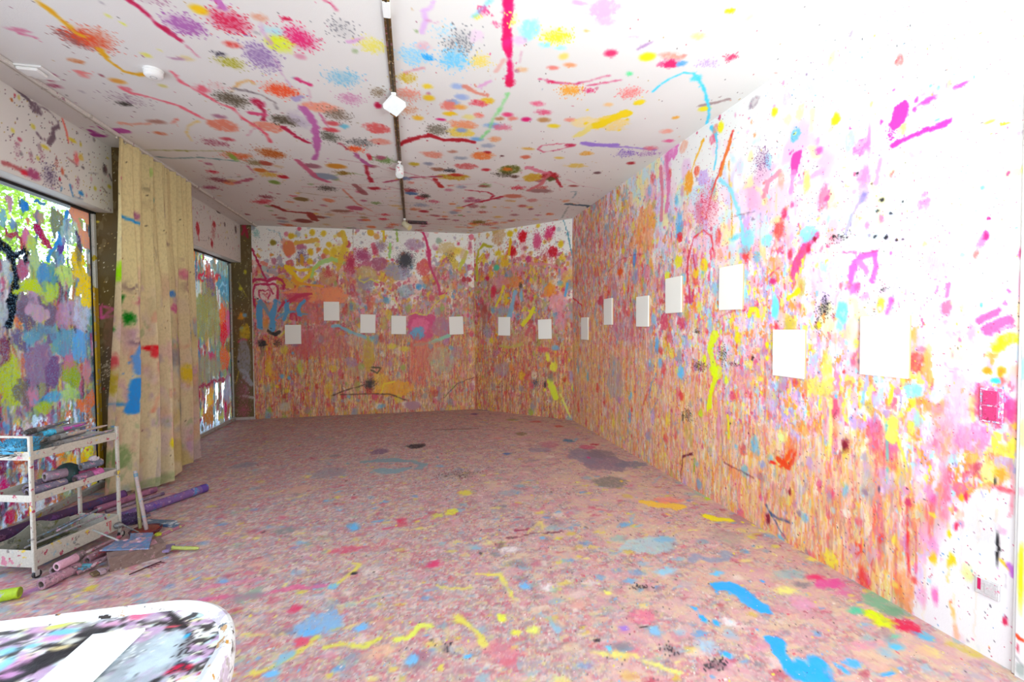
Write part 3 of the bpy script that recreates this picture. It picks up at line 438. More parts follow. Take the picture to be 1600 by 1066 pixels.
B7 = [('b', 212, 172, 31, 36, 'd27a50', .95, .2), ('o', 320, 98, 13, 14, 'd2b22a'), ('o', 372, 103, 12, 13, 'd2b22a'), ('o', 383, 187, 14, 16, 'd2ae2a'), ('o', 312, 190, 13, 17, 'd2ae2a'), ('o', 310, 233, 13, 15, 'd2ae2a'), ('o', 420, 186, 14, 15, 'd2b22a'), ('o', 222, 115, 15, 15, 'd2ae2a'), ('o', 397, 155, 13, 13, 'd2ae2a'), ('o', 590, 100, 16, 16, 'd2a82a'), ('o', 617, 117, 14, 14, 'd2a060'), ('l', [(245, 146), (290, 142), (340, 130)], 18, 'd2aa50'), ('o', 138, 146, 14, 13, '8a7a20'), ('s', 60, 104, 18, 22, '88b8b0', .8), ('o', 93, 266, 15, 14, 'b0b8b0'), ('l', [(112, 80), (125, 90), (165, 100), (180, 135)], 3, '6a98a8'), ('o', 347, 178, 9, 10, 'd28050'), ('o', 372, 210, 12, 13, 'c8705a'), ('o', 485, 152, 14, 16, 'b84a58'), ('s', 270, 212, 26, 40, '6a5078', .9), ('l', [(270, 205), (275, 250)], 12, 'c89028', .9),
 ('l', [(200, 260), (235, 290), (265, 330)], 20, 'deb810'), ('l', [(205, 258), (260, 275), (330, 265)], 14, 'deb810', .9), ('l', [(270, 325), (310, 290), (345, 255)], 15, 'deb810'), ('l', [(225, 320), (265, 335), (330, 345), (370, 348)], 12, 'd8942a'), ('l', [(230, 300), (255, 345), (240, 365)], 12, 'd8942a', .9), ('l', [(318, 300), (330, 265), (365, 235), (410, 222), (445, 232), (475, 245)], 17, 'a4c878', .9), ('l', [(40, 175), (70, 240), (105, 320), (125, 380)], 8, 'a81c48'), ('l', [(460, 95), (475, 150), (455, 215), (440, 265)], 20, 'd0b030', .85), ('l', [(650, 85), (652, 140)], 9, 'd0b428'), ('l', [(710, 95), (715, 140)], 8, '9ab050'), ('l', [(680, 150), (678, 215)], 10, '98c870', .9),
 ('b', 330, 390, 130, 36, 'e08a5e', .85, .5), ('b', 425, 395, 60, 42, 'e08a5e', .85, .5), ('b', 250, 400, 60, 20, 'b84060', .8, .5), ('l', [(215, 420), (250, 395), (300, 385)], 14, 'b83058', .9), ('l', [(225, 500), (230, 470), (250, 460), (262, 500)], 10, 'b83058', .9), ('b', 320, 470, 90, 60, 'c05a5a', .6, .6), ('b', 380, 600, 120, 80, 'b85858', .55, .6), ('b', 270, 620, 60, 70, 'b84a58', .5, .6),
 ('s', 550, 205, 42, 36, 'a0406c', .95, .8), ('s', 497, 245, 34, 50, 'b02850', .95, .6), ('b', 497, 240, 10, 20, 'a81c48', .8), ('b', 630, 245, 37, 33, 'a0566e', .9, .25), ('b', 612, 183, 15, 24, 'b83050', .9, .3), ('s', 640, 160, 34, 34, '9a8090', .8, .5), ('b', 715, 280, 60, 38, '9494ac', .8, .4), ('s', 750, 228, 46, 46, '22222c', 1, .9), ('b', 752, 225, 22, 22, '2e2e38', .8, .4), ('b', 793, 155, 46, 26, 'a888a0', .85, .3), ('b', 390, 305, 38, 36, 'c09060', .85, .3), ('s', 392, 290, 30, 26, 'b83a48', .7), ('b', 572, 295, 48, 40, 'bca070', .85, .4), ('b', 565, 335, 44, 28, '8c8498', .85, .4), ('b', 838, 260, 33, 36, 'c85050', .9, .35), ('b', 755, 370, 40, 30, '7a98b0', .6, .5), ('b', 812, 350, 14, 14, '4a90c0'), ('x', 1022, 316, 11, 12, 'a00828', 8, 0), ('o', 1048, 318, 8, 10, 'a82030'), ('o', 905, 137, 14, 15, 'a0b0a0'), ('o', 893, 90, 14, 14, 'd8a090'),
 ('l', [(828, 90), (845, 125), (858, 185), (862, 240)], 12, 'c02a64'), ('b', 857, 195, 13, 22, 'c02a64'), ('l', [(862, 240), (880, 290), (905, 345), (912, 385), (940, 380)], 9, 'b83060'), ('b', 940, 170, 36, 30, 'c8b078', .8, .5), ('b', 980, 245, 16, 24, 'c8b040', .9, .4), ('l', [(1033, 190), (1020, 225), (1000, 270)], 13, 'b8c040', .9), ('o', 1057, 120, 13, 14, 'd07888'), ('s', 1050, 170, 13, 40, 'b82a48', .7), ('b', 1020, 200, 16, 26, 'c8a880', .7, .4), ('s', 960, 210, 26, 26, '402028', .4),
 ('b', 825, 545, 62, 66, 'c03a70', .95, .25), ('b', 790, 500, 26, 26, 'c03a70', .95), ('b', 865, 500, 26, 26, 'c03a70', .95), ('b', 818, 530, 44, 38, 'd8688c', .9, .3), ('b', 808, 565, 32, 32, '58a0bc', .95, .3), ('b', 915, 540, 44, 46, 'a8687c', .85, .4), ('l', [(795, 620), (850, 612), (900, 600), (955, 578)], 14, '88bca0', .9), ('l', [(412, 535), (440, 530), (500, 562), (560, 582), (590, 600)], 13, '78a8b8', .9), ('l', [(770, 480), (800, 470), (825, 480), (850, 480), (880, 440), (920, 400), (950, 360)], 4, 'd0bc40'), ('l', [(690, 400), (720, 440), (730, 475)], 4, 'd0bc40'), ('l', [(625, 330), (590, 315), (560, 330), (535, 320), (540, 300)], 7, 'c8c050'),
 ('b', 700, 820, 90, 36, 'dc9a18', .85, .5), ('b', 640, 790, 40, 40, 'd8a830', .7, .5), ('s', 585, 800, 32, 28, '241810', .95, .7), ('l', [(585, 725), (640, 725), (620, 750), (590, 735)], 6, '4a3a18'), ('l', [(410, 855), (460, 835), (520, 815), (575, 800)], 5, '5a3828'), ('l', [(450, 850), (530, 848), (600, 845), (680, 850), (760, 878)], 5, '5a3a28'), ('b', 785, 900, 37, 20, 'a87c84', .95, .2), ('b', 810, 690, 46, 130, 'c85848', .6, .6), ('b', 920, 690, 60, 56, 'b0b090', .6, .5), ('b', 580, 660, 26, 80, 'b49a28', .75, .5), ('b', 520, 740, 40, 30, 'a8986a', .6, .5), ('b', 500, 700, 26, 26, 'a08098', .7, .5), ('o', 180, 765, 8, 11, '6a98b0'), ('o', 212, 773, 8, 10, '6a98b0'), ('b', 118, 720, 16, 46, 'd0aa28', .85, .5), ('b', 262, 720, 11, 34, 'a8c040', .85, .4), ('b', 690, 625, 20, 13, 'c8b830', .8), ('b', 745, 638, 20, 12, 'c8b830', .8), ('b', 990, 655, 30, 26, '9a7a8a', .6, .5), ('l', [(930, 865), (990, 800), (1070, 770)], 3, '5a4030'), ('b', 1080, 440, 16, 90, '704030', .5, .6), ('b', 650, 520, 14, 30, 'b8a050', .8), ('b', 500, 440, 9, 24, '5a7a98', .8), ('s', 170, 600, 40, 40, 'a83a58', .5), ('b', 520, 600, 40, 30, 'b8a898', .5, .6), ('b', 195, 905, 26, 22, 'b0b0a0', .7, .4), ('l', [(640, 840), (650, 800), (700, 790)], 8, 'd8b820'), ('b', 400, 830, 20, 40, 'd0a828', .7, .5), ('b', 850, 640, 60, 60, 'c06a58', .4, .6)]
BW.marks(380, 330, 2.963, B7)
BL = [('b', 225, 260, 150, 130, 'e6cfc8', .9, .3), ('l', [(70, 155), (110, 130), (170, 125), (215, 140), (240, 155), (290, 125), (360, 115), (420, 135), (448, 180), (440, 240)], 30, 'ac1e50', .95), ('l', [(100, 440), (75, 340), (80, 250), (110, 195), (170, 180), (225, 185), (250, 195), (300, 180), (350, 190), (375, 240), (372, 350)], 22, 'ac1e50', .95), ('l', [(240, 405), (170, 360), (140, 300), (150, 260), (190, 255), (225, 270), (260, 250), (285, 265), (280, 310), (250, 360)], 14, 'ac2a50', .95), ('l', [(225, 330), (195, 300), (215, 295), (228, 315), (250, 295), (265, 305), (230, 335)], 10, 'b83a50', .95), ('l', [(192, 40), (240, 150), (290, 250), (320, 300)], 13, 'a81c48'),
 ('b', 240, 580, 120, 170, 'd8906a', .5, .5), ('l', [(165, 385), (160, 480), (155, 560), (165, 690)], 62, '5490b8'), ('l', [(175, 400), (230, 480), (280, 560)], 44, '7088a0', .9), ('l', [(350, 385), (325, 470), (310, 560), (315, 660), (310, 725)], 66, '5490b8'), ('l', [(480, 400), (485, 480), (470, 560), (450, 610)], 50, '5490b8'), ('l', [(370, 590), (430, 540), (490, 520), (570, 515)], 32, '6494b4', .9), ('l', [(690, 375), (640, 430), (615, 490), (640, 550)], 40, '5490b8'), ('l', [(630, 540), (720, 545)], 20, '6a88a8', .9), ('o', 132, 356, 14, 9, '141216'), ('b', 225, 650, 30, 60, 'c88a40', .8, .4), ('l', [(255, 735), (300, 770), (350, 780), (395, 745)], 30, '1c1a1c', .95), ('x', 185, 890, 55, 45, '1e1a1c', 14, 3), ('l', [(190, 940), (195, 1030)], 30, '6a5a5a', .6), ('s', 370, 880, 60, 50, '2c2824', .8), ('l', [(390, 810), (440, 770), (455, 740)], 26, 'c8c040', .9), ('b', 450, 960, 50, 60, 'c0b840', .7, .5), ('b', 555, 1005, 20, 18, '6a98b0'), ('l', [(380, 500), (420, 440), (450, 400)], 24, 'b02448', .9), ('l', [(490, 390), (560, 350), (660, 320), (780, 295)], 30, 'b8304c', .9), ('l', [(520, 600), (530, 540), (560, 530), (590, 560), (600, 620)], 18, 'b02448', .9)]
BW.marks(385, 420, 7.6125, BL)
A7 = [('x', 1293, 117, 18, 25, 'c0001c', 30, 6), ('x', 1245, 185, 18, 22, 'b80420', 24, 5), ('x', 1433, 188, 22, 23, 'b80420', 26, 6), ('o', 1436, 82, 9, 11, 'c01a48'), ('s', 1360, 140, 22, 46, 'c04a74', 1, .9), ('b', 1360, 140, 16, 36, 'c85a80', .8, .4), ('s', 1415, 105, 26, 36, 'c8386c', 1, .8), ('o', 1235, 105, 14, 15, 'd0b428'), ('o', 1470, 152, 13, 16, 'd0b428'), ('x', 1321, 222, 14, 17, 'b83a70', 10, 1), ('o', 1172, 262, 13, 14, '58b090'), ('b', 1165, 85, 14, 18, 'b0a050', .8), ('b', 1180, 115, 30, 40, 'c09868', .7, .5), ('l', [(1480, 36), (1492, 70), (1505, 120), (1530, 230), (1545, 300)], 6, '6098a4'), ('l', [(1083, 320), (1082, 230), (1090, 180), (1112, 155), (1150, 165)], 9, 'b4ac38'), ('l', [(1237, 130), (1235, 170), (1230, 200)], 10, 'd0a820'), ('b', 1210, 240, 20, 20, 'd0a828', .9, .4), ('b', 1180, 195, 16, 13, 'd0b828', .9), ('s', 1400, 200, 60, 60, 'a83048', .35), ('b', 1270, 265, 40, 16, 'c88a90', .6, .5), ('l', [(1340, 245), (1400, 245), (1460, 262), (1500, 290)], 12, 'cc8090', .8), ('b', 1455, 235, 12, 14, 'a88860'), ('b', 1500, 300, 26, 26, 'd0b050', .6, .5), ('b', 1245, 325, 50, 26, 'd07a30', .7, .5), ('b', 1190, 330, 40, 30, 'c88a90', .7, .5), ('b', 1158, 375, 13, 30, 'b82040', .9, .4), ('l', [(1205, 350), (1190, 400), (1170, 440)], 12, 'd0c030', .9),
 ('l', [(1232, 490), (1245, 440), (1258, 375)], 17, '80a8c4', .9), ('l', [(1288, 370), (1288, 415)], 11, '80a8c4', .9), ('b', 1200, 465, 40, 20, '8898a8', .7, .5), ('l', [(1345, 450), (1325, 490), (1298, 522)], 20, 'd0c828', .95), ('l', [(1320, 460), (1350, 470)], 8, 'd0c828'), ('b', 1455, 420, 40, 44, 'e09aa0', .75, .5), ('b', 1420, 365, 30, 30, 'd88830', .8, .5), ('l', [(1500, 340), (1490, 390)], 13, '5aa0c8'), ('l', [(1310, 570), (1330, 525), (1350, 540), (1345, 600)], 12, 'b85a60', .9), ('b', 1390, 640, 26, 13, 'c84a58', .9, .4), ('b', 1445, 633, 18, 12, '70a0c0', .9), ('b', 1470, 500, 30, 60, 'd08a98', .6, .6), ('l', [(1190, 625), (1240, 632), (1290, 615)], 12, 'b0a84a', .8), ('b', 1435, 722, 18, 24, 'd4cc40', .95, .4), ('b', 1410, 680, 9, 20, 'd4cc40'), ('l', [(1420, 790), (1435, 830), (1445, 866)], 20, 'c8cc38'), ('o', 1397, 803, 5, 14, '181414'), ('b', 1425, 770, 14, 20, '807868', .8, .4), ('s', 1355, 795, 20, 20, '4a4a58', .9), ('l', [(1470, 850), (1490, 900), (1515, 955)], 8, 'd0c868'), ('b', 1530, 820, 9, 40, 'b8c040', .9, .4), ('b', 1520, 770, 10, 30, '9a80a0', .8), ('b', 1200, 730, 36, 30, '9a8a98', .6, .5), ('s', 1285, 345, 12, 16, '282020', .9), ('b', 1130, 560, 20, 30, '8a88a0', .6, .5), ('b', 1115, 470, 16, 60, '8a5048', .5, .6), ('b', 1250, 600, 70, 30, 'b8906a', .4, .6), ('b', 1130, 310, 9, 12, 'b02048'), ('b', 1070, 285, 9, 12, '9a9088')]
AW.marks(380, 330, 2.963, A7)
M_BW = painted('painted_plaster_back', (1, 1, .45), BWARM+('d8b840', 'e0a0a0'), 34, ('902040', '30283a', 'a88020', '5a3048'), .55, .6)
BW.smear(.6, .6); AW.smear(.6, .6)
tag(BW.mesh('wall_back', M_BW), 'paint-covered end wall with a red heart and blue brush letters', kind='structure')
tag(AW.mesh('wall_back_angled', M_BW), 'short angled wall with red paint splats, across the far corner', kind='structure')

# ---------------------------------------------------------------- floor
FL = Surf((0, 0, 0), (1, 0, 0), (0, 1, 0), steps((-3.0, 2.46, .0076, .0076)), steps((.9, 8.1, .0085, .024)), 'ae9790')
fq = fbm(FL.GS*.9, FL.GT*.7, 71, 4)
FL.C[..., :3] += (hx('a08886')-FL.C[..., :3])*sst(fq, .45, .62)[..., None]
FPAL = ('bc9088', 'a4908f', 'b07a7e', 'c0a49a', '98888c', 'c8a89c', 'a07e7c', 'b4a4a4', 'bc8a90', 'aa9c90', 'ccb4a8', '927674')
dense(FL, np.ones_like(FL.GS)*.9, FPAL, 2.2, 4.2, 22, .56, .6, .06)
dense(FL, np.ones_like(FL.GS)*.9, FPAL+('c06876', 'cfc090', '9aa8b0', 'd8c4b8', '9aa0a8'), 7, 11, 30, .60, .5, .05)
dense(FL, np.ones_like(FL.GS)*.9, ('c87078', 'd8c0b0', 'c8bc80', '98a8b4', 'e0d0c8', '8a7878', 'b85868', 'd0a090', 'a89aa0'), 22, 34, 14, .65, .55, .06)
dense(FL, sst(FL.GS, -1.2, 2.0)*.9, ('d4b49c', 'd0a8a4', 'd4bc9c', 'cc989e'), 6, 8, 12, .60, .6, .06)
FL.C[..., 3] = 1
nearf = lambda a, b: (.25+.75*float(sst(A(5.2-b), 0, 2.2)))*.9
dabs(FL, 950, nearf, ('b85468', 'c8687e', 'a84456', 'b87080', 'c890a0', 'c89a94', 'a8888c'), (.008, .045), (.3, .9), .8, .5)
dabs(FL, 750, nearf, ('d8cc4a', 'e0d87a', 'd8c860', 'c8b440'), (.008, .04), (.3, 1.0), .8, .5)
dabs(FL, 650, nearf, ('6aa8d0', '84b4cc', '5a9ccc', '90b0b8', '7aa0b0'), (.008, .045), (.3, 1.0), .8, .5)
dabs(FL, 500, nearf, ('e8dcd4', 'e0c8c0', 'b0a8b0', '8a7a84', 'd8a890', '707078', '8aa890'), (.01, .06), (.3, 1.0), .7, .5)
dabs(FL, 150, lambda a, b: .9, ('2c2830', '3a2a30'), (.004, .014), (.5, 1.5), .8, .5)
for _ in range(60):
    a, b = random.uniform(-2, 2.2), random.uniform(2, 5.5); t = random.uniform(-.5, .9); l = random.uniform(.1, .45)
    FL.line([(a, b), (a+l*.5*math.cos(t), b+l*.5*math.sin(t)+random.gauss(0, .03)), (a+l*math.cos(t+.2), b+l*math.sin(t+.2))], random.uniform(.004, .011), random.choice(('d8cc5a', 'd8d080', 'c84a6a', 'e0b0a0', '7ab0d0')), .75, .5, .4)
FL.specks(3000, ('c84a64', 'd8cc4a', '84b4cc', '3a3038', 'e8dcd4', 'a83a50', '6a5a60'))
F3 = [('l', [(640, 245), (700, 238), (760, 235)], 12, '7a9ca4', .8), ('l', [(765, 240), (830, 242), (865, 255), (850, 268)], 14, '7a9ca4', .8), ('l', [(700, 275), (740, 282), (800, 268)], 16, '80a4ac', .8), ('b', 835, 185, 33, 8, '1c1a22', .95, .5), ('b', 700, 206, 34, 11, '7c6078', .9, .3), ('b', 400, 345, 40, 14, 'cca08c', .8, .5), ('b', 350, 500, 42, 12, '7e8480', .8, .5), ('b', 605, 487, 20, 12, '60b0dc', .9, .5), ('b', 970, 430, 24, 11, 'd8d440', .95, .4), ('b', 915, 443, 20, 8, 'c8c850', .9, .4), ('b', 1025, 357, 30, 9, 'd4c850', .9, .5), ('b', 780, 468, 20, 12, 'c8405c', .9, .5), ('l', [(725, 375), (765, 405), (755, 440), (700, 480)], 5, 'd8c078', .8), ('l', [(650, 455), (700, 420), (740, 400)], 4, 'd8c078', .8), ('b', 905, 626, 28, 12, 'cc3a68', .9, .4), ('l', [(1180, 530), (1260, 515), (1380, 505)], 5, '5a2038', .9), ('l', [(1210, 500), (1250, 495)], 7, '8a2848', .8), ('l', [(1255, 510), (1290, 480), (1300, 465), (1310, 500)], 9, 'dcc87a', .9), ('l', [(0, 766), (100, 750), (220, 745), (400, 712), (500, 705)], 16, 'd4648c', .7), ('l', [(0, 725), (120, 700), (260, 680)], 14, 'd07890', .55), ('l', [(530, 710), (560, 690), (600, 660), (625, 625), (610, 620)], 11, 'd8cc60', .85), ('b', 525, 712, 20, 11, '70b4dc', .9, .5), ('o', 607, 664, 10, 5, '20202c'), ('b', 475, 845, 85, 42, '80acd0', .85, .5), ('b', 430, 880, 40, 16, '64aee0', .8, .5), ('b', 630, 865, 28, 14, '70b8e4', .9, .5), ('l', [(500, 935), (560, 925), (640, 935), (700, 910)], 16, 'd8d850', .85), ('l', [(760, 915), (810, 900), (850, 860), (890, 862)], 18, 'd8e060', .9), ('l', [(230, 1030), (300, 1010), (380, 970), (460, 900)], 16, 'd8cc58', .8), ('l', [(330, 990), (370, 965)], 20, '84b4c8', .85), ('l', [(180, 895), (260, 890), (350, 888)], 9, 'd8d068', .8), ('b', 410, 915, 28, 16, 'd05068', .9, .5), ('b', 385, 795, 26, 13, 'c83a60', .9, .5), ('b', 210, 745, 60, 16, '8c8c88', .8, .5), ('b', 120, 690, 18, 8, '74a8d0', .9), ('l', [(915, 705), (960, 718), (1050, 718)], 9, 'd8cc60', .9), ('l', [(1070, 665), (1150, 660), (1170, 700), (1205, 755)], 12, 'dcd464', .9), ('b', 1240, 706, 22, 15, '74b4e0', .9, .4), ('b', 1185, 570, 36, 10, 'e8e0dc', .9, .5), ('b', 1325, 710, 24, 12, 'ece4e0', .9, .5), ('l', [(990, 820), (1060, 880), (1095, 930)], 18, 'd8d060', .85), ('b', 700, 960, 60, 26, 'dcb090', .75, .5), ('b', 1160, 825, 18, 12, 'dce04a', .95, .4), ('b', 1275, 870, 24, 16, 'dce470', .95, .4), ('b', 1210, 880, 20, 10, 'dcd850', .9), ('l', [(1300, 815), (1340, 830), (1370, 870)], 11, '8ab8cc', .8), ('b', 1030, 968, 15, 10, '60b4e8', .95), ('b', 820, 985, 22, 18, '74bce4', .9, .5), ('s', 950, 945, 20, 14, '28242e', .8), ('b', 1105, 660, 6, 4, 'd8cc4a'), ('b', 110, 960, 26, 40, '8a98b8', .8, .4), ('b', 300, 1035, 30, 12, '70b8e8', .9, .5), ('b', 580, 570, 60, 12, 'c84a68', .7, .5), ('b', 195, 255, 40, 10, '7c8c98', .6, .5), ('b', 510, 285, 60, 20, '8c8890', .6, .5), ('b', 1190, 360, 40, 12, '94a0ac', .7, .5), ('b', 1160, 955, 70, 50, 'd07080', .5, .6), ('b', 460, 755, 40, 10, 'd0d0d8', .6, .5), ('b', 1360, 470, 30, 16, '6a6a74', .4, .6), ('l', [(1150, 560), (1160, 545)], 20, '5a4a44', .5), ('s', 1000, 290, 90, 20, '4a3438', .4)]
FL.marks(300, 620, 2.39, F3)
F5 = [('l', [(612, 692), (650, 690), (690, 715), (730, 750), (772, 776)], 38, '2aa4ee'), ('l', [(815, 905), (840, 910), (850, 960), (880, 1000)], 46, '1aa0f4'), ('b', 955, 1020, 85, 54, '1aa0f4', 1, .35), ('b', 1000, 990, 30, 30, '1aa0f4'), ('b', 1000, 1060, 60, 40, '1aa0f4'), ('b', 545, 815, 12, 18, '2aa4ee', 1, .5), ('o', 512, 780, 10, 12, '2aa4ee'), ('b', 600, 835, 12, 16, '2aa4ee', 1, .5), ('b', 640, 960, 22, 17, '3aa8f0', 1, .4), ('b', 1130, 990, 30, 16, '4aa8ec', .95, .5), ('b', 1090, 1010, 10, 26, '4aa8ec', .95, .5), ('b', 1268, 1036, 36, 8, '2aa4ee', 1, .4), ('b', 1300, 930, 32, 14, '58b8e0', .95, .4), ('b', 1250, 750, 80, 50, '7cac8c', .95, .4), ('b', 1290, 790, 50, 30, '6c9c7c', .9, .4), ('b', 1140, 787, 30, 18, '50c49c', .95, .4), ('b', 1215, 805, 40, 24, 'd0e400', 1, .4), ('b', 1255, 835, 46, 24, 'd0e400', 1, .4), ('b', 1350, 850, 46, 40, 'cc1248', .95, .5), ('b', 1300, 890, 30, 12, '70c0a0', .9, .4), ('b', 1410, 890, 30, 22, '5ab0d0', .9, .5), ('b', 1050, 678, 70, 26, 'd85098', .9, .5), ('b', 985, 655, 36, 12, 'd83068', .9, .5), ('b', 1090, 715, 50, 12, 'd070a0', .8, .5), ('b', 930, 755, 50, 34, 'd898b8', .75, .5), ('b', 880, 645, 70, 18, '90b8b8', .7, .5), ('b', 180, 285, 72, 24, '827a72', .9, .35), ('b', 150, 200, 80, 46, '8a7686', .85, .5), ('b', 80, 180, 60, 30, '8a8090', .8, .5), ('b', 260, 215, 60, 14, '7a7888', .8, .5), ('b', 700, 432, 54, 24, 'ac8486', .9, .4), ('l', [(560, 418), (600, 428), (640, 430)], 16, 'e8dc10', .95), ('l', [(310, 360), (370, 375), (450, 378)], 16, 'ecc048', .9), ('b', 410, 355, 60, 14, 'ec8a7a', .8, .5), ('b', 560, 330, 40, 22, 'a0c0a0', .85, .5), ('b', 570, 348, 26, 6, 'b8e010', .9), ('b', 630, 362, 22, 10, 'cc2050', .9, .5), ('b', 640, 500, 70, 40, 'a89a90', .6, .6), ('b', 330, 530, 110, 36, 'a4c8cc', .75, .5), ('b', 400, 630, 50, 16, '90c8e0', .85, .5), ('b', 400, 510, 40, 10, '78b0d0', .8, .5), ('b', 220, 505, 40, 12, '90b8b0', .7, .5), ('l', [(505, 590), (520, 570), (580, 590), (630, 585), (640, 560)], 16, '8494b0', .7), ('b', 310, 810, 60, 30, 'd86a88', .7, .5), ('b', 240, 858, 18, 8, '9a78c8', .9), ('b', 360, 865, 22, 16, '84bce4', .9, .5), ('s', 590, 1000, 56, 26, '241e28', .75), ('s', 420, 940, 36, 40, '2c2630', .6), ('s', 300, 695, 50, 14, '382c30', .6), ('x', 133, 906, 14, 10, '201c20', 10, 0), ('o', 312, 851, 14, 3, '281c24'), ('l', [(120, 950), (200, 960), (290, 968)], 12, 'dcd878', .85), ('l', [(320, 985), (390, 1010), (450, 1030)], 12, 'dcdc70', .85), ('o', 187, 940, 12, 11, '60c8ec'), ('b', 865, 705, 45, 14, 'e4e480', .85, .5), ('b', 175, 718, 14, 8, 'e4e070'), ('b', 600, 640, 30, 8, '60c0ec', .9), ('b', 770, 930, 50, 20, 'd08aa0', .6, .5), ('l', [(690, 935), (750, 938), (800, 935)], 4, 'b8b8c8'), ('b', 560, 920, 40, 30, '9cc8e0', .7, .6), ('b', 650, 830, 30, 20, 'e8e8e8', .8, .6), ('b', 1180, 920, 90, 20, 'd890a8', .6, .5), ('b', 1150, 660, 30, 10, '784858', .8, .5), ('b', 1010, 580, 60, 18, 'e8dc60', .8, .5), ('b', 950, 540, 60, 14, 'e8c888', .7, .5), ('b', 1250, 690, 60, 18, '98a0b0', .7, .5)]
FL.marks(880, 640, 2.5016, F5)
F4 = [('b', 440, 225, 60, 10, '54408c', .95, .4), ('b', 480, 232, 60, 8, '5a4490', .9, .4), ('b', 660, 250, 70, 8, '7a8490', .9, .4), ('b', 350, 268, 30, 9, '6a4a78', .9, .4), ('b', 1190, 507, 46, 14, '4c7c98', .95, .4), ('b', 690, 320, 46, 7, '98944a', .9, .5), ('b', 770, 445, 50, 14, '78683c', .7, .5), ('b', 640, 622, 42, 7, '4668a0', .95), ('b', 900, 338, 50, 10, 'c05a58', .8, .5), ('b', 1100, 378, 40, 10, 'c04a40', .85, .5), ('l', [(0, 410), (200, 405), (380, 400)], 6, '6a4c44', .7), ('b', 570, 482, 50, 7, 'd88a80', .8), ('b', 1020, 545, 90, 26, 'b86880', .6, .5), ('b', 1350, 565, 70, 20, 'c05070', .8, .5), ('b', 920, 590, 110, 24, '8a8498', .6, .5), ('b', 1480, 620, 120, 40, '807078', .8, .5), ('b', 1370, 657, 22, 7, 'c83a80', .9), ('b', 1420, 540, 40, 8, 'b02840', .9)]
FL.marks(680, 600, 5.714, F4)
F1 = [('l', [(250, 1000), (330, 950), (420, 930), (560, 905)], 34, '9a5a92', .6), ('b', 940, 930, 60, 30, 'ccb838', .9, .5), ('l', [(640, 1000), (740, 980), (830, 945)], 30, '8c8080', .7), ('b', 60, 890, 60, 14, 'b85058', .7, .5)]
FL.marks(0, 780, 6.66, F1)
M_FL = painted('painted_concrete_floor', (1, .6, 1), ('c07078', 'd8b8a8', 'c8c090', '98a4ac', 'b08088', 'dcc8bc', '9a8a8c', 'c88a84', 'b8989a', 'd0989c'), 60, ('c03a5c', '3a3038', 'd8cc4a', '6aa0c0', 'e8dcd4'), .62, .3, .4)
FL.smear(.9, .8)
tag(FL.mesh('floor', M_FL), 'floor thick with layered pink, yellow and blue paint', kind='structure')

# ---------------------------------------------------------------- ceiling
CE = Surf((0, 0, H), (1, 0, 0), (0, 1, 0), steps((-2.95, 2.46, .0082, .0082)), steps((1.3, 8.1, .0085, .024)), 'e7e4e1')
CE.C[..., :3] *= (1-.05*fbm(CE.GS*1.5, CE.GT*1.5, 81, 3))[..., None]
CP = ('c8304a', 'd8885a', 'd8b048', 'd88a7a', 'c05a78', 'a8a0a8', '98a4b8', 'b8605a', 'c8a878', '8a7a50', 'a85070', 'd86a3a', '8a3a48', '7a9a5a')
CE.specks(1500, ('b83a58', '504048', 'b89a48', 'a05078', '6a4a50'), lambda a, b: .25+.5*sst(b, 3, 6))
farf = lambda a, b: float(sst(A(b), 4.2, 6.2))*(.9 if a > -2.2 else .3)*(.5 if a > 1.6 else 1)
for _ in range(330):
    a, b = random.uniform(-2.4, 2.2), random.uniform(4.3, 8.0)
    if random.random() > farf(a, b): continue
    c = random.choice(CP); r = random.uniform(.02, .075); k = random.random()
    if k < .62: CE.blob(a, b, r, r*random.uniform(.6, 1.3), c, random.uniform(.6, .95), .25)
    elif k < .85: CE.spray(a, b, r*1.7, r*1.5, c, .9, .014, .3)
    else:
        t = random.uniform(-.6, .6); l = random.uniform(.15, .6)
        CE.line([(a, b), (a+l*.5*math.cos(t), b+l*.5*math.sin(t)+random.gauss(0, .08)), (a+l*math.cos(t), b+l*math.sin(t))], random.uniform(.004, .012), c, .85, .5, .6)
dabs(CE, 260, lambda a, b: .3+.6*farf(a, b), CP, (.006, .02), (.6, 1.6), .8, .3)
for _ in range(26):
    a, b = random.uniform(-1.8, 2.0), random.uniform(5.4, 7.9); t = random.choice((0, .1, -.2, 3.0)); l = random.uniform(.4, 1.3); p = [(a, b)]
    for q in range(5): p.append((p[-1][0]+l/5, p[-1][1]+random.gauss(0, .05)))
    CE.line(p, random.uniform(.003, .008), random.choice(('a02840', 'c05a70', '6a5a58', '507a88', '984a5a')), .8, .5, .5)
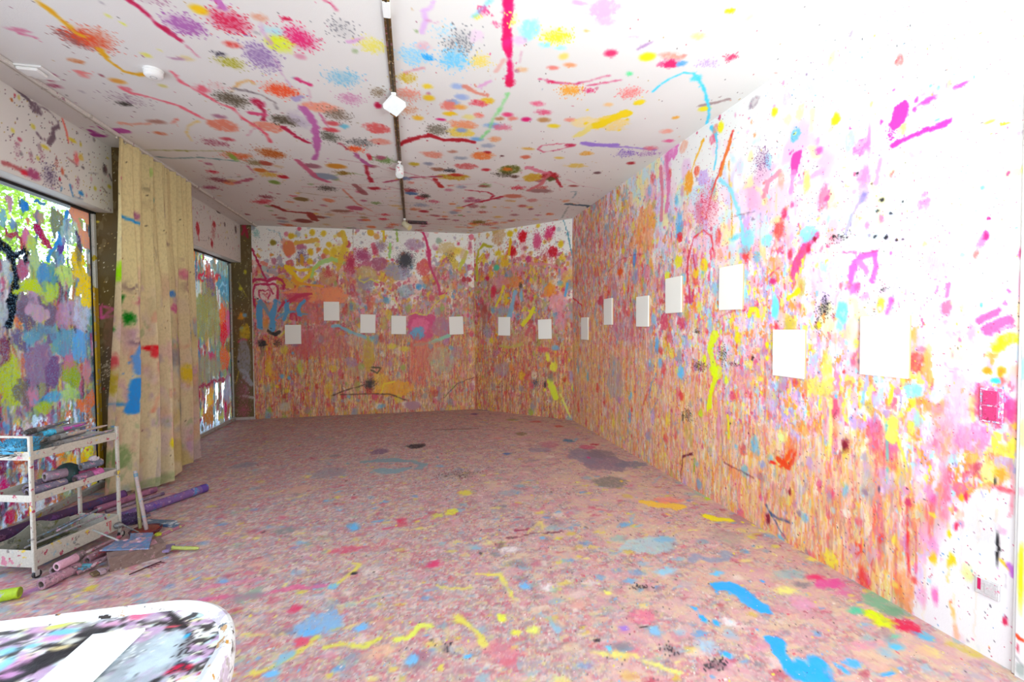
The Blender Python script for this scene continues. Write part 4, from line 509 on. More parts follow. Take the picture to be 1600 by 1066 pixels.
C7 = [('s', 310, 165, 60, 40, '9a5a58', .95, .3), ('s', 375, 165, 75, 48, 'd8522c', .95, .6), ('s', 420, 150, 60, 40, 'd88a70', .7), ('s', 770, 106, 84, 46, 'ac6aae', .95, .5), ('s', 955, 90, 92, 52, 'd02052', .95, .5), ('s', 1250, 160, 72, 52, 'dc2c74', .95, .4), ('f', 1165, 185, 70, 40, 'dcec30', .9), ('f', 1140, 130, 50, 22, 'a4e4ee', .7), ('s', 1090, 235, 78, 62, '9c80b2', .85, .3), ('s', 920, 226, 36, 14, '4a4654', .8), ('s', 965, 265, 66, 26, 'aaa630', .85, .3), ('s', 1430, 325, 84, 32, '8cc4dc', .85, .3), ('s', 1175, 380, 78, 34, 'e8562c', .95, .5), ('s', 965, 415, 76, 32, '5c5242', .95, .4), ('s', 1420, 120, 74, 52, '8a8a90', .4), ('s', 1550, 190, 64, 38, 'e4dc70', .9, .4), ('s', 640, 8, 80, 16, 'b088a0', .5), ('s', 515, 432, 34, 12, '2c2824', 1, .4), ('s', 520, 412, 84, 26, 'a890a0', .45), ('b', 928, 522, 64, 24, 'de8068', .9, .3), ('b', 1115, 530, 62, 19, 'e08e78', .9, .3), ('s', 1180, 502, 68, 24, '524838', .95, .4), ('b', 1340, 448, 76, 20, 'ee9c84', .9, .3), ('s', 1405, 478, 58, 26, '807060', .85, .2), ('s', 1460, 412, 58, 26, 'd098b8', .85, .3), ('s', 1375, 570, 46, 22, '5c5c50', .95, .4), ('s', 1500, 595, 62, 18, '606060', .8), ('s', 1480, 622, 36, 14, 'e85a20', 1, .7), ('s', 1130, 640, 62, 22, 'b05a14', .95, .5), ('s', 900, 597, 56, 15, 'a85a70', .8), ('b', 1572, 535, 50, 22, 'd85c5c', .9, .4), ('b', 1585, 590, 40, 12, 'e09080', .85), ('s', 1575, 385, 40, 24, '8a7458', .8), ('f', 1245, 500, 60, 40, 'c2b8ca', .8), ('s', 910, 360, 50, 20, 'd8a0a0', .5),
 ('o', 828, 40, 32, 18, 'e8be10'), ('o', 1193, 79, 20, 7, 'c8104a'), ('b', 968, 187, 30, 12, 'd85650'), ('b', 1082, 72, 30, 16, 'dca890'), ('b', 775, 243, 26, 10, 'dccc9c', .9), ('b', 735, 243, 28, 7, 'b080a0', .8), ('o', 490, 338, 28, 10, 'd8983c', .9), ('b', 320, 255, 28, 9, 'c8743c', .9), ('o', 650, 506, 35, 9, 'a87a70', .9), ('o', 915, 485, 26, 8, 'a8708a', .9), ('o', 1575, 440, 14, 11, 'c0104a'), ('o', 1435, 526, 18, 8, '7cc4d8'), ('o', 1390, 515, 28, 9, 'd06068'), ('o', 1380, 541, 30, 9, 'd0505c'), ('o', 947, 580, 26, 7, 'c05060'), ('b', 668, 556, 22, 7, 'd08060'), ('b', 1540, 655, 9, 12, 'c01030'), ('o', 1180, 738, 18, 6, 'b81028'), ('o', 1350, 736, 54, 13, '8e9cac'), ('o', 1402, 693, 40, 10, 'c88c30'), ('o', 1300, 692, 36, 9, 'a0707c'), ('s', 1430, 722, 36, 9, '886818', 1, .5), ('o', 1145, 760, 20, 8, '7c9a48'), ('o', 1560, 786, 26, 6, 'a82034'), ('o', 1480, 868, 36, 9, 'b85c78'), ('o', 1255, 830, 30, 8, '80683c'), ('s', 1360, 786, 46, 12, '4c443c', .9, .3), ('o', 1265, 921, 34, 8, '803838'), ('o', 1085, 710, 26, 8, 'c8742c'), ('o', 1110, 682, 26, 8, 'a85040'), ('o', 1330, 905, 30, 5, '905048'), ('o', 1420, 880, 40, 6, '987068'), ('b', 345, 310, 18, 12, 'e48a88', .9, .5), ('l', [(330, 300), (370, 308)], 8, 'e48a88'), ('o', 610, 230, 18, 9, 'dcd860', .8), ('o', 450, 66, 11, 8, 'dce070', .7), ('o', 513, 100, 10, 7, 'dce060', .8), ('o', 660, 205, 10, 6, 'e4e090', .7), ('o', 678, 358, 16, 7, 'd0c878', .8), ('b', 75, 125, 36, 9, 'd06a90', .7, .5), ('l', [(80, 140), (140, 155)], 7, 'd04a80', .8), ('o', 1252, 236, 22, 11, 'd890a8', .8), ('b', 200, 308, 22, 10, 'a04068', .9, .3), ('b', 228, 358, 24, 8, 'a04868', .9, .3), ('b', 195, 325, 16, 12, 'a84060', .9, .4),
 ('l', [(145, 0), (200, 35), (255, 85), (320, 138), (345, 150)], 13, 'dca412'), ('l', [(415, 205), (430, 225), (470, 265), (520, 298), (575, 312), (622, 312)], 11, 'dca412'), ('l', [(538, 0), (580, 30), (640, 85), (700, 135), (755, 172)], 14, 'b8104c', 1, .4), ('l', [(690, 115), (745, 165)], 9, 'b8104c'), ('l', [(780, 195), (825, 236)], 5, 'b8104c'), ('l', [(505, 365), (540, 385), (640, 410), (745, 440), (800, 470), (845, 492)], 6, 'e47484'), ('b', 522, 370, 22, 9, 'e47484', .9, .5), ('l', [(715, 300), (760, 345), (830, 382), (900, 425), (970, 452), (1010, 492), (1070, 530), (1110, 560), (1128, 592)], 6, 'e06478'), ('b', 845, 372, 24, 14, 'e06478', .9, .5), ('l', [(1030, 565), (1045, 545), (1085, 535)], 7, 'c85a80'), ('b', 1075, 428, 24, 16, 'b01040', .95, .3), ('l', [(1085, 440), (1105, 470), (1098, 500)], 14, 'b01848'), ('l', [(1050, 472), (1100, 478)], 10, 'd0507c'), ('l', [(1180, 530), (1200, 545), (1225, 560)], 12, 'b01848'), ('l', [(1230, 570), (1285, 595)], 7, 'b01848'), ('l', [(1265, 450), (1295, 490), (1310, 530), (1320, 590), (1322, 640), (1310, 665)], 26, 'bc64a8', .9), ('l', [(1150, 250), (1180, 310), (1220, 360)], 5, 'bc74b0'), ('l', [(1090, 100), (1095, 130), (1130, 180)], 18, 'd0a0d0', .7), ('l', [(1240, 330), (1290, 350)], 10, 'd03a78'), ('l', [(1285, 370), (1300, 440)], 5, 'c86a98'), ('l', [(1330, 470), (1370, 530)], 7, 'c8588c'), ('l', [(1255, 405), (1230, 415)], 22, 'a89ccc', .8), ('l', [(825, 503), (785, 525), (778, 555), (800, 588)], 8, 'dcb02c'), ('l', [(965, 380), (1000, 345), (1035, 335), (1060, 350)], 9, 'd8a04c', .9), ('l', [(970, 370), (1030, 380), (1090, 395), (1140, 425), (1155, 455)], 5, '807478'), ('l', [(715, 515), (740, 498)], 11, 'e08070'), ('l', [(500, 515), (560, 518), (620, 512)], 6, 'e09a84', .8), ('l', [(622, 650), (720, 660), (830, 656), (950, 668), (985, 672)], 4, '5a8a8a'), ('l', [(600, 625), (780, 628), (930, 630)], 4, '9a9a50'), ('b', 970, 655, 14, 15, '84b04c', .95), ('o', 626, 652, 9, 7, '3a8a9a'), ('l', [(370, 570), (400, 555), (380, 545)], 16, 'a83c90', .9), ('l', [(380, 565), (430, 566)], 10, 'a83c90'), ('l', [(440, 535), (470, 545), (520, 545)], 13, 'b04498', .9), ('l', [(1140, 858), (1190, 880), (1290, 890), (1312, 918)], 6, '983030'), ('l', [(1520, 690), (1530, 720), (1550, 760)], 16, 'a81c38'), ('l', [(1480, 640), (1510, 670), (1540, 690)], 12, 'b05890', .9), ('l', [(1240, 668), (1270, 695), (1320, 740), (1370, 760)], 14, 'c45e80', .9), ('l', [(1415, 595), (1450, 625)], 6, 'a01c38'), ('l', [(1480, 770), (1520, 810)], 16, '905054', .8), ('l', [(985, 765), (1050, 745)], 12, 'b04a68', .8), ('l', [(1030, 690), (1060, 720)], 5, 'b04868'), ('l', [(1430, 790), (1490, 850), (1550, 880)], 6, 'c86a50', .8), ('l', [(905, 0), (925, 20), (930, 35)], 22, 'c470b8', .9), ('l', [(1350, 0), (1385, 20), (1400, 40)], 9, 'c83468'), ('l', [(1450, 175), (1510, 160)], 9, 'd8a0d0', .8)]
CE.marks(0, 0, 2.6667, C7)
C8 = [('l', [(515, 0), (519, 60), (512, 120), (514, 185), (521, 240), (524, 300), (520, 355)], 30, 'd81466'), ('b', 522, 345, 20, 16, 'd0104c', 1, .5), ('b', 518, 40, 20, 26, 'dc1a70'), ('b', 512, 180, 16, 22, 'e02a80'), ('l', [(590, 150), (592, 175)], 8, 'b03068'), ('l', [(575, 210), (565, 260)], 4, 'c04880'), ('l', [(500, 250), (465, 300)], 14, 'e0a8a0', .7), ('l', [(205, 10), (190, 35), (165, 45), (175, 85), (158, 130)], 18, 'dcb8e4', .9), ('l', [(175, 85), (225, 92)], 6, 'd08ab8'), ('b', 165, 195, 30, 20, 'e0b0c0', .7, .5), ('b', 915, 38, 62, 44, 'e8a8d0', .85, .5), ('b', 930, 90, 44, 16, 'e8b0cc', .8, .5), ('b', 810, 10, 34, 10, 'd8a0d0', .8, .5), ('b', 605, 122, 42, 40, 'a0e8f2', .95, .4), ('b', 670, 186, 25, 12, 'a0e8f2'), ('b', 735, 199, 24, 10, 'b0ecf4'), ('b', 795, 100, 20, 12, 'd4f4f4', .8), ('s', 720, 150, 70, 38, 'ece640', .9, .4), ('s', 385, 75, 22, 18, 'ecd850', .9), ('s', 412, 48, 28, 20, 'd85890', .85, .3), ('s', 465, 102, 22, 12, 'e07aa0', .9, .3), ('l', [(370, 75), (420, 30), (440, 5)], 14, '70d0f0', .6), ('s', 315, 180, 74, 64, '80848c', .6), ('s', 250, 130, 60, 40, 'b0d8e8', .4), ('s', 125, 235, 84, 42, '94d4f2', .85), ('s', 185, 240, 30, 14, '30a8ee', 1, .8), ('s', 290, 250, 74, 48, '7cccf0', .85, .3), ('s', 400, 255, 48, 30, 'e8d470', .85, .3), ('s', 95, 325, 48, 24, 'ccb038', .85, .3), ('l', [(90, 302), (125, 292), (165, 282)], 8, 'd8909c', .9), ('s', 95, 390, 66, 26, 'e8a090', .9, .3), ('s', 105, 460, 48, 22, 'd09a7c', .75), ('b', 385, 155, 30, 24, 'e8c8e4', .6, .6), ('b', 565, 168, 30, 18, 'e4c0ec', .8, .5), ('b', 575, 290, 26, 10, 'e0b890', .9, .5), ('s', 540, 80, 20, 40, 'ece080', .6),
 ('o', 183, 360, 21, 10, 'e8cc40'), ('o', 187, 408, 23, 11, 'e4c030'), ('o', 308, 360, 29, 12, 'a8bce0'), ('o', 325, 405, 28, 12, 'a4b6dc'), ('o', 285, 428, 30, 11, '9cb0d4'), ('b', 430, 420, 28, 13, 'e0b838'), ('b', 392, 432, 36, 13, 'dc5060', .95, .5), ('b', 270, 440, 32, 20, 'e48478', .95, .5), ('b', 320, 447, 26, 9, 'e8aa58'), ('o', 275, 475, 28, 8, 'e8c020'), ('o', 142, 492, 21, 9, 'e8b840'), ('o', 237, 498, 20, 5, 'd02878'), ('b', 395, 482, 20, 9, 'e88478'), ('o', 480, 494, 20, 8, 'c08868'), ('o', 515, 478, 22, 9, 'dc4c7c'), ('o', 537, 495, 20, 9, 'e09084'), ('o', 593, 498, 20, 9, 'd0106c'), ('o', 665, 500, 25, 10, 'b88c60'), ('o', 707, 525, 25, 8, 'e4cc30'), ('o', 778, 500, 26, 8, 'e89c8c'), ('b', 640, 432, 26, 10, 'e06c8c', .95, .4), ('b', 665, 468, 32, 11, 'd85a80', .9, .5), ('o', 352, 490, 26, 9, 'e8dc90', .9), ('s', 222, 540, 52, 24, '7c7668', 1, .6), ('b', 330, 520, 56, 17, 'e89870', .9, .5), ('b', 320, 552, 54, 19, 'e8cc50', .85, .4), ('o', 323, 543, 22, 9, '98aacc'), ('b', 455, 523, 40, 11, '84aeda', .95, .4), ('b', 490, 532, 36, 14, 'd87890', .85, .5), ('o', 385, 580, 25, 8, '80b0d8'), ('b', 460, 580, 24, 11, 'e09868', .9), ('o', 430, 608, 28, 8, 'a8b0c0'), ('l', [(340, 360), (380, 385), (425, 395)], 16, 'd8806c', .8), ('l', [(395, 360), (440, 338)], 12, 'dca0d0', .8),
 ('o', 945, 222, 27, 15, 'd8386c'), ('o', 1097, 237, 33, 18, 'e8e010'), ('b', 1200, 235, 54, 15, 'eca090', .9, .4), ('b', 1188, 265, 40, 19, 'd82068', .95, .5), ('b', 1240, 265, 20, 12, '58a4ec', .9, .4), ('s', 1445, 240, 30, 22, 'd84470', .95, .3), ('s', 1350, 262, 64, 22, 'cab0e0', .6), ('b', 1310, 150, 30, 15, 'f0d098', .9), ('b', 1440, 45, 20, 13, 'e8e010', 1, .5), ('b', 1525, 68, 16, 18, 'f0dcb0', .8), ('o', 705, 283, 26, 9, 'e08880'), ('o', 775, 271, 26, 9, 'e8a078'), ('o', 748, 235, 20, 14, 'ecd070', .9), ('b', 1025, 305, 15, 9, '58dc90', .9), ('s', 1028, 385, 54, 28, 'e88a88', .9, .4), ('s', 780, 378, 52, 26, 'e8a440', .95, .5), ('s', 855, 378, 28, 13, 'd84c7c', .95, .4), ('b', 1065, 427, 22, 11, 'ecd420'), ('o', 935, 436, 20, 8, 'ecc898'), ('o', 1335, 453, 22, 12, 'e8dc10'), ('l', [(1320, 440), (1380, 428), (1440, 412)], 9, 'a08888', .9), ('l', [(650, 330), (720, 345), (800, 350), (870, 335), (935, 315)], 6, 'cc3068', .9), ('l', [(855, 356), (920, 345), (985, 334)], 5, 'cc3068', .9), ('b', 700, 343, 20, 6, 'd02860'), ('l', [(885, 525), (930, 500), (970, 488), (1008, 474)], 24, 'ecd010'), ('b', 940, 515, 84, 28, 'f0d488', .8, .5), ('b', 840, 510, 54, 22, 'f2dca0', .8, .5), ('l', [(800, 570), (840, 545), (870, 520)], 16, 'ecdc78', .8), ('l', [(890, 522), (940, 498), (1008, 474)], 22, 'ecd010'), ('l', [(60, 605), (90, 590), (120, 580), (190, 566), (250, 584), (320, 582), (370, 592)], 14, 'a81028'), ('l', [(515, 390), (500, 425), (470, 470), (452, 500), (440, 540), (400, 580)], 11, '90d890', .9), ('l', [(795, 603), (740, 600), (660, 606), (640, 622), (665, 634), (730, 624), (790, 606)], 5, 'c03058'), ('b', 775, 606, 20, 7, 'c03058'), ('l', [(835, 597), (870, 603), (920, 606), (970, 604)], 11, '9878d0', .9), ('l', [(940, 612), (1030, 615), (1130, 625)], 6, '9878d0', .8), ('s', 1010, 640, 50, 16, '8868c0', .7), ('s', 1100, 640, 60, 14, 'a878b8', .5), ('b', 1110, 618, 30, 9, 'dc7c8c', .9), ('b', 1185, 587, 22, 7, 'e0709c'), ('b', 1175, 547, 26, 10, 'eca898'), ('l', [(1120, 382), (1150, 355), (1190, 328), (1250, 303), (1290, 305), (1305, 330), (1325, 355), (1340, 390), (1355, 450), (1350, 510), (1362, 530)], 12, '58d4f4'), ('b', 1300, 325, 20, 14, '58d4f4'), ('l', [(1060, 205), (1110, 178)], 8, 'b898c0'), ('b', 1215, 490, 14, 7, 'e8a840'), ('l', [(1010, 155), (1060, 150)], 5, 'e0b0c8'),
 ('b', 410, 650, 46, 16, 'e07c40', .95, .4), ('o', 430, 635, 16, 5, 'a81c28'), ('b', 200, 643, 46, 13, 'e0907c', .9, .3), ('o', 320, 658, 26, 7, 'a0a8b4'), ('b', 345, 693, 46, 12, 'c86868', .95, .4), ('b', 285, 738, 66, 13, 'b89420', .95, .4), ('b', 300, 729, 30, 6, 'b82820'), ('s', 270, 710, 36, 9, '2c2830', .9, .3), ('b', 525, 708, 46, 18, '586018', .95, .35), ('b', 515, 706, 20, 7, 'c87020'), ('s', 500, 728, 50, 10, '3c3420', .8), ('b', 620, 740, 42, 17, 'c8a430', .95, .4), ('b', 690, 735, 36, 14, 'a00c1c', .95, .4), ('b', 700, 745, 26, 10, '4a5018', .9, .5), ('l', [(690, 715), (720, 750), (740, 780)], 8, 'b01028'), ('o', 185, 682, 20, 6, '989cac'), ('o', 125, 684, 20, 7, 'ccb840'), ('l', [(210, 745), (225, 765), (240, 780)], 14, 'b02020', .95), ('o', 115, 806, 25, 6, '4c74a0'), ('s', 170, 818, 26, 11, '28241c', 1, .5), ('o', 540, 818, 42, 8, 'c87c68'), ('o', 415, 775, 20, 5, '985050'), ('o', 425, 708, 18, 6, 'c03040'), ('o', 650, 796, 52, 8, '9c7878'), ('o', 165, 881, 20, 5, 'a82838'), ('s', 395, 926, 34, 8, '70600c', 1, .8), ('l', [(330, 862), (390, 842), (440, 830), (458, 815), (430, 800), (340, 792)], 6, 'b02440'), ('l', [(400, 842), (490, 820)], 6, 'b02440'), ('l', [(600, 795), (650, 770), (690, 725)], 8, 'c87078', .9), ('l', [(600, 700), (650, 715), (680, 720)], 12, 'd87890', .8), ('o', 790, 775, 20, 4, 'a05050'), ('l', [(780, 800), (800, 798), (795, 815), (785, 825)], 6, '4c7884'), ('b', 840, 640, 26, 9, 'd8982c', .9, .6), ('b', 800, 690, 40, 9, 'dcb840', .7, .6), ('o', 1030, 680, 18, 6, 'a01c28'), ('o', 887, 720, 16, 5, '6a4850'), ('l', [(760, 850), (850, 858), (858, 880)], 6, '506878'), ('l', [(770, 860), (740, 910)], 4, '607068'), ('l', [(0, 760), (120, 740), (240, 735)], 5, 'a83c60'), ('l', [(20, 700), (130, 730), (230, 760)], 4, 'c07080', .8), ('b', 90, 745, 30, 6, '7890b0'), ('o', 225, 705, 26, 7, '9c6c58'), ('o', 590, 655, 20, 8, 'd07860'), ('o', 545, 735, 16, 5, '5c4038'), ('o', 730, 658, 20, 5, 'dcc068'), ('o', 600, 620, 26, 5, 'd8b060'), ('o', 490, 650, 10, 3, '501820'), ('o', 285, 632, 20, 6, 'b88878')]
CE.marks(600, 0, 2.6667, C8)
M_CE = painted('painted_ceiling', (1, 1, 1), CP, 40, ('b03058', '5a4a50', 'b89a48', '9a5078'), .7, 0, .32)
CE.smear(.6, .5)
tag(CE.mesh('ceiling', M_CE), 'white ceiling covered with coloured paint blots and streaks', kind='structure')
# ================================================================ window wall, pillars, headers, rear of the room
def struct(name, mb, mat, label=None): return tag(mb.obj(name, mat), label, kind='structure')
WHITE = painted('painted_white_board', (1, 1, 1), CP, 40, ('903058', '3a343c', 'b8a030', '7a4a68'), .6, 0, .25)
BROWN = painted('painted_brown_timber', (1, 1, .5), ('4a3a20', '6a5630', 'd8c8a0', '3a2e1c'), 40, ('e8e0c8', 'c8b060', 'a87a60', '2a2418'), .5, .4, .25)
white_b = plain('white_board', 'd9d5cf', .6, 0, 20); brown_b = plain('brown_timber', '51421f', .5, 0, 25)
frame_m = stained('b8b8b0', ('c8b020', '8a7a80', 'a8a8a0', 'c86a80'), .3, 16, .4); dark_m = plain('dark_seal', '17181a', .5)

def header(y0, y1, marks, lab, n):
    s = Surf((XH, 0, 0), (0, 1, 0), (0, 0, 1), steps((max(y0, 3.2), y1, .009, .009)), steps((ZH, H, .009, .009)), 'e2dfda')
    s.specks(300, ('6a4a60', '303038', 'b8a030', '8a3a50')); dabs(s, 60, lambda a, b: .6, ('8a6a78', 'c8b838', 'b83a58', '5a5058', 'c890a0'), (.006, .02), (.6, 1.8), .85)
    marks(s)
    r = tag(put(bpy.data.objects.new('trim_%d' % n, None)), lab, kind='structure')
    s.mesh('fascia_board', WHITE, r)
    MB().box(((XH-3.0)/2-.001, (y0+y1)/2, (ZH+H)/2), (3.0+XH-.004, y1-y0, H-ZH), .004).obj('header_box', white_b, r)
def hm1(s):
    s.marks(0, 80, 4.1, [('l', [(0, 120), (60, 195), (150, 280), (200, 330)], 20, '6a5862', .95), ('b', 230, 370, 40, 34, '74606c', .95, .5), ('l', [(215, 330), (300, 375), (340, 410), (378, 470)], 5, '74606c'), ('l', [(375, 485), (340, 500), (345, 550), (315, 590)], 26, '74606c', .95), ('l', [(240, 530), (265, 560)], 14, '74606c'), ('l', [(400, 435), (425, 510), (440, 585)], 10, 'e88a80'), ('b', 465, 572, 24, 12, 'dccc50'), ('b', 288, 614, 24, 12, 'dccc50'), ('o', 212, 483, 15, 16, 'dcd460', .9), ('o', 82, 508, 13, 14, 'dcd460', .9), ('b', 60, 165, 26, 14, 'dcd040', .9), ('b', 490, 690, 16, 36, 'e8787c', .95, .4), ('b', 520, 680, 14, 20, 'dcb840', .9, .4), ('l', [(20, 715), (90, 740), (150, 770), (180, 785)], 26, 'b8686c', .95), ('b', 215, 790, 44, 32, 'a84c78', .95, .4), ('b', 155, 782, 20, 15, 'd02040', .95, .4), ('s', 320, 800, 60, 90, '6a5a78', .7), ('s', 200, 680, 20, 60, 'b08090', .6), ('s', 110, 640, 24, 60, 'b890a0', .5), ('s', 270, 670, 20, 40, 'b08090', .6), ('s', 362, 720, 16, 44, 'b88078', .7), ('b', 400, 770, 10, 22, 'c86a50', .9), ('b', 383, 820, 7, 12, 'b82040'), ('s', 500, 830, 14, 40, 'a06a80', .7), ('l', [(450, 860), (455, 890), (468, 925)], 11, '2a78b8'), ('b', 520, 912, 16, 14, '2a80c0', .95, .5), ('l', [(390, 895), (395, 875)], 10, '3a80b8'), ('l', [(470, 930), (530, 950)], 7, '2a4a78'), ('l', [(340, 880), (320, 895), (370, 905)], 9, '8a4a80'), ('b', 672, 760, 14, 28, '5a4c50', .95), ('l', [(580, 783), (630, 785)], 5, '5a5058'), ('l', [(700, 790), (715, 830)], 6, '6a6068'), ('l', [(655, 872), (685, 910)], 6, '6a5a48'), ('b', 610, 880, 9, 14, 'ccc458'), ('b', 700, 868, 12, 12, 'ccc458'), ('b', 95, 282, 7, 10, 'c04050'), ('b', 75, 312, 9, 12, 'b06a30'), ('l', [(580, 500), (600, 520), (650, 545)], 18, 'a84090', .9), ('l', [(430, 680), (490, 730)], 9, '9a4a50', .7)])
def hm2(s):
    s.marks(160, 200, 3.808, [('b', 567, 600, 10, 36, 'b8182c', .95), ('l', [(570, 630), (575, 670)], 3, 'b8303c'), ('b', 665, 575, 9, 18, 'b0303c'), ('s', 660, 620, 14, 50, 'b87878', .7), ('b', 652, 690, 7, 22, 'a82838'), ('l', [(560, 665), (620, 672)], 2, '504048'), ('b', 793, 605, 6, 22, '6a5a58'), ('b', 728, 575, 5, 12, '6a5a58'), ('b', 690, 500, 12, 6, '504840')])
header(-.8, YP, hm1, 'long white fascia box above the near window, streaked with grey paint', 1)
header(5.30, YB-.012, hm2, 'white fascia box with red dabs above the far window', 2)

# pillars
p1 = tag(put(bpy.data.objects.new('wall_pillar', None)), 'dark brown pillar between the windows, mostly behind the curtain', kind='structure')
s = Surf((0, YP, 0), (1, 0, 0), (0, 0, 1), steps((-2.95, -2.60, .008, .008)), steps((0, H, .009, .009)), '5a4a26', .5)
s.specks(160, ('d8c890', 'e8e0c8', 'b89a60', '8a7a50'))
s.marks(0, 280, 2.96, [('l', [(465, 585), (520, 600), (470, 645), (465, 590)], 12, 'cc5a98', .9), ('l', [(470, 640), (540, 630)], 12, 'cc5a98', .9), ('b', 510, 720, 30, 130, '8a6248', .7, .4), ('b', 490, 900, 30, 120, '4a4036', .6, .5), ('l', [(475, 870), (500, 860), (530, 885)], 6, 'c8bca8'), ('l', [(480, 890), (540, 930)], 5, 'c8bca8'), ('b', 510, 1040, 20, 60, '6a7a88', .7, .5), ('s', 510, 900, 40, 90, 'c8b8a0', .35), ('b', 480, 970, 4, 5, 'b83040'), ('o', 452, 197, 8, 5, 'd8c850')])
s.mesh('painted_face', BROWN, p1); MB().box((-2.775, YP+.204, H/2), (.35, .4, H-.002), .004).obj('post', brown_b, p1)
p2 = tag(put(bpy.data.objects.new('wall_pillar_end', None)), 'narrow brown pillar in the far corner beside the end wall', kind='structure')
s = Surf((0, YB-.01, 0), (1, 0, 0), (0, 0, 1), steps((-2.95, XP, .008, .008)), steps((0, H, .01, .01)), '5a4a26', .5)
s.specks(160, ('d8c890', 'e8e0c8', 'b8b040', '8a7a50'))
s.marks(290, 380, 3.436, [('l', [(285, 215), (330, 290)], 4, 'c8b830'), ('l', [(290, 290), (330, 220)], 3, 'a89040'), ('b', 295, 245, 10, 9, 'ccc020', .9), ('b', 320, 155, 8, 12, 'c0b420', .8), ('b', 300, 395, 16, 18, 'c88a20', .95, .5), ('l', [(290, 390), (283, 405)], 5, 'c88a20'), ('l', [(300, 380), (302, 395)], 5, 'c88a20'), ('l', [(312, 385), (308, 402)], 5, 'c88a20'), ('b', 318, 388, 12, 11, '6a98b0', .95), ('b', 305, 462, 15, 14, '5a98c0', .95), ('b', 318, 480, 28, 44, 'b8a020', .85, .5), ('l', [(285, 530), (310, 515), (325, 520)], 12, 'a83a48'), ('b', 315, 620, 36, 110, '8a8a94', .85, .35), ('l', [(295, 680), (330, 700), (355, 760), (310, 720)], 18, '94949a', .85), ('l', [(310, 820), (360, 830)], 12, 'b0a8a4', .8), ('l', [(330, 780), (320, 810)], 12, '8a7a78', .8), ('s', 310, 800, 40, 90, '8a4a58', .6), ('s', 310, 900, 40, 40, '9a5060', .7), ('l', [(285, 690), (270, 760)], 4, 'd0b030'), ('o', 284, 636, 4, 6, '141414'), ('l', [(345, 330), (330, 380)], 3, 'b8b0a0')])
s.marks(340, 320, 10, [('l', [(400, 340), (440, 400), (470, 510)], 40, '8a1c34', .95), ('l', [(440, 310), (385, 470)], 30, '98203c', .95)])
s.mesh('painted_face', BROWN, p2); MB().box(((XP-2.95)/2, YB+.095, H/2), (XP+2.95, .19, H-.002), .002).obj('post', brown_b, p2)
MB().box(((XP-2.95)/2, YB-.022, .022), (XP+2.95, .02, .044), .003).obj('base_strip', stained('b8a8a0', ('c88090', 'a89890'), .3, 18), p2)
MB().box((XP-.004, YB-.016, 1.2), (.014, .02, 2.4), .003).obj('corner_strip', stained('cfc6bc', ('c88090', 'a89890'), .3, 18), p2)

# glass with paint
def glass_mat(name):
    n = N(name); at = n.n('Attribute', attribute_name='paint'); co = n.coord((1, 1, .3), 'Position')
    nz = n.noise(co, 17, 5, .65); fine = n.noise(n.coord((1, 1, 1), 'Position'), 75, 4, .7)
    c = n.mix(n.step(fine, .5, .62), at.outputs['Color'], n.mix(.45, at.outputs['Color'], n.ramp(n.noise(co, 14, 3), ('c86a80', 'c8b850', '6a8aa0', '8a6a80', 'd0a080'))))
    cov = n.step(n.math('ADD', at.outputs['Alpha'], n.math('MULTIPLY', n.math('ADD', n.math('MULTIPLY', nz, .5), n.math('MULTIPLY', fine, .5)), 1.1)), 1.0, 1.07)
    d = n.n('BsdfDiffuse', {0: c}); t = n.n('BsdfTranslucent', {0: c}); p = n.n('MixShader', {0: .42, 1: d.outputs[0], 2: t.outputs[0]})
    tr = n.n('BsdfTransparent', {0: (.93, .98, .97, 1)}); gl = n.n('BsdfGlossy', {0: (1, 1, 1, 1), 1: .03}); fr = n.n('Fresnel', {0: 1.45})
    g = n.n('MixShader', {0: n.math('MULTIPLY', fr.outputs[0], .8), 1: tr.outputs[0], 2: gl.outputs[0]})
    m = n.n('MixShader', {0: cov, 1: g.outputs[0], 2: p.outputs[0]}); n.t.links.new(m.outputs[0], n.out.inputs[0]); return n.m
M_GL = glass_mat('painted_glass')
def window(n, y0, y1, step, fn, lab, edge):
    r = tag(put(bpy.data.objects.new('window_%d' % n, None)), lab, kind='structure')
    s = Surf((XW-.02, 0, 0), (0, 1, 0), (0, 0, 1), steps((y0, y1, step, step)), steps((.05, ZH-.02, step, step)), 'a8a8a0', 0.0); s.cover = True
    fn(s); s.smear(1.2, 1.8, 2.4); s.mesh('glass_pane', M_GL, r)
    MB().box((XW-.03, (y0+y1)/2, ZH-.011), (.07, y1-y0, .022), .002).obj('top_seal', dark_m, r)
    MB().box((XW-.02, (y0+y1)/2, .026), (.08, y1-y0, .052), .004).obj('sill_rail', frame_m, r)
    MB().box((XW-.025, y1-.017, ZH/2), (.06, .034, ZH-.01), .003).obj('jamb', edge, r)
    MB().box((XW-.03, y1-.045, ZH/2), (.03, .016, ZH-.03), .002).obj('jamb_seal', dark_m, r)
    if n == 1: MB().box((XW-.03, y0+.02, ZH/2), (.06, .04, ZH-.01), .003).obj('jamb', edge, r)
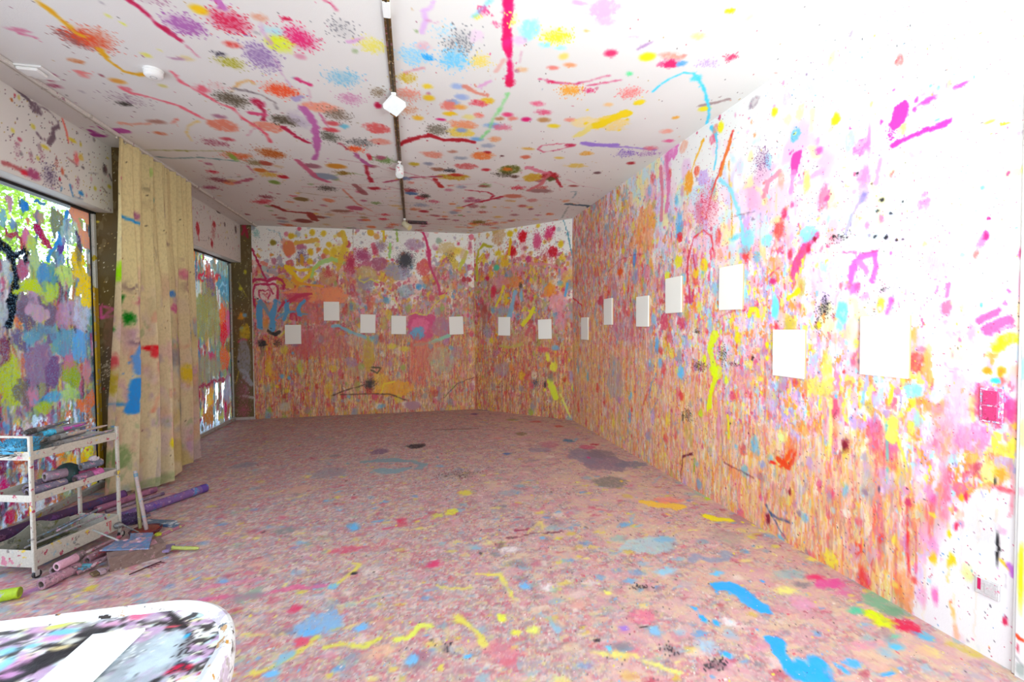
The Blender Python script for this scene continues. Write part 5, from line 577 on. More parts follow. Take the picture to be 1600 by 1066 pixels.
def w1(s):
    q = fbm(s.GS*3, s.GT*3, 55, 4)
    base = sst(1.95-s.GT+(q-.5)*1.4, -.2, .3)
    s.C[..., 3] = .12+.74*base; pal = ('9a8a90', '8a9a60', 'b08a98', 'a8a050', '7a98a8', 'b8a0b0', '806878', 'c0b890')
    dense(s, np.ones_like(q), pal, 3.2, 2.6, 18, .54, .8)
    low = sst(.75-s.GT+(q-.5)*.6, -.1, .2); s.C[..., 3] = s.C[..., 3]*(1-low)+low*.52
    dense(s, low, ('e8f0f4', 'd86a30', '8a2a48', 'd8e8ec', 'e0a028', 'c8d8e0'), 8, 5, 16, .55, .9)
    dabs(s, 500, lambda a, b: .9 if b < 2.0 else .35, ('8a8a50', 'a84a68', '5a88a8', 'c8a830', '6a4a68', 'b87868', '98a848', '402838', 'd8d0c8', '4a8088', 'c86a30'), (.012, .06), (.8, 2.6), .9, .5)
    drips(s, 420, lambda a, b: .9 if b < 2.1 else .3, ('6a3048', '584a58', 'b85a30', 'd8c8c0', '3a5a70', '8a7a30', 'a82848', '282028'), (.003, .009), (.1, .6), .95)
    s.marks(0, 280, 2.96, [('l', [(0, 295), (35, 320), (60, 380), (72, 450), (60, 530), (50, 600), (40, 680)], 40, '0e0e12'), ('l', [(60, 350), (100, 340), (130, 345), (125, 390)], 30, '0e0e12'), ('b', 20, 400, 16, 60, 'b0b8b0', .9, .4), ('b', 10, 620, 20, 60, 'a8b0a8', .8, .4), ('b', 105, 430, 30, 40, 'a85068', .9, .5), ('b', 170, 590, 80, 70, 'b08898', .9, .4), ('l', [(110, 560), (90, 610), (110, 660), (150, 670)], 34, '64505c', .95), ('l', [(190, 555), (240, 570), (255, 620), (225, 670)], 36, '6a5462', .95), ('b', 120, 560, 40, 20, '7a6470', .9, .5), ('l', [(100, 710), (80, 740), (110, 785)], 36, '64546c', .95), ('l', [(200, 700), (245, 740), (210, 790), (150, 795)], 36, '6c5870', .95), ('b', 145, 735, 40, 30, '5c8c98', .9, .5), ('b', 195, 860, 74, 90, '84667a', .95, .4), ('b', 250, 890, 36, 60, '6a4868', .9, .5), ('l', [(65, 530), (110, 500), (170, 500)], 40, 'a8b428', .95), ('b', 225, 520, 40, 40, 'a8b838', .9, .5), ('b', 330, 900, 36, 70, '8a9420', .95, .4), ('b', 50, 960, 60, 110, 'a4ac28', .9, .5), ('b', 110, 1000, 50, 60, '6a5a50', .9, .6), ('b', 30, 800, 30, 60, '6a3048', .9, .5), ('b', 150, 1000, 26, 50, 'c07888', .9, .5), ('b', 290, 640, 30, 60, 'a87488', .9, .5), ('b', 330, 610, 40, 60, 'b088a0', .8, .5), ('b', 300, 760, 60, 70, '5a8898', .85, .5), ('b', 215, 700, 60, 30, '5a7c88', .8, .6), ('b', 380, 640, 30, 90, 'b8b8c8', .8, .6), ('b', 375, 770, 34, 60, '5898c8', .8, .6), ('b', 320, 840, 26, 50, 'b86a7c', .9, .4), ('b', 400, 880, 20, 60, 'c87880', .8, .5), ('b', 230, 1010, 60, 26, '4c98b8', .9, .5), ('b', 200, 1045, 40, 30, '9aa828', .9, .5), ('b', 400, 1030, 50, 34, 'd86a34', .9, .5), ('b', 330, 1000, 40, 30, 'a8c060', .8, .5),
     ('l', [(180, 225), (205, 270), (225, 300)], 34, '98164c', .95), ('l', [(285, 265), (280, 330)], 28, '54387a', .95), ('l', [(365, 265), (372, 330)], 26, '4a2c50', .95), ('b', 118, 265, 16, 40, 'c46888', .95, .4), ('l', [(20, 220), (35, 250), (60, 240), (95, 270), (105, 310)], 12, '98203c', .95), ('l', [(340, 150), (420, 165), (410, 200)], 44, 'd48c6c', .95), ('l', [(350, 190), (380, 240), (405, 285)], 50, 'd48c6c', .95), ('b', 110, 115, 20, 26, '2470b0', .95, .5), ('b', 185, 100, 28, 13, '2470b0', .95, .5), ('l', [(310, 150), (292, 215), (270, 290), (220, 365)], 20, '3480b8', .95), ('b', 200, 440, 30, 50, '4c80a8', .9, .5), ('b', 165, 380, 20, 60, 'a8b878', .8, .5), ('b', 150, 300, 24, 40, 'a4bc48', .85, .5), ('b', 365, 375, 30, 50, 'e4b810', .95, .4), ('b', 385, 450, 44, 36, 'e4b810', .95, .5), ('b', 400, 520, 30, 60, 'e4bc18', .95, .5), ('l', [(350, 430), (385, 480), (365, 520)], 22, 'd8b020', .95), ('b', 300, 450, 40, 50, 'b8cc60', .8, .6), ('b', 265, 190, 40, 60, '6a7448', .75, .5), ('b', 320, 250, 40, 60, 'b8c8c0', .6, .6), ('b', 10, 170, 20, 40, '70a8b0', .8, .5), ('b', 40, 110, 20, 40, 'b87880', .6, .6), ('b', 170, 160, 30, 26, 'b88080', .6, .6), ('b', 370, 350, 14, 60, '5a5048', .6, .5), ('b', 60, 200, 20, 18, '5a80b0', .8, .5)])
    s.marks(0, 640, 7.615, [('b', 40, 680, 60, 170, '74243e', .95, .5), ('b', 250, 660, 70, 40, 'a04c2c', .95, .5), ('b', 60, 930, 60, 60, 'c0205c', .95, .5), ('l', [(700, 560), (760, 510), (840, 440)], 50, 'd87818', .95), ('b', 720, 640, 60, 40, 'd87a30', .9, .5), ('l', [(540, 540), (560, 600), (640, 660), (720, 760)], 36, 'a83048', .9), ('l', [(480, 480), (560, 560)], 30, '9a4868', .9), ('b', 830, 640, 50, 60, 'e89c10', .9, .5), ('b', 960, 620, 90, 90, 'e0a008', .95, .4), ('b', 1050, 520, 60, 120, 'e4cc10', .95, .4), ('b', 1180, 500, 50, 160, 'd0a810', .95, .3), ('b', 940, 440, 50, 50, 'd8e020', .9, .5), ('l', [(1000, 500), (1030, 470), (1060, 510), (1030, 545), (1000, 510)], 16, 'ece820', .9), ('b', 1030, 505, 16, 20, 'c05a10'), ('b', 1140, 900, 60, 70, 'd8b010', .9, .5), ('b', 970, 1000, 60, 50, 'd8901c', .9, .5), ('l', [(560, 480), (552, 620), (560, 760)], 8, '584058', .9), ('l', [(640, 460), (640, 560), (650, 760)], 10, '685058', .9), ('b', 640, 500, 60, 40, '78b8a0', .6, .6), ('b', 420, 600, 30, 90, '7a4058', .8, .6), ('b', 450, 780, 60, 60, 'd07838', .6, .6), ('b', 150, 560, 40, 40, '6a5070', .8, .6), ('b', 300, 740, 60, 60, 'd8d0b0', .7, .6)])
    s.marks(0, 780, 6.66, [('b', 130, 50, 40, 30, 'b0103c', .95, .4), ('b', 90, 200, 50, 60, 'b81840', .9, .5), ('b', 130, 190, 26, 70, 'c02850', .85, .5), ('b', 355, 55, 30, 40, '901838', .95, .5), ('b', 285, 130, 20, 30, 'b0183c', .95, .5), ('l', [(195, 40), (240, 150), (260, 220)], 9, '98584c', .9), ('l', [(485, 20), (485, 130)], 6, '6a4060', .9), ('o', 485, 125, 8, 9, '6a2048')])
def w2(s):
    q = fbm(s.GS*3, s.GT*2, 155, 4)
    mid = sst(2.3-s.GT+(q-.5), -.2, .3)*sst(s.GT+(q-.5)*.5, .55, .85); s.C[..., 3] = .40+.52*mid
    dense(s, np.ones_like(q), ('8a8250', '8c7a48', '98906a', '7a7a5a', '9a7a60', '6a7a78'), 3, 1.6, 18, .53, .8)
    dense(s, 1-mid, ('a8b8b8', 'e0e0d8', '7aa0a8', 'c0a8a0', 'c87a50', 'd8d0a0', 'b04058'), 8, 2.2, 20, .56, .9)
    dabs(s, 420, lambda a, b: .9, ('8a8250', 'b84838', 'd87a28', '5a8890', 'c8b838', '7a4858', 'c8c8c0', '904028', '6a5a38', 'd8d8d0'), (.02, .09), (.8, 2.6), .9, .5)
    drips(s, 420, lambda a, b: .9, ('9a2838', 'c86a28', '4a5a58', 'd8d4c8', '6a5038', '8a8a40', '3a6a78'), (.006, .016), (.1, .8), .95)
    s.marks(290, 380, 3.436, [('b', 215, 240, 45, 60, '4c7c8c', .9, .4), ('l', [(185, 260), (200, 225), (225, 230), (225, 270), (200, 275)], 10, '88aab4', .9), ('b', 200, 140, 50, 60, '5c8488', .6, .6), ('l', [(95, 165), (75, 170), (70, 200), (95, 210)], 9, 'b8122c', .95), ('l', [(103, 205), (100, 175), (112, 165), (115, 205)], 8, 'b8122c', .95), ('l', [(132, 155), (131, 200), (120, 195), (122, 180)], 8, 'b8122c', .95), ('l', [(148, 155), (147, 198), (137, 192), (139, 178)], 8, 'b8122c', .95), ('l', [(158, 195), (160, 175), (168, 178), (166, 195)], 8, 'b8122c', .95), ('l', [(175, 195), (176, 172), (182, 185), (187, 172), (190, 195)], 7, 'b8122c', .95), ('b', 130, 230, 22, 60, '6a5060', .9, .5), ('b', 80, 330, 60, 50, '8c8444', .9, .5), ('b', 45, 420, 26, 50, 'a8b060', .9, .5), ('b', 130, 400, 70, 140, '867a44', .8, .5), ('b', 200, 400, 18, 90, 'c84a1c', .9, .5), ('b', 205, 480, 22, 60, 'b81820', .9, .5), ('b', 232, 430, 15, 80, 'b84468', .9, .4), ('b', 205, 620, 24, 70, 'c05018', .9, .5), ('b', 140, 610, 20, 26, 'b02848', .9, .5), ('b', 55, 620, 22, 50, '4c6884', .9, .4), ('b', 110, 670, 90, 60, '887858', .8, .5), ('b', 235, 560, 20, 34, '6a4a24', .95, .4), ('l', [(60, 760), (120, 760), (190, 745), (240, 715)], 20, '8a3038', .95), ('b', 130, 840, 16, 50, 'dca020', .9, .5), ('b', 125, 930, 26, 40, 'b06418', .9, .5), ('l', [(65, 790), (62, 880)], 18, '8a1830', .9), ('l', [(50, 975), (85, 940)], 14, '9a1838', .9), ('b', 215, 900, 8, 36, 'b02048', .9), ('b', 190, 940, 14, 13, 'c0b838', .9), ('b', 40, 160, 10, 80, 'c06a30', .8, .5), ('b', 60, 250, 26, 40, 'd8d8d0', .7, .6), ('b', 225, 790, 20, 80, '948890', .8, .5)])
jy = stained('d0a818', ('c8c0b0', 'e0b810', 'a8a098'), .5, 7, .4)
jw = stained('d8d8d2', ('c8b020', 'a8a8a0'), .2, 10, .4)
window(1, 3.15, YP, .0085, w1, 'tall near window smeared all over with thick paint', jw)
MB().box((XW-.0, YP-.03, .98), (.016, .058, 1.76), .006).obj('yellow_smear', jy, bpy.data.objects['window_1'])
window(2, 5.30, YB-.012, .013, w2, 'far window smeared with olive and red paint', frame_m)

# plain rear of the room
struct('wall_rear', MB().box((-1.6, -.85, H/2), (2.8, .1, H)).box((2.4, -.85, H/2), (.4, .1, H)).box((1.0, -.85, (H+2.97)/2), (2.4, .1, H-2.97)).box((1.0, -.85, .26), (2.4, .1, .52)), white_b, 'plain white wall closing the room around a shop window opening')
struct('ceiling_rear', MB().box((-.2, .25, H+.02), (5.6, 2.1, .04)), white_b)
struct('floor_rear', MB().box((-.25, .05, -.02), (5.5, 1.7, .04)), stained('b98f86', ('c8606e', 'd4c878', '8aa4b4', 'a88c8c'), .5, 9))
tr = Surf((XR-.018, 0, 0), (0, 1, 0), (0, 0, 1), steps((.75, 1.335, .008, .008)), steps((0, H, .008, .008)), 'e9e6e2')
tr.specks(500, ('b83060', '30283a', 'b8a030')); tr.marks(1480, 880, 5.733, [('b', 660, 120, 30, 260, 'd4dc10', .95, .4), ('l', [(615, 640), (640, 680), (690, 700)], 26, 'e04010', .95), ('b', 628, 760, 14, 34, 'c83a58', .95, .3), ('l', [(612, 830), (650, 890), (690, 940)], 7, '282830'), ('b', 660, 960, 50, 60, '8a9890', .6, .5)])
tr.marks(1400, 560, 2.105, [('b', 415, 30, 14, 50, '80c8e4', .8, .5), ('b', 415, 250, 12, 60, 'e8f080', .8, .5), ('b', 412, 440, 16, 20, 'e0a8b0', .8, .5)])
t_ = tag(put(bpy.data.objects.new('trim_3', None)), 'white panel edge daubed lime green at the near end of the long wall', kind='structure')
tr.mesh('painted_face', WHITE, t_); MB().box((XR+.03, .2745, H/2), (.09, 2.149, H-.002), .003).obj('panel_board', white_b, t_)

# outdoors
conc = plain('pavement', 'cfd2d0', .8, 0, 6, .15)
struct('ground_outside', MB().box((-15, 8, -.12), (24, 40, .1)), conc, 'bright pavement outside the windows')
struct('garden_wall', MB().box((-8.6, 9, .7), (.25, 26, 1.7), .02), plain('garden_wall_render', 'dfe3e2', .8), 'pale low wall across the pavement outside')
leafm = []
for h in ('5c8a28', '7aa83a', '3f6d22'):
    n = N('leaf_'+h); c = n.mix(n.noise(n.coord((1, 1, 1), 'Position'), 6, 3), hl(h), hl('a8c050'))
    d = n.n('BsdfDiffuse', {0: c}); t = n.n('BsdfTranslucent', {0: c}); m = n.n('MixShader', {0: .5, 1: d.outputs[0], 2: t.outputs[0]}); n.t.links.new(m.outputs[0], n.out.inputs[0]); leafm.append(n.m)
bark = plain('bark', '5a4a38', .9, 0, 12, .4, .6)
for i, (x, y, h, r, lab) in enumerate(((-6.4, 7.4, 3.3, 1.25, 'leafy green tree outside the near window, closest to the glass'), (-7.6, 10.4, 3.6, 1.5, 'tall leafy tree outside, between the two windows'), (-6.6, 13.2, 3.2, 1.3, 'leafy tree outside beyond the far window'))):
    t = thing('tree', lab, 'tree', (x, y, -.07), group='trees outside the windows')
    MB().lathe((0, 0, 0), (.1, .05, h), [(0, .16), (.1, .11), (.6, .085), (1, .03)], 10).obj('trunk', bark, t, True)
    V = []; F = []
    for k in range(2600):
        d = Vector((random.gauss(0, 1), random.gauss(0, 1), random.gauss(0, 1))).normalized()*r*random.random()**.4; d.z *= .9
        c = Vector((0, 0, h))+d; a = Vector((random.gauss(0, 1), random.gauss(0, 1), random.gauss(0, .6))).normalized(); b = a.orthogonal().normalized(); b.rotate(Matrix.Rotation(random.random()*6.28, 3, a))
        L = random.uniform(.06, .12); w = L*.32; o = len(V); up = a.cross(b)*w*.25
        V += [c, c+b*L*.5+a*w+up, c+b*L, c+b*L*.5-a*w+up]; F += [(o, o+1, o+2), (o, o+2, o+3)]
    MB().add(V, F).obj('crown', leafm[i], t)
# ================================================================ things
def fp(u, v, z=0.0):
    k = FWD+RGT*(u-800)/F_PX+DWN*(v-533)/F_PX; return Vector(EYEP+k*((z-EYE)/k[2]))
# ---------------------------------------------------------------- blank canvases
n = N('primed_canvas'); g = n.noise(n.coord(), 420, 2); canvas_m = n.pbr(n.mix(n.step(g, .3, .7), hl('ebe7df'), hl('f1eee8')), .75, g, .15, .0005)
pine = plain('stretcher_pine', 'c8a878', .7, 0, 30)
def canvas(loc, rz, tilt, lab, w=.25, h=.32):
    t = thing('blank_canvas', lab, 'canvas', loc, (0, tilt, rz), 'blank canvases along the walls')   # local -y faces the room
    MB().box((0, -.016, 0), (w, .012, h), .004).obj('primed_cloth', canvas_m, t)
    f = MB(); b = .03
    for x in (-1, 1): f.box((x*(w/2-b/2-.001), -.005, 0), (b, .010, h-.002), .001)
    for z in (-1, 1): f.box((0, -.005, z*(h/2-b/2-.001)), (w-2*b, .010, b), .001)
    f.obj('stretcher_frame', pine, t)
    return t
for x, z, ti, lab in ((-1.967, 1.385, 0, 'blank white canvas hung lowest on the end wall, right below the blue letters'), (-1.359, 1.772, 0, 'blank white canvas hung highest on the end wall, beside the orange smear'),
    (-.775, 1.558, .02, 'third blank canvas from the brown corner pillar on the end wall'), (-.263, 1.534, .02, 'fourth blank canvas from the brown corner pillar, just before the painted pink heart'), (.735, 1.52, -.035, 'fifth and last blank canvas on the end wall, right of the painted pink heart')):
    canvas((x, YB-.0, z), 0, ti, lab)
_az = math.atan2(_dir[1], _dir[0])
for u, v, ti, lab in ((788.5, 510, .02, 'blank canvas on the angled wall, the one nearer the end wall'), (852, 514.5, -.03, 'blank canvas on the angled wall, the one nearer the long wall')):
    s_, z_ = AW.px(u, v); p = AW.O+AW.es*s_; canvas((p[0], p[1], z_), _az, ti, lab)
for y, z, ti, lab, w, h in ((6.124, 1.448, 0, 'farthest blank canvas on the long wall, next to the angled corner', .27, .325), (5.32, 1.662, .0, 'second blank canvas along the long wall from the angled corner', .25, .335), (4.44, 1.63, .01, 'third blank canvas along the long wall from the angled corner', .27, .33),
    (3.847, 1.761, 0, 'fourth canvas along the long wall, above two red hand prints', .27, .34), (3.06, 1.759, .015, 'fifth canvas along the long wall, highest of the seven there', .26, .345), (2.503, 1.275, 0, 'sixth canvas along the long wall, hung lowest of the seven', .255, .315), (1.888, 1.345, 0, 'nearest and largest-looking canvas on the long wall, beside a painted-over switch', .25, .32)):
    canvas((XR, y, z), -math.pi/2, ti, lab, w, h)

# ---------------------------------------------------------------- switch and socket
mag = stained('dc6a98', ('e8a0c0', 'f0d0dc', 'c83870', '8ac0d8'), .7, 40)
t = thing('wall_switch', 'wall switch plate painted over in magenta beside the nearest canvas', 'switch', (XR, 1.4375, 1.105), (0, 0, -math.pi/2))
MB().box((0, -.005, 0), (.081, .010, .15), .003).obj('cover_plate', mag, t)
for z in (-1, 1): MB().box((0, -.0125, z*.034), (.052, .007, .06), .002).obj('rocker', stained('cc2e6c', ('e05a90', 'a81c4c'), .4, 60), t)
t = thing('power_socket', 'white power socket plate low on the long wall with a magenta drip', 'socket', (XR, 1.4385, .305), (0, 0, -math.pi/2))
b = MB().box((0, -.005, 0), (.085, .010, .072), .003).obj('cover_plate', stained('dcd6d2', ('d8286a', 'e0c0c8'), .25, 30), t)
MB().box((.014, -.011, 0), (.042, .003, .046), .001).obj('inner_panel', stained('d6d0cc', ('d8a0b0', 'e8e0dc'), .3, 40), t)
MB().box((-.026, -.0112, .008), (.012, .0016, .05), .0007).obj('magenta_drip', plain('magenta_paint', 'd0105c', .35), t)

# ---------------------------------------------------------------- ceiling fittings
wl = plain('white_enamel', 'f0f0ee', .35, 0, 30, .04); wls = stained('ecebe8', ('b81838', 'd85a78'), .35, 30, .35)
rail_m = stained('6a4f22', ('c8b890', 'a88a40', '8a7a78', 'b06a80', '4a3414'), .5, 11, .4, .3)
t = thing('lighting_track', 'brown paint-spattered lighting track running along the ceiling', 'light track', (-.122, 1.4, H))
MB().box((0, 2.94, -.011), (.038, 5.88, .021), .003).obj('rail', rail_m, t)
MB().box((0, 5.895, -.012), (.036, .03, .024), .004).obj('end_cap', plain('track_end', '5a4524', .5), t)
MB().box((0, 2.94, -.0225), (.012, 5.86, .004), .001).obj('conductor_slot', stained('3a2c16', ('8a7a50',), .3, 14), t)
MB().box((0, 1.10, -.014), (.04, .12, .027), .004).obj('feed_box', wl, t)
def Rm(rx, ry, rz): return (Matrix.Rotation(rz, 3, 'Z') @ Matrix.Rotation(ry, 3, 'Y') @ Matrix.Rotation(rx, 3, 'X'))
t = thing('track_floodlight', 'large square white floodlight on the ceiling track, nearest of its fittings', 'spotlight', (-.122, 3.35, H-.025))
MB().box((0, .05, -.01), (.034, .14, .02), .003).obj('adapter', wl, t)
MB().tube((0, .02, -.02), (0, .02, -.055), .012).obj('stem', wl, t)
M = Rm(math.radians(-22), math.radians(10), math.radians(38))
hd = MB().box((.005, .0, -.085), (.125, .125, .05), .012, M).obj('housing', wl, t)
MB().box(Vector((.005, 0, -.085))+M @ Vector((0, 0, -.0265)), (.104, .104, .004), .001, M).obj('lens', plain('flood_lens', 'e8ecec', .2), t)
MB().box(Vector((.005, 0, -.085))+M @ Vector((.03, .0625, 0)), (.05, .004, .05), .001, M).obj('brown_edge', plain('edge_brown', '8a5a28', .6), t)  # brown strip on one side of the housing
t = thing('track_spotlight', 'white cylinder spotlight splashed with red, halfway along the ceiling track', 'spotlight', (-.122, 4.68, H-.025), group='track spotlights')
MB().box((0, .06, -.011), (.032, .17, .022), .003).obj('adapter', stained('e6e2de', ('b0142c', 'c82a44'), .6, 40), t)
MB().tube((0, 0, -.02), (0, 0, -.04), .01).obj('stem', wl, t)
MB().lathe((0, .02, -.038), (0, -.03, -.15), [(0, .02), (.06, .036), (.2, .041), (.95, .041), (1, .038)], 20).obj('housing', wls, t, True)
MB().tube((0, -.028, -.146), (0, -.0325, -.1535), .033, 18).obj('lens', plain('spot_lens', 'd8dcd8', .15), t)
t = thing('track_spotlight', 'small ivory spotlight tilted sideways at the far end of the ceiling track', 'spotlight', (-.122, 7.15, H-.025), group='track spotlights')
MB().box((0, -.05, -.011), (.034, .14, .022), .003).obj('adapter', wl, t)
MB().tube((0, 0, -.02), (.01, 0, -.05), .01).obj('stem', wl, t)
MB().lathe((-.03, .02, -.035), (.075, -.05, -.125), [(0, .022), (.08, .036), (.3, .045), (.95, .05), (1, .047)], 20).obj('housing', plain('ivory_enamel', 'd8cfae', .4), t, True)
MB().lathe((.068, -.0453, -.119), (.0757, -.0505, -.1258), [(0, .04), (1, .04)], 18).obj('lens', plain('spot_cream_glass', 'e8dca0', .2), t)  # lens disc in an even cream yellow
t = thing('ceiling_power_box', 'dark oblong box fixed to the ceiling beside the far spotlight', 'junction box', (.075, 7.30, H))
MB().box((0, 0, -.018), (.30, .085, .036), .006).obj('casing', stained('2c1c1c', ('c05a80', '5a2a30', '8a4a58'), .35, 30), t)
for x in (-1, 1): MB().tube((x*.13, 0, -.036), (x*.13, 0, -.041), .008, 10).obj('screw', stained('6a5050', ('c05a80',), .3, 60), t)
t = thing('smoke_detector', 'round white smoke detector on the ceiling near the yellow streak', 'smoke detector', (-1.652, 3.42, H))
MB().lathe((0, 0, 0), (0, 0, -.012), [(0, .058), (1, .058)], 28).obj('base', wl, t, True)
MB().lathe((0, 0, -.012), (0, 0, -.046), [(0, .053), (.7, .053), (.9, .046), (1, .038)], 28).obj('cover', wl, t, True)
MB().hollow((0, 0, -.0455), (0, 0, -.0475), .02, .016).obj('sensor_ring', plain('detector_grey', 'b8b8b8', .5), t)
t = thing('motion_sensor', 'flat white sensor box on the ceiling next to the curtain rail', 'sensor', (-2.395, 3.58, H))
MB().box((0, 0, -.006), (.15, .17, .012), .003).obj('mounting_plate', wl, t)
MB().box((-.01, -.03, -.022), (.12, .10, .022), .008).obj('housing', wl, t)
t = thing('curtain_rail', 'slim white curtain rail along the ceiling by the windows', 'curtain rail', (-2.49, -.4, H))
MB().box((0, 4.22, -.013), (.046, 8.44, .026), .004).obj('rail', stained('e6e0d8', ('b8909a', 'a8a098'), .2, 9, .5), t)
MB().box((0, 4.22, -.0275), (.010, 8.42, .004), .001).obj('glide_slot', plain('slot_shadow', 'b8b0a6', .6), t)
for y in (1.2, 3.3, 4.6, 6.4, 8.2): MB().box((.0, y, -.013), (.054, .03, .029), .003).obj('bracket', stained('cfc8be', ('a8788a', '8a8078'), .3, 20), t)

# ---------------------------------------------------------------- curtain
CU = Surf((-2.45, 4.53, 0), (0, 1, 0), (0, 0, 1), steps((0, 1.26, .006, .006)), steps((.03, 3.135, .014, .014)), 'e2d2a4'); CU.coarse = True
q = fbm(CU.GS*3, CU.GT*1.2, 301, 4)
CU.C[..., :3] += (hx('cbb493')-CU.C[..., :3])*(sst(1.7-CU.GT+(q-.5), -.5, .5)*.8)[..., None]
dense(CU, sst(2.2-CU.GT, -.6, .8)*.6, ('c8a48c', 'b89a84', 'd0b8a0', 'c0a8a0', 'c89a88', 'bfae88'), 5, 1.6, 14, .58, .6, .12)
dense(CU, sst(1.75-CU.GT, -.5, .4)*.75, ('b890a8', 'a89098', 'c8907c', '9aa078', 'b8a060', 'c8a8b0', '8a98a8', 'd0a8a0'), 6, 2.2, 12, .62, .6, .10)
CU.specks(90, ('5a4a40', '8a5a60', '6a5a4a', 'a07a50'))
CU.marks(160, 200, 3.808, [('b', 140, 447, 8, 22, '2f94d4', 1, .5), ('l', [(165, 520), (190, 545), (225, 575)], 18, '2f94d4', 1), ('b', 213, 528, 14, 24, 'a86a88', .95, .4), ('b', 140, 303, 9, 10, 'c85a88', .9, .5), ('b', 160, 385, 14, 20, '9a8078', .9, .5), ('f', 135, 860, 46, 74, '9cd820', .95), ('s', 285, 365, 26, 26, '5a4a40', .6), ('s', 300, 470, 40, 40, '8a6a5a', .5), ('b', 325, 435, 8, 16, '50a8a0', .9), ('b', 120, 660, 12, 24, '8a7a80', .9), ('b', 320, 700, 7, 16, 'b82838', .9), ('b', 395, 690, 22, 16, 'a08878', .9, .5), ('l', [(325, 550), (318, 600)], 9, 'a8b838', .9), ('b', 383, 520, 20, 30, '9a8490', .7, .5), ('b', 422, 992, 20, 20, '4a84c8', .95, .5), ('b', 375, 990, 8, 16, '5a90c8', .9), ('b', 490, 875, 26, 30, 'd07890', .85, .5), ('s', 205, 950, 34, 40, '5a4058', .8), ('s', 225, 1035, 30, 26, 'c05070', .8), ('b', 122, 1020, 9, 16, '4ca0c8', .9), ('l', [(190, 1010), (180, 1050)], 13, '0e6418', 1), ('l', [(290, 580), (310, 660), (300, 760)], 3, '6a6a68', .8), ('b', 312, 768, 9, 7, '4a90c0'), ('s', 330, 760, 20, 60, '6a5a5a', .5), ('b', 292, 265, 8, 26, 'a8c870', .7, .4), ('s', 495, 950, 26, 70, '7a5a60', .7), ('b', 240, 880, 20, 50, 'd8a8a0', .5, .5), ('s', 375, 460, 26, 40, '8a5a58', .5)])
CU.marks(160, 460, 3.554, [('l', [(178, 10), (172, 60)], 13, '0e6418', 1), ('b', 190, 135, 17, 36, '12701c', 1, .5), ('b', 157, 195, 18, 22, '12701c', 1, .5), ('l', [(172, 200), (175, 270)], 5, '12701c'), ('b', 403, 80, 20, 22, 'cc6090', .9, .4), ('b', 405, 40, 14, 20, 'c0a0b0', .7), ('b', 365, 215, 22, 50, 'a8bc48', .85, .5), ('b', 415, 215, 10, 30, 'b8b848', .8, .5), ('b', 100, 130, 26, 26, 'c888b0', .8, .5), ('b', 475, 215, 18, 50, '3c78b0', .9, .5), ('s', 95, 245, 16, 36, '1c1820', 1, .7), ('s', 215, 265, 36, 24, '3a2444', .9, .3), ('l', [(215, 290), (205, 350), (212, 430)], 28, '5a8cc4', .9), ('l', [(212, 480), (208, 560), (205, 640)], 36, '3a84c0', 1), ('b', 105, 600, 18, 18, '4a8cc4', .95, .4), ('l', [(140, 600), (200, 605)], 20, '3a84c0', .95), ('b', 150, 375, 18, 40, 'b84048', .85, .5), ('b', 155, 490, 26, 66, 'a08c28', .85, .4), ('b', 95, 545, 36, 70, 'b888a8', .8, .5), ('b', 88, 325, 11, 18, '4c98c8', .9), ('b', 280, 295, 22, 14, 'c81c28', 1, .4), ('b', 285, 325, 9, 24, 'c83038', .9), ('l', [(295, 350), (298, 430)], 12, 'c86a60', .7), ('l', [(300, 500), (290, 580), (285, 640)], 8, 'c86a58', .7), ('b', 460, 440, 12, 50, 'd0b030', .9, .4), ('b', 400, 340, 50, 50, '8a7a78', .55, .5), ('b', 445, 360, 8, 8, '4c84b0'), ('l', [(225, 660), (235, 740), (262, 870)], 7, '5080b8', .9), ('l', [(240, 710), (235, 790), (250, 820)], 10, 'c04a58', .9), ('b', 348, 800, 8, 24, 'd8c020', .9), ('b', 135, 770, 55, 46, '84946a', .9, .5), ('b', 182, 890, 40, 64, '80905e', .9, .4), ('b', 110, 850, 36, 50, 'b0a878', .8, .5), ('b', 130, 950, 30, 26, 'c0b040', .8, .5), ('b', 300, 1000, 120, 26, '94986c', .85, .5), ('b', 130, 1010, 60, 36, '8a9468', .85, .5), ('b', 30, 870, 30, 80, '8a9a80', .7, .5), ('s', 250, 905, 10, 40, '5a4a38', .8), ('b', 440, 720, 18, 40, 'd0b838', .7, .5), ('s', 480, 330, 12, 26, '4a3a34', .9), ('s', 300, 470, 60, 120, 'a87868', .35), ('b', 60, 990, 40, 40, 'a8a070', .7, .5)])
_bs = A([0, .16, .34, .52, .60, .72, .86, 1.0]); _bx = A([-2.60, -2.47, -2.33, -2.235, -2.34, -2.44, -2.345, -2.44]); _by = A([4.50, 4.58, 4.66, 4.80, 5.02, 5.26, 5.45, 5.68])
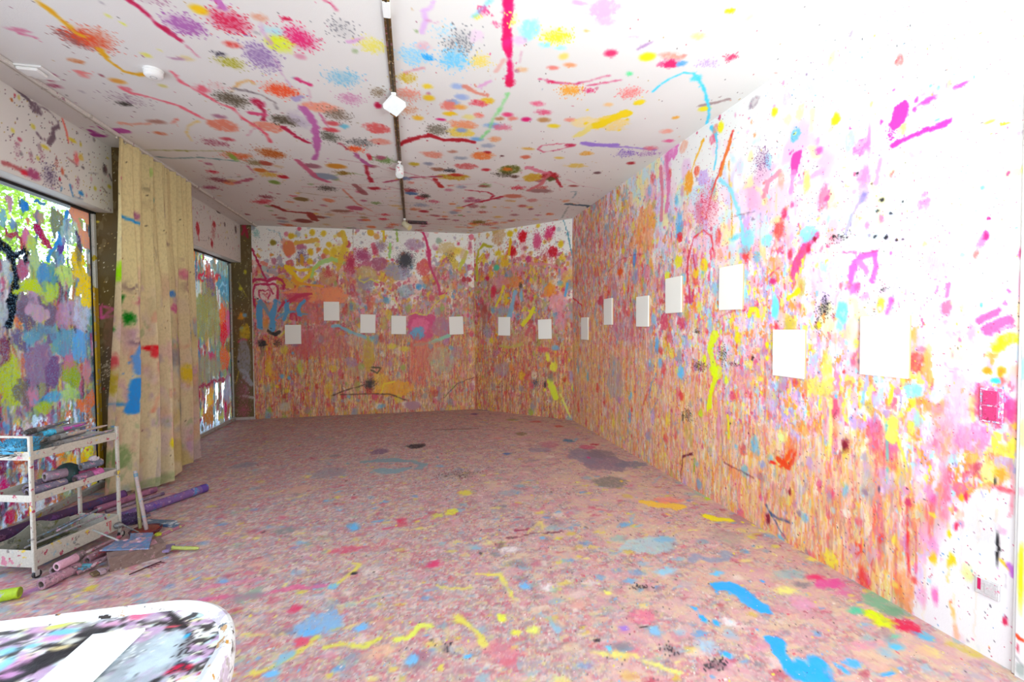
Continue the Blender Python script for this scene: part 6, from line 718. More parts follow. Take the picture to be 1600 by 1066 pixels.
def cwarp(s, P):
    k = s.GS/1.26; h = np.clip(s.GT/3.135, 0, 1); up = h**.75
    bx = np.interp(k, _bs, _bx); by = np.interp(k, _bs, _by); ker = np.hanning(15)/np.hanning(15).sum()
    sm = lambda a: np.apply_along_axis(lambda r: np.convolve(np.pad(r, 7, mode='edge'), ker, 'valid'), 1, a[:1]).repeat(len(a), 0)
    bx, by = sm(bx), sm(by)
    ss = s.GS+.018*np.sin(11*s.GS+1)+.012*np.sin(27*s.GS); am = .6+.8*vn(s.GS*9, s.GT*.4, 410)
    fine = np.sin(2*np.pi*ss/.078); wide = np.sin(2*np.pi*ss/.21+2.4*(1-h)+.5)
    wt = sst(h, .25, .95)
    P[..., 0] = bx*(1-up)+(-2.475)*up+am*(fine+.35*np.sin(4*np.pi*ss/.078+1))*(.0135*wt+.004)+wide*(.042*(1-wt)+.020)+.012*(fbm(s.GS*6, s.GT*2.5, 401, 3)-.5)
    P[..., 1] = by*(1-up)+(4.53+s.GS)*up+.02*np.cos(2*np.pi*ss/.21+2.4*(1-h)+.5)*(1-h)+.008*np.cos(2*np.pi*ss/.078)*wt
    P[..., 2] = s.GT+(1-h)**6*.02*wide
    return P
n = N('curtain_cloth'); at = n.n('Attribute', attribute_name='paint'); g = n.noise(n.coord((1, 1, .6), 'Position'), 60, 4)
c = n.mix(n.math('MULTIPLY', n.step(g, .45, .75), .22), at.outputs['Color'], hl('6a5844'))
d = n.n('BsdfDiffuse', {0: c}); tl = n.n('BsdfTranslucent', {0: c}); bp = n.n('Bump', {'Height': g, 'Strength': .4, 'Distance': .004}); n.t.links.new(bp.outputs[0], d.inputs['Normal'])
m = n.n('MixShader', {0: .22, 1: d.outputs[0], 2: tl.outputs[0]}); n.t.links.new(m.outputs[0], n.out.inputs[0])
cu = thing('curtain', 'long cream curtain stained with paint, hanging in front of the pillar', 'curtain', (0, 0, 0))
CU.mesh('curtain_cloth', n.m, cu, cwarp)
hk = MB().box((0, 0, 0), (.012, .014, .016), .002).obj('glide_hook', plain('curtain_hooks', 'd8d0c0', .5), cu)
for i in range(21):
    h_ = hk if i == 0 else put(hk.copy(), cu)
    h_.location = (-2.49, 4.55+i*.06, 3.128)

# ---------------------------------------------------------------- trolley
TP = Vector((-2.2, 3.14, 0)); TR = math.atan2(.954, .30); TL, TW = .52, .30
TMx = Matrix.Translation(TP) @ Matrix.Rotation(TR, 4, 'Z')
def tp(a, b, z): return TMx @ Vector((a, b, z))
tm = stained('c2b9aa', ('c87a8c', '8a8078', 'd8b840', '9ab0b8', 'b04058'), .22, 8, .5, .1)
tro = thing('utility_trolley', 'slim white three-tier metal trolley crusted with paint', 'trolley', TP, (0, 0, TR))
for a in (0, TL):
    for b in (0, TW):
        z1 = .845 if a == 0 else .79
        MB().box((a, b, (.05+z1)/2), (.019, .019, z1-.05), .003).obj('post', tm, tro)
def tray(z0, z1):
    b = MB().box((TL/2, TW/2, z0+.004), (TL-.004, TW-.004, .006)); h = z1-z0
    for y in (0, TW): b.box((TL/2, y, (z0+z1)/2), (TL-.02, .008, h), .002)
    for x in (0, TL): b.box((x, TW/2, (z0+z1)/2), (.008, TW-.02, h), .002)
    return b.obj('tray', tm, tro)
tray(.70, .752); tray(.452, .494); bt = tray(.066, .168)
MB().box((0, TW/2, .838), (.012, TW, .014), .003).obj('handle_rail', tm, tro)
rm_ = MB()
for (a0, z0), (a1, z1) in (((.425, .15), (.435, .12)), ((.437, .152), (.425, .125)), ((.445, .15), (.447, .09)), ((.447, .145), (.456, .15)), ((.456, .15), (.452, .075))): rm_.lathe((a0, -.0042, z0), (a1, -.0042, z1), [(0, .0022), (1, .0018)], 6)
rm_.obj('red_scribble', plain('red_scribble_paint', 'b01828', .5), bt)
rub = stained('1e1c1e', ('8a8488', '5a3040'), .3, 40)
for a in (0, TL):
    for b in (0, TW):
        c = MB().box((a, b, .047), (.016, .022, .014), .002); c = c.box((a+.006, b-.011, .032), (.022, .003, .034), .001).box((a+.006, b+.011, .032), (.022, .003, .034), .001).obj('castor', stained('b8b0a8', ('7a4050', '3a3438'), .4, 40), tro)
        MB().lathe((a+.01, b-.009, .0235), (a+.01, b+.009, .0235), [(0, .019), (.15, .023), (.85, .023), (1, .019)], 18).obj('wheel', rub, c, True)

def pts(*P): return [Vector(p) for p in P]
def at_mid(name, lab, cat, p0, p1, group=None):
    c = (Vector(p0)+Vector(p1))/2; return thing(name, lab, cat, c, group=group), c
def brush(p0, p1, lab, hcol='8a7e82', bcol='5a5048', r=.011, wide=1.0, group=None, name='paint_brush', fer='8a8a88'):
    """p0 bristle tip, p1 handle end"""
    t, c = at_mid(name, lab, 'brush', p0, p1, group); p0 = Vector(p0)-c; p1 = Vector(p1)-c; L = (p1-p0).length
    a = p0.lerp(p1, .07/L if L > .2 else .25); b = p0.lerp(p1, .115/L if L > .2 else .4)
    MB().lathe(b, p1, [(0, r*.8), (.12, r), (.4, r*.72), (.85, r*.62), (1, r*.35)], 12).obj('handle', stained(hcol, ('b890a0', '6a6a70', 'c8a870', '5a90b0'), .35, 26), t, True)
    MB().lathe(a, b, [(0, r*1.25*wide), (.5, r*1.15*wide), (1, r*.95)], 14).obj('ferrule', stained(fer, ('a87a88', '6a5a60'), .35, 40), t, True)
    q = MB(); ax = (a-p0).normalized(); u = ax.orthogonal().normalized(); w = ax.cross(u); random.seed(int(p0.x*9e4) & 999)
    q.lathe(a, a.lerp(p0, .75), [(0, r*1.15*wide), (.5, r*1.3*wide), (1, r*.7*wide)], 12)
    for i in range(16):
        an = 6.283*i/16; o = (u*math.cos(an)+w*math.sin(an))*r*wide; q.lathe(a+o*.7, p0+o*random.uniform(.6, 1.7)+ax*random.uniform(-.01, .015), [(0, .0028), (1, .0006)], 5)
    q.obj('bristles', stained(bcol, ('8a7a70', '4a6a80', '2a2624'), .4, 60), t); return t
def sleeve(p0, p1, r, col, lab, cols=('c87a98', '7a6a80', 'b89a90', '8a8a94'), name='roller_sleeve', group='paint roller sleeves', amt=.5):
    t, c = at_mid(name, lab, 'roller', p0, p1, group); p0 = Vector(p0)-c; p1 = Vector(p1)-c
    MB().lathe(p0, p1, [(0, r*.62), (0, r*.93), (.03, r), (.25, r*1.02), (.6, r*.97), (.97, r), (1, r*.93), (1, r*.62), (.5, r*.6), (0, r*.62)], 20, False).obj('nap', stained(col, cols, amt, 28), t, True)
    MB().lathe(p0, p1, [(.004, r*.5), (.004, r*.6), (.996, r*.6), (.996, r*.5), (.004, r*.5)], 18, False).obj('cardboard_core', stained('7a6860', ('b890a0', '4a4048'), .3, 40), t, True); return t
def stick(p0, p1, r, col, lab, cat='stick', name='wooden_stick', group=None, cols=('b890a0', '6a6a70', '5a90b0')):
    t, c = at_mid(name, lab, cat, p0, p1, group); p0 = Vector(p0)-c; p1 = Vector(p1)-c
    MB().lathe(p0, p1, [(0, r*.75), (.015, r), (.5, r*1.02), (.985, r), (1, r*.7)], 12).obj('shaft', stained(col, cols, .4, 22), t, True)
    MB().lathe(p0.lerp(p1, .90), p0.lerp(p1, .96), [(0, r*1.03), (.5, r*1.12), (1, r*1.03)], 12).obj('paint_crust', stained(cols[0], (col,), .4, 40), t, True); return t

# top tier: shaggy brush head, heap of dry brushes
zt = .707
t = thing('shaggy_brush', 'large shaggy dried brush head with a blue top, on the trolley top tier', 'brush', tp(.065, .15, zt+.012))
q = MB(); random.seed(5)
for i in range(300):
    an = random.random()*6.283; el = random.uniform(.0, 1.1); L = random.uniform(.08, .145); d = Vector((math.cos(an)*math.cos(el), math.sin(an)*math.cos(el)*1.15, math.sin(el)*.8))
    q.lathe(d*.02+Vector((0, 0, .006)), d*L+Vector((0, 0, .006)), [(0, .0045), (1, .0008)], 5)
q.obj('bristles', stained('5a6460', ('3a3a3a', '8a8478', '4a7a80', '6a5a64'), .5, 40), t)
q = MB(); q.lathe((0, 0, .02), (0, 0, .1), [(0, .085), (.5, .08), (.85, .06), (1, .02)], 22)
for i in range(140):
    an = random.random()*6.283; rr = .078*math.sqrt(random.random()); q.lathe((rr*math.cos(an), rr*math.sin(an), .06), (rr*1.25*math.cos(an), rr*1.25*math.sin(an), .112-rr*.35), [(0, .006), (1, .002)], 5)
q.obj('blue_top', stained('3a9cc4', ('5a7a80', '2a6a90', '6ab8d0'), .5, 50), t)
MB().lathe((-.045, .055, .085), (-.04, .06, .105), [(0, .014), (.6, .014), (1, .006)], 12).obj('pink_blob', plain('pink_blob_paint', 'd85a78', .5), t, True)
for i, (a0, b0, a1, b1, z, h, bc, lab) in enumerate((
  (.14, .05, .50, .035, .72, '8d8488', '7a7470', 'brush with a broad grey handle along the trolley top edge, handle end out'),
  (.15, .09, .47, .06, .728, 'a8968c', '6a6460', 'brush with a beige handle lying second from the trolley top edge'),
  (.16, .13, .36, .11, .732, 'b04a98', '3ab0d0', 'short brush with a bright magenta handle and blue tip on the trolley'),
  (.13, .15, .40, .15, .722, '787480', '5a5450', 'grey brush in the middle of the heap on the trolley top tier'),
  (.17, .19, .45, .17, .735, '8a8490', '6a6058', 'lavender-grey brush lying across the heap on the trolley top tier'),
  (.13, .22, .38, .25, .745, '6a646c', '4a4440', 'dark grey brush at the back of the trolley top tier'),
  (.10, .10, .30, .20, .752, '7a7a80', '8a7a6c', 'frayed brush lying slantwise over the others on the trolley top tier'),
  (.20, .24, .46, .22, .75, '94909a', '5a6a60', 'pale brush pointing at the pillar from the back of the trolley heap'))):
    brush(tp(a0, b0, z+.028+.026*(i%3)), tp(a1+.04, b1, z+.042+.028*(i%3)), lab, h, bc, .0135, 1.2, 'dry brushes heaped on the trolley')
t = thing('paint_scraper', 'dull teal scraper blade lying at the back of the trolley top tier', 'scraper', tp(.36, .27, .80), (0, .1, TR+.2))
MB().box((0, 0, .006), (.06, .055, .003), .001).obj('blade', stained('4a9494', ('7a7a78', '8a6a80'), .4, 40), t)
MB().lathe((.03, 0, .008), (.13, .01, .02), [(0, .008), (.2, .012), (.8, .011), (1, .006)], 12).obj('handle', stained('6a646c', ('8a8490', '4a4440'), .4, 30), t, True)

# middle tier
zm = .459
sleeve(tp(.05, .10, zm+.03), tp(.24, .07, zm+.032), .026, '74687c', 'long dusky purple roller sleeve at the near end of the middle tier')
sleeve(tp(.10, .16, zm+.031), tp(.27, .20, zm+.036), .033, '6c6070', 'dark mauve roller sleeve lying behind the long one on the middle tier')
sleeve(tp(.17, .13, zm+.086), tp(.27, .10, zm+.082), .031, '8a7280', 'stubby brownish pink roller sleeve on top of the pile on the middle tier')
sleeve(tp(.29, .06, zm+.028), tp(.38, .05, zm+.034), .030, '7a5a70', 'plum roller sleeve in the middle of the middle tier')
sleeve(tp(.38, .045, zm+.027), tp(.445, .05, zm+.034), .030, 'c8609c', 'bright pink roller sleeve at the far end of the middle tier', ('d880b0', 'a84880', '7a5a78'))
sleeve(tp(.37, .13, zm+.028), tp(.455, .10, zm+.034), .028, 'b84a74', 'crimson pink roller sleeve behind the bright pink one', ('d880a0', '8a3050', '7a5a78'))
sleeve(tp(.36, .10, zm+.09), tp(.48, .08, zm+.09), .026, '646a78', 'slate grey roller sleeve laid over the pink ones')
t = thing('mixing_bowl', 'dark green mixing bowl tipped over on the middle tier', 'bowl', tp(.37, .20, zm+.004), (.25, 0, 0))
bw = MB(); bw.lathe((0, 0, .005), (0, 0, .11), [(0, .082), (.04, .086), (.3, .08), (.7, .06), (.95, .034), (1, .014)], 24).obj('shell', stained('123432', ('1e5a58', '2a2a3a', '0e2424'), .5, 30), t, True)
MB().hollow((0, 0, .003), (0, 0, .012), .09, .078, 24).obj('rim', stained('1a2c30', ('2a5a58',), .4, 30), t)
t = thing('paint_tray', 'flat grey tray with olive paint under the rollers of the middle tier', 'tray', tp(.155, .045, zm), (0, 0, TR))
MB().box((0, 0, .004), (.20, .06, .008), .002).obj('base', stained('5a6058', ('8a8a3a', '3a90b0', '6a6070'), .6, 20), t)
q = MB()
for y in (-1, 1): q.box((0, y*.031, .009), (.20, .004, .016), .001)
for x in (-1, 1): q.box((x*.1, 0, .009), (.004, .066, .016), .001)
q.obj('rim', stained('6a6468', ('8a8a3a', '3a90b0'), .5, 20), t)
t = thing('paint_lump', 'pale lump of dried paint on top of the slate grey sleeve', 'paint lump', tp(.44, .09, zm+.115))
MB().lathe((-.012, 0, 0), (.01, .004, .028), [(0, .022), (.35, .026), (.7, .017), (1, .004)], 11).obj('lump', stained('c8b8bc', ('8a8490', 'b090a0'), .4, 40), t, True)
MB().lathe((.01, .012, 0), (.02, .014, .018), [(0, .012), (.6, .01), (1, .003)], 9).obj('crumb', stained('b8a8ac', ('8a8490',), .4, 40), t, True)

# bottom tier
zb = .0735
t = thing('paint_tray', 'big rounded grey paint tray standing in the bottom tier', 'tray', tp(.24, .235, zb), (0, 0, TR))
q = MB(); q.box((0, .015, .004), (.40, .07, .008), .002); V = []; F = []
for k in range(19):
    x = -.2+.4*k/18; z = .105+.05*math.exp(-((x-.0)/.08)**2); V += [(x, .045, .0), (x, .055, z), (x, .062, z), (x, .053, 0)]
for k in range(18):
    for j in range(4): F.append((4*k+j, 4*k+(j+1) % 4, 4*k+4+(j+1) % 4, 4*k+4+j))
F += [(0, 1, 2, 3), (72, 75, 74, 73)]
q.add(V, F); q.obj('back_wall', stained('8a8a7c', ('5a5a50', '6a6a30', 'a8a090'), .45, 14), t)
MB().box((0, .02, .011), (.3, .05, .006), .002).obj('dried_paint', stained('4a4a2c', ('6a6a20', '2c2a28'), .5, 20), t)
t = thing('sponge', 'black crumbling sponge in the near corner of the bottom tier', 'sponge', tp(.13, .06, zb), (0, 0, TR+.2))
q = MB().box((0, 0, .028), (.13, .07, .05), .014)
for i in range(26): q.lathe((random.uniform(-.06, .06), random.uniform(-.033, .033), .045), (random.uniform(-.06, .06), random.uniform(-.033, .033), .063), [(0, .012), (1, .004)], 6)
q.obj('foam', stained('2c2c2c', ('4a4a4c', '5a5a60', '3a2a2c'), .5, 40), t)
t = thing('paint_cake', 'maroon slab of dried paint lying in the bottom tier', 'paint slab', tp(.09, .14, zb), (0, 0, TR))
MB().box((0, 0, .008), (.15, .11, .014), .005).obj('slab', stained('4a1c1c', ('6a2a28', '2c1616'), .5, 20), t)
MB().box((.03, -.02, .018), (.06, .04, .008), .003).obj('flake', stained('5a2420', ('3a1616',), .5, 30), t)
for i, (a0, b0, z0, a1, b1, z1, c, lab) in enumerate(((.03, .10, .165, .47, .055, .185, '8a8480', 'long grey stick lying across the bottom tier, near the front lip'), (.22, .12, .18, .49, .10, .225, '7a7c86', 'bluish grey stick sticking up at the far end of the bottom tier'), (.10, .17, .17, .42, .14, .20, '6a6a64', 'drab stick at the back of the bottom tier'))):
    stick(tp(a0, b0, z0), tp(a1, b1, z1), .007, c, lab, group='sticks in the bottom tier')

# ---------------------------------------------------------------- on the floor
def floor_tube(u0, v0, u1, v1, r, col, lab, cols, name='cardboard_tube', ext=0.0, z=0):
    p0 = fp(u0, v0, r+z); p1 = fp(u1, v1, r+z); p0 = p0+(p0-p1).normalized()*ext
    t, c = at_mid(name, lab, 'tube', p0, p1, 'long tubes and poles on the floor'); c0 = p0-c; c1 = p1-c
    MB().lathe(c0, c1, [(0, r*.8), (0, r), (.3, r*1.01), (.7, r*.99), (1, r), (1, r*.8), (.5, r*.8), (0, r*.8)], 22, False).obj('wall', stained(col, cols, .55, 12), t, True)
    MB().lathe(c0.lerp(c1, .93), c0.lerp(c1, .99), [(0, r*1.0), (.3, r*1.04), (.8, r*1.03), (1, r*1.0)], 22, False).obj('end_wrap', stained(cols[0], (col,), .5, 20), t, True); return t
PU = ('6a3a7a', '8a5a80', '3a3a6a', '5a2a48')
floor_tube(0, 838, 194, 773, .04, '4c2c52', 'thick dark purple tube on the floor along the window', PU, ext=.15)
floor_tube(150, 797, 243, 765, .026, 'a0607a', 'rosy pink pole lying behind the trolley, next to the purple tubes', ('8a5068', 'b87a90', '7a4a70'))
floor_tube(165, 800, 256, 771, .014, '8a7080', 'thin mauve pole between the pink pole and the violet tube', ('6a5068', 'a88a98', '7a6a70'), 'thin_pole')
floor_tube(150, 822, 322, 762, .036, '75528a', 'thick violet tube with blue blots, end pointing into the room', ('5a3a90', '4a80b0', 'a88aa8', '8a5a80'))
t = thing('storage_box', 'dark plum flattened box on the floor behind the trolley', 'box', fp(112, 829, 0), (0, 0, TR+.06))
MB().box((0, 0, .04), (.30, .10, .078), .006).obj('body', stained('3c2838', ('5a3a50', '2c2030', '6a4a5a'), .5, 10), t)
MB().box((0, 0, .082), (.31, .106, .008), .003).obj('lid', stained('4a3044', ('6a4a5a', '2c2030'), .5, 10), t)
t = thing('nap_roller', 'fluffy deep purple roller head on the floor beside the trolley', 'roller', fp(205, 820, 0), (0, 0, .45))
q = MB(); q.lathe((-.09, 0, .045), (.09, 0, .045), [(0, .03), (.03, .038), (.97, .038), (1, .03)], 18)
for i in range(420):
    an = random.random()*6.283; x = random.uniform(-.09, .09); d = Vector((0, math.cos(an), math.sin(an))); q.lathe(Vector((x, 0, .045))+d*.035, Vector((x+random.gauss(0, .004), 0, .045))+d*.0445, [(0, .004), (1, .0012)], 4)
q.obj('pile', stained('3c2450', ('5a3a78', '2c1a3a', '7a5a8a'), .5, 60), t); MB().tube((-.115, 0, .045), (.115, 0, .045), .010).obj('axle', stained('6a6068', ('3a2a48',), .4, 40), t)
# paint pot with two upright handles
pp = fp(228, 833, 0)
t = thing('paint_dish', 'shallow dish of dark red paint on the floor by the trolley', 'dish', pp)
MB().lathe((0, 0, 0), (0, 0, .03), [(0, .08), (.3, .088), (.95, .098), (1, .092), (.6, .084)], 26).obj('dish', stained('5a2a34', ('8a1020', '4a6a80', '7a5060'), .5, 20), t, True)
MB().lathe((0, 0, .018), (0, 0, .033), [(0, .084), (.6, .08), (.8, .05), (1, .02)], 22).obj('red_paint', stained('7c0c14', ('960f18', '5a0810', 'a82a38'), .4, 30, .3), t, True)
tpx = lambda u, v, y: (lambda k: Vector(EYEP+k*(y/k[1])))(FWD+RGT*(u-800)/F_PX+DWN*(v-533)/F_PX)
stick(pp+Vector((.015, -.02, .03)), tpx(211, 736, pp.y+.02), .0125, 'b09a94', 'tall blue-grey handle standing upright in the red paint dish', 'handle', 'upright_handle', cols=('6a8a98', 'b88a90', '7aa0b0'))
stick(pp+Vector((-.045, .02, .025)), tpx(212, 745, pp.y+.13), .011, '98905a', 'olive handle standing just behind the blue-grey upright one', 'handle', 'upright_handle', cols=('a8a060', '8a8a78', 'b8a890'))
def slab(P, th, name, lab, cat, mat, z0, edge=None, tilt=0):
    """flat piece whose outline P (world xy) is given; thickness th"""
    c = sum((Vector((p[0], p[1], 0)) for p in P), Vector())/len(P); t = thing(name, lab, cat, (c.x, c.y, z0)); k = len(P)
    ins = [Vector((p[0]-c.x, p[1]-c.y, 0)) for p in P]
    v = [p for p in ins]+[p+Vector((0, 0, th*.7)) for p in ins]+[p*.985+Vector((0, 0, th)) for p in ins]
    if tilt: v = [Vector((p.x, p.y, p.z+tilt*p.x)) for p in v]
    f = [tuple(range(k))[::-1], tuple(range(2*k, 3*k))]
    for j in range(2):
        for i in range(k): f.append((j*k+i, j*k+(i+1) % k, (j+1)*k+(i+1) % k, (j+1)*k+i))
    MB().add(v, f).obj('board', mat, t); return t, c
# plank
P = [fp(228, 818, .02), fp(230, 811, .02), fp(277, 813, .02), fp(279, 821, .02)]
t, c = slab([(p.x, p.y) for p in P], .02, 'painted_plank', 'short plank with blue-white paint behind the upright handles', 'plank', stained('5a7488', ('c8ccd0', '4a6a90', '8a8a90'), .55, 16), 0)
e = Vector((P[3].x-c.x, P[3].y-c.y, 0)); MB().box(e*.86+Vector((0, .02, .021)), (.03, .02, .004), .001).obj('paint_crust', stained('c8c8c8', ('9a9aa0',), .3, 40), t)
# brick
bc = fp(214, 876, 0); t = thing('brick', 'rough brick spattered with paint lying on the floor', 'brick', bc, (0, 0, .62))
random.seed(3); q = MB(); V = []; F = []
nx, ny, nz = 9, 5, 4
def bpt(i, j, k):
    x, y, z = (i/nx-.5)*.27, (j/ny-.5)*.12, k/nz*.085; h = random.Random((i*31+j)*31+k); e = .0035
    return (x+h.uniform(-e, e), y+h.uniform(-e, e), max(z+h.uniform(-e, e), 0 if k == 0 else .004) if k else 0)
ix = {}
def vi(i, j, k):
    if (i, j, k) not in ix: ix[i, j, k] = len(V); V.append(bpt(i, j, k))
    return ix[i, j, k]
for i in range(nx):
    for j in range(ny):
        for k in (0, nz): F.append((vi(i, j, k), vi(i+1, j, k), vi(i+1, j+1, k), vi(i, j+1, k)))
for i in range(nx):
    for k in range(nz):
        for j in (0, ny): F.append((vi(i, j, k), vi(i+1, j, k), vi(i+1, j, k+1), vi(i, j, k+1)))
for j in range(ny):
    for k in range(nz):
        for i in (0, nx): F.append((vi(i, j, k), vi(i, j+1, k), vi(i, j+1, k+1), vi(i, j, k+1)))
q.add(V, F).obj('block', stained('7c6258', ('a87a7c', '6a5048', 'a08c84'), .2, 18, .9), t)
MB().box((.03, .0, .0868), (.14, .085, .003), .001).obj('paint_skin', stained('a87078', ('8a5a68', 'c8a0a0'), .4, 26), t)
# palette board on the brick
zz = .092; P = [fp(155, 861, zz), fp(181, 846, zz), fp(203, 843, zz), fp(204, 834, zz), fp(240, 833, zz), fp(233, 858, zz)]
t, c = slab([(p.x, p.y) for p in P], .007, 'palette_board', 'blue and lilac palette board resting on the brick', 'palette', stained('64728f', ('8a70a0', 'b89090', '4a80a8', '8a8898'), .8, 13), zz-.003)
for dx, dy, r in ((.04, .02, .02), (-.03, .01, .015), (.07, -.03, .016)): MB().lathe((dx, dy, .006), (dx, dy, .012), [(0, r), (.5, r*.8), (1, r*.3)], 12).obj('paint_dab', stained('c898a0', ('7a70b0', '5a98c0'), .5, 30), t)
# brushes on the floor
def wide_brush(p0, p1, p2, w, lab, head, hand, ferc):
    """p0 bristle end, p1 head/handle joint, p2 handle end"""
    t = thing('wide_brush', lab, 'brush', (p1.x, p1.y, 0)); o = Vector((p1.x, p1.y, 0)); d = (p1-p0); L = d.length; an = math.atan2(d.y, d.x); M = Matrix.Rotation(an, 3, 'Z')
    MB().box((p0.lerp(p1, .25))-o, (L*.5, w, .016), .005, M).obj('bristles', stained(head, ('5a4030', '8a6a48', '3a2c24'), .4, 40), t)
    MB().box((p0.lerp(p1, .7))-o, (L*.42, w*1.04, .02), .003, M).obj('ferrule', stained(ferc, ('a87a98', '8a8a90'), .5, 24), t)
    MB().lathe(p0.lerp(p1, .92)-o, p2-o, [(0, .016), (.12, .011), (.5, .0125), (.9, .011), (1, .006)], 12).obj('handle', stained(hand, ('b8b860', 'a8a090'), .3, 20), t, True)
wide_brush(fp(238, 860, .03), fp(272, 856, .03), fp(311, 857, .02), .085, 'wide flat brush with a lime handle beside the brick', '6a5060', 'a8ac50', '8a7498')
wide_brush(fp(228, 846, .05), fp(250, 838, .04), fp(288, 820, .03), .05, 'brush with tan bristles and a dusty pink handle behind the palette', '8a6a34', 'a86a7c', '8a5a60')
wide_brush(fp(142, 899, .02), fp(166, 890, .022), fp(186, 880, .025), .06, 'brush with brown bristles lying in front of the brick', '5c4420', '98787c', 'a08488')
wide_brush(fp(124, 890, .035), fp(140, 882, .035), fp(168, 870, .04), .055, 'brush with a turquoise head in the pile by the trolley castor', '3c8ca4', '8a5a68', '5aa0b0')
t = thing('bottle_cap', 'small yellow-green cap on the floor behind the palette', 'cap', fp(247, 836, .055))
MB().lathe((0, 0, -.055), (0, 0, .012), [(0, .016), (.7, .016), (.75, .02), (.95, .02), (1, .017)], 16).obj('cap', stained('b8b828', ('d0cc40', '8a8a28'), .3, 40), t, True)
MB().hollow((0, 0, .0121), (0, 0, .014), .014, .011).obj('lip', plain('cap_lip', '9a9a20', .5), t)
RS = ('c890a0', '8a6a78', '6a5058', 'b8a0a0')
sleeve(fp(64, 914, .033), fp(122, 886, .033), .032, 'ac7c88', 'fat pink roller sleeve with an open end, nearest the trolley castor', RS)
_a, _b = fp(64, 914, .033), fp(122, 886, .033)
sleeve(_a.lerp(_b, .42)+Vector((-.005, .004, .057)), _a.lerp(_b, .97)+Vector((-.005, .004, .057)), .025, 'd09aa8', 'clean rose pink roller sleeve resting on the fat one', ('e0b0bc', 'b88090'), amt=.2)
sleeve(fp(84, 892, .035), fp(128, 866, .035), .028, '8a7476', 'greyish roller sleeve half under the trolley', RS)
sleeve(fp(136, 876, .03), fp(182, 851, .03), .027, '8c6068', 'reddish roller sleeve under the palette board', ('a83a48', '6a4850', 'b89098'))
stick(fp(120, 896, .02), fp(186, 862, .05), .014, '8a6a6e', 'paint-caked handle lying between the pink sleeve and the brick', 'handle', 'caked_handle', cols=('b85a68', 'c8a0a8', '5a4048'))
stick(fp(100, 880, .03), fp(190, 838, .055), .012, 'a07a80', 'long pinkish handle along the trolley bottom lip', 'handle', 'caked_handle', cols=('b05060', 'c8b0a8', '6a5058'))
stick(fp(145, 828, .17), fp(186, 845, .12), .006, '9a988c', 'pale wire handle leaning over the trolley bottom lip', 'handle', 'wire_handle')
t = thing('mixing_spoon', 'grey metal mixing spoon on the floor at the trolley foot', 'spoon', fp(186, 845, .0))
MB().lathe((-.03, 0, .105), (.025, .01, .105), [(0, .004), (.2, .02), (.6, .024), (1, .006)], 12).obj('bowl', stained('8a8c8c', ('4a4a4c', 'b8b8b4'), .4, 30, .4, .6), t, True)
MB().lathe((.02, .01, .105), (.1, .04, .03), [(0, .006), (1, .004)], 8).obj('stem', stained('8a8c8c', ('4a4a4c',), .4, 30, .4, .6), t, True)
t = thing('cut_sleeve', 'lime green foam roller piece on the floor at the photo edge', 'roller', fp(12, 938, 0), (0, 0, .2))
MB().lathe((-.16, .0, .03), (.05, 0, .03), [(0, .026), (.01, .03), (.99, .03), (1, .027)], 22).obj('foam', stained('a8c410', ('c0d828', 'a8a8a0', '8aa010'), .35, 14), t, True)
MB().lathe((.05, 0, .03), (.0515, 0, .03), [(0, .0262), (1, .0258)], 22).obj('cut_face', stained('8a9c0c', ('a8c410',), .3, 30), t)
t = thing('twig', 'thin dark red dried paint string on the floor in front of the brick', 'paint string', fp(228, 888, 0))
a = fp(202, 898, .004)-fp(228, 888, 0); b = fp(252, 877, .004)-fp(228, 888, 0); q = MB(); q.lathe(a, b, [(0, .003), (.5, .0045), (1, .003)], 6)
q.obj('strand', stained('4a1c24', ('8a3040',), .4, 50), t); q = MB()
for k in (.5, .62, .75, .9): p = a.lerp(b, k); q.lathe(p, p+Vector((.04, -.012, .002)), [(0, .003), (1, .002)], 6)
q.obj('side_strand', stained('5a2028', ('8a3040',), .4, 50), t)

# ---------------------------------------------------------------- table
TX0, TX1, TY0, TY1, TRD, TZ = -1.75, -.43, .25, 1.375, .24, .72
def rr_loop(ins, n=14):
    x0, x1, y0, y1 = TX0+ins, TX1-ins, TY0+ins, TY1-ins; r = max(TRD-ins, .02); P = []
    for cx, cy, a0 in ((x1-r, y1-r, 0), (x0+r, y1-r, 90), (x0+r, y0+r, 180), (x1-r, y0+r, 270)):
        for k in range(n): a = math.radians(a0+90*k/(n-1)); P.append((cx+r*math.cos(a), cy+r*math.sin(a)))
    return P
tb = thing('work_table', 'low-rimmed table with rounded corners, its top caked in paint', 'table', ((TX0+TX1)/2, (TY0+TY1)/2, 0)); tc = Vector(tb.location)
q = MB(); prof = [(.012, .60), (.004, .62), (0, .66), (0, .708), (.004, .718), (.012, .722), (.020, .718), (.024, .712), (.034, .706)]
V = []; F = []; LN = 56
for ins, z in prof: V += [(x-tc.x, y-tc.y, z) for x, y in rr_loop(ins)]
for j in range(len(prof)-1):
    for i in range(LN): F.append((j*LN+i, j*LN+(i+1) % LN, (j+1)*LN+(i+1) % LN, (j+1)*LN+i))
q.add(V, F).obj('rim', stained('e8e8e6', ('c8b8c8', '3a3432', 'c89038', 'b0a8a0'), .28, 11, .4), tb, True)
V = [(x-tc.x, y-tc.y, .605) for x, y in rr_loop(.012)]; V += [(x, y, .600) for x, y, z in V]
MB().add(V, [tuple(range(LN)), tuple(range(LN, 2*LN))[::-1]]+[(i, (i+1) % LN, LN+(i+1) % LN, LN+i) for i in range(LN)]).obj('underside', white_b, tb)
TT = Surf((0, 0, .7065), (1, 0, 0), (0, 1, 0), steps((TX0, TX1, .006, .006)), steps((TY0, TY1, .006, .006)), 'e6eaea')
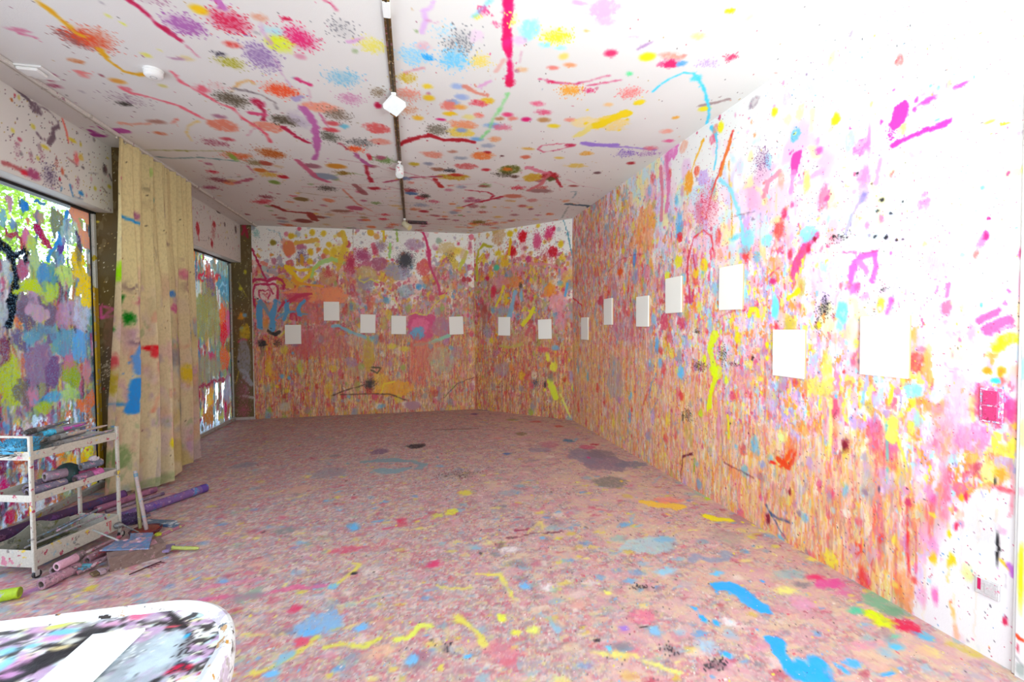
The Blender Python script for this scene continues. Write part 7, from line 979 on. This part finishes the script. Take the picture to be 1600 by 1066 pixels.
D2 = np.ones_like(TT.GS); dense(TT, D2, ('d8c8dc', 'c8e4ec', 'ecd8e4', 'e8ecd0', 'a8a8ac', 'f0f0f0', '2a2628', 'c8a8c8', 'ece8b8'), 9, 14, 26, .58, .85, .04)
TT.marks(0, 900, 4, [('b', 850, 560, 260, 200, 'a9b3ba', .95, .3), ('b', 1000, 480, 130, 120, 'cfe0e6', .7, .6), ('s', 800, 480, 120, 60, 'e8eef0', .5), ('l', [(0, 660), (150, 590), (300, 520), (420, 450), (560, 380)], 70, '1a1719', .9), ('l', [(60, 600), (200, 540), (330, 490)], 40, '221c20', .9), ('l', [(0, 440), (100, 410), (180, 380)], 26, '2a2426', .8), ('b', 300, 440, 60, 14, '1e1a1c', .9, .6), ('b', 430, 280, 50, 16, '2a2628', .9, .6), ('b', 560, 330, 60, 18, '3a3638', .8, .6), ('b', 680, 325, 36, 14, '1c181a', .9, .6), ('b', 340, 388, 60, 22, 'dca0d0', .95, .5), ('b', 240, 340, 60, 20, 'dcb0d0', .9, .5), ('b', 120, 540, 60, 40, 'e0a0d0', .9, .5), ('b', 60, 620, 60, 20, 'e0a8d8', .9, .5), ('b', 400, 350, 70, 18, '84d0ec', .95, .5), ('b', 200, 440, 40, 12, '90d4ec', .9, .5), ('b', 40, 470, 60, 22, '98dcee', .9, .5), ('b', 30, 550, 40, 40, '98dcee', .9, .5), ('b', 360, 315, 60, 16, 'd8e460', .9, .5), ('b', 500, 280, 60, 12, 'e0e8a0', .8, .5), ('b', 450, 410, 50, 18, 'ecece0', .9, .5), ('b', 380, 450, 60, 14, 'ecdca8', .9, .5), ('b', 870, 250, 60, 20, 'd8688c', .9, .5), ('b', 700, 300, 60, 14, 'e0a0c0', .8, .5), ('b', 640, 260, 80, 16, 'e8f0f0', .9, .5), ('l', [(0, 335), (120, 300), (280, 265), (420, 238), (560, 215), (680, 205)], 34, 'bc7010', .95), ('l', [(330, 255), (400, 240)], 24, 'e8cc20', .95), ('l', [(760, 212), (840, 205), (890, 195)], 20, '98501c', .9), ('b', 880, 200, 26, 20, 'd09030', .9, .5), ('l', [(985, 205), (1060, 235), (1110, 275), (1150, 320)], 44, '1e191b', .95), ('l', [(1170, 340), (1190, 380), (1185, 430)], 30, '241c20', .9), ('s', 1150, 440, 50, 90, '2c2428', .6), ('b', 1140, 550, 44, 14, '0c2a38', .95, .5), ('l', [(1060, 600), (1110, 575), (1170, 570)], 22, 'c01040', .95), ('b', 1170, 375, 16, 14, '30b0e0', .9), ('l', [(960, 660), (1010, 630)], 26, '1c181a', .9), ('s', 1120, 600, 60, 60, '3a3038', .5), ('b', 960, 255, 60, 24, 'b8a0b8', .8, .5), ('l', [(925, 180), (925, 235)], 8, '88c0e8', .9), ('l', [(900, 300), (990, 280), (1080, 300)], 14, '2c2426', .8), ('b', 1080, 315, 40, 6, 'e06070', .9)])
def twarp(s, P):
    x0, x1, y0, y1 = TX0+.03, TX1-.03, TY0+.03, TY1-.03; r = TRD-.03
    X = np.clip(P[..., 0], x0, x1); Y = np.clip(P[..., 1], y0, y1); cx = np.clip(X, x0+r, x1-r); cy = np.clip(Y, y0+r, y1-r)
    d = np.hypot(X-cx, Y-cy); k = np.where(d > r, r/np.maximum(d, 1e-9), 1.0); P[..., 0] = cx+(X-cx)*k-tc.x; P[..., 1] = cy+(Y-cy)*k-tc.y
    P[..., 2] += .004*(fbm(s.GS*30, s.GT*30, 77, 3)-.5); return P
TT.mesh('table_top', painted('table_paint', (1, 1, 1), ('d8c8dc', 'c8e4ec', '2a2628', 'e8e0b0', 'e0a0c8'), 60, ('1c181a', 'd03868', '58b0d8', 'e8e8e8'), .4, 0, .5), tb, twarp)
for x in (TX0+.14, TX1-.14):
    for y in (TY0+.14, TY1-.14): MB().lathe((x-tc.x, y-tc.y, .601), (x-tc.x, y-tc.y, 0), [(0, .028), (.9, .02), (1, .024)], 16).obj('leg', stained('d8d8d6', ('c87a8c', '3a3432', 'c8b040'), .35, 14), tb, True)
zz = .716; a, b, c, d = (fp(u, v, zz) for u, v in ((145, 993), (227, 983), (142, 1066), (62, 1066)))
c = b+(c-b)*1.5; d = a+(d-a)*1.5
t, _c = slab([(p.x, p.y) for p in (a, d, c, b)], .008, 'white_panel', 'clean white rectangular panel lying on the paint-caked table', 'panel', plain('panel_white', 'eef3f2', .45, 0, 30, .03), zz-.004)
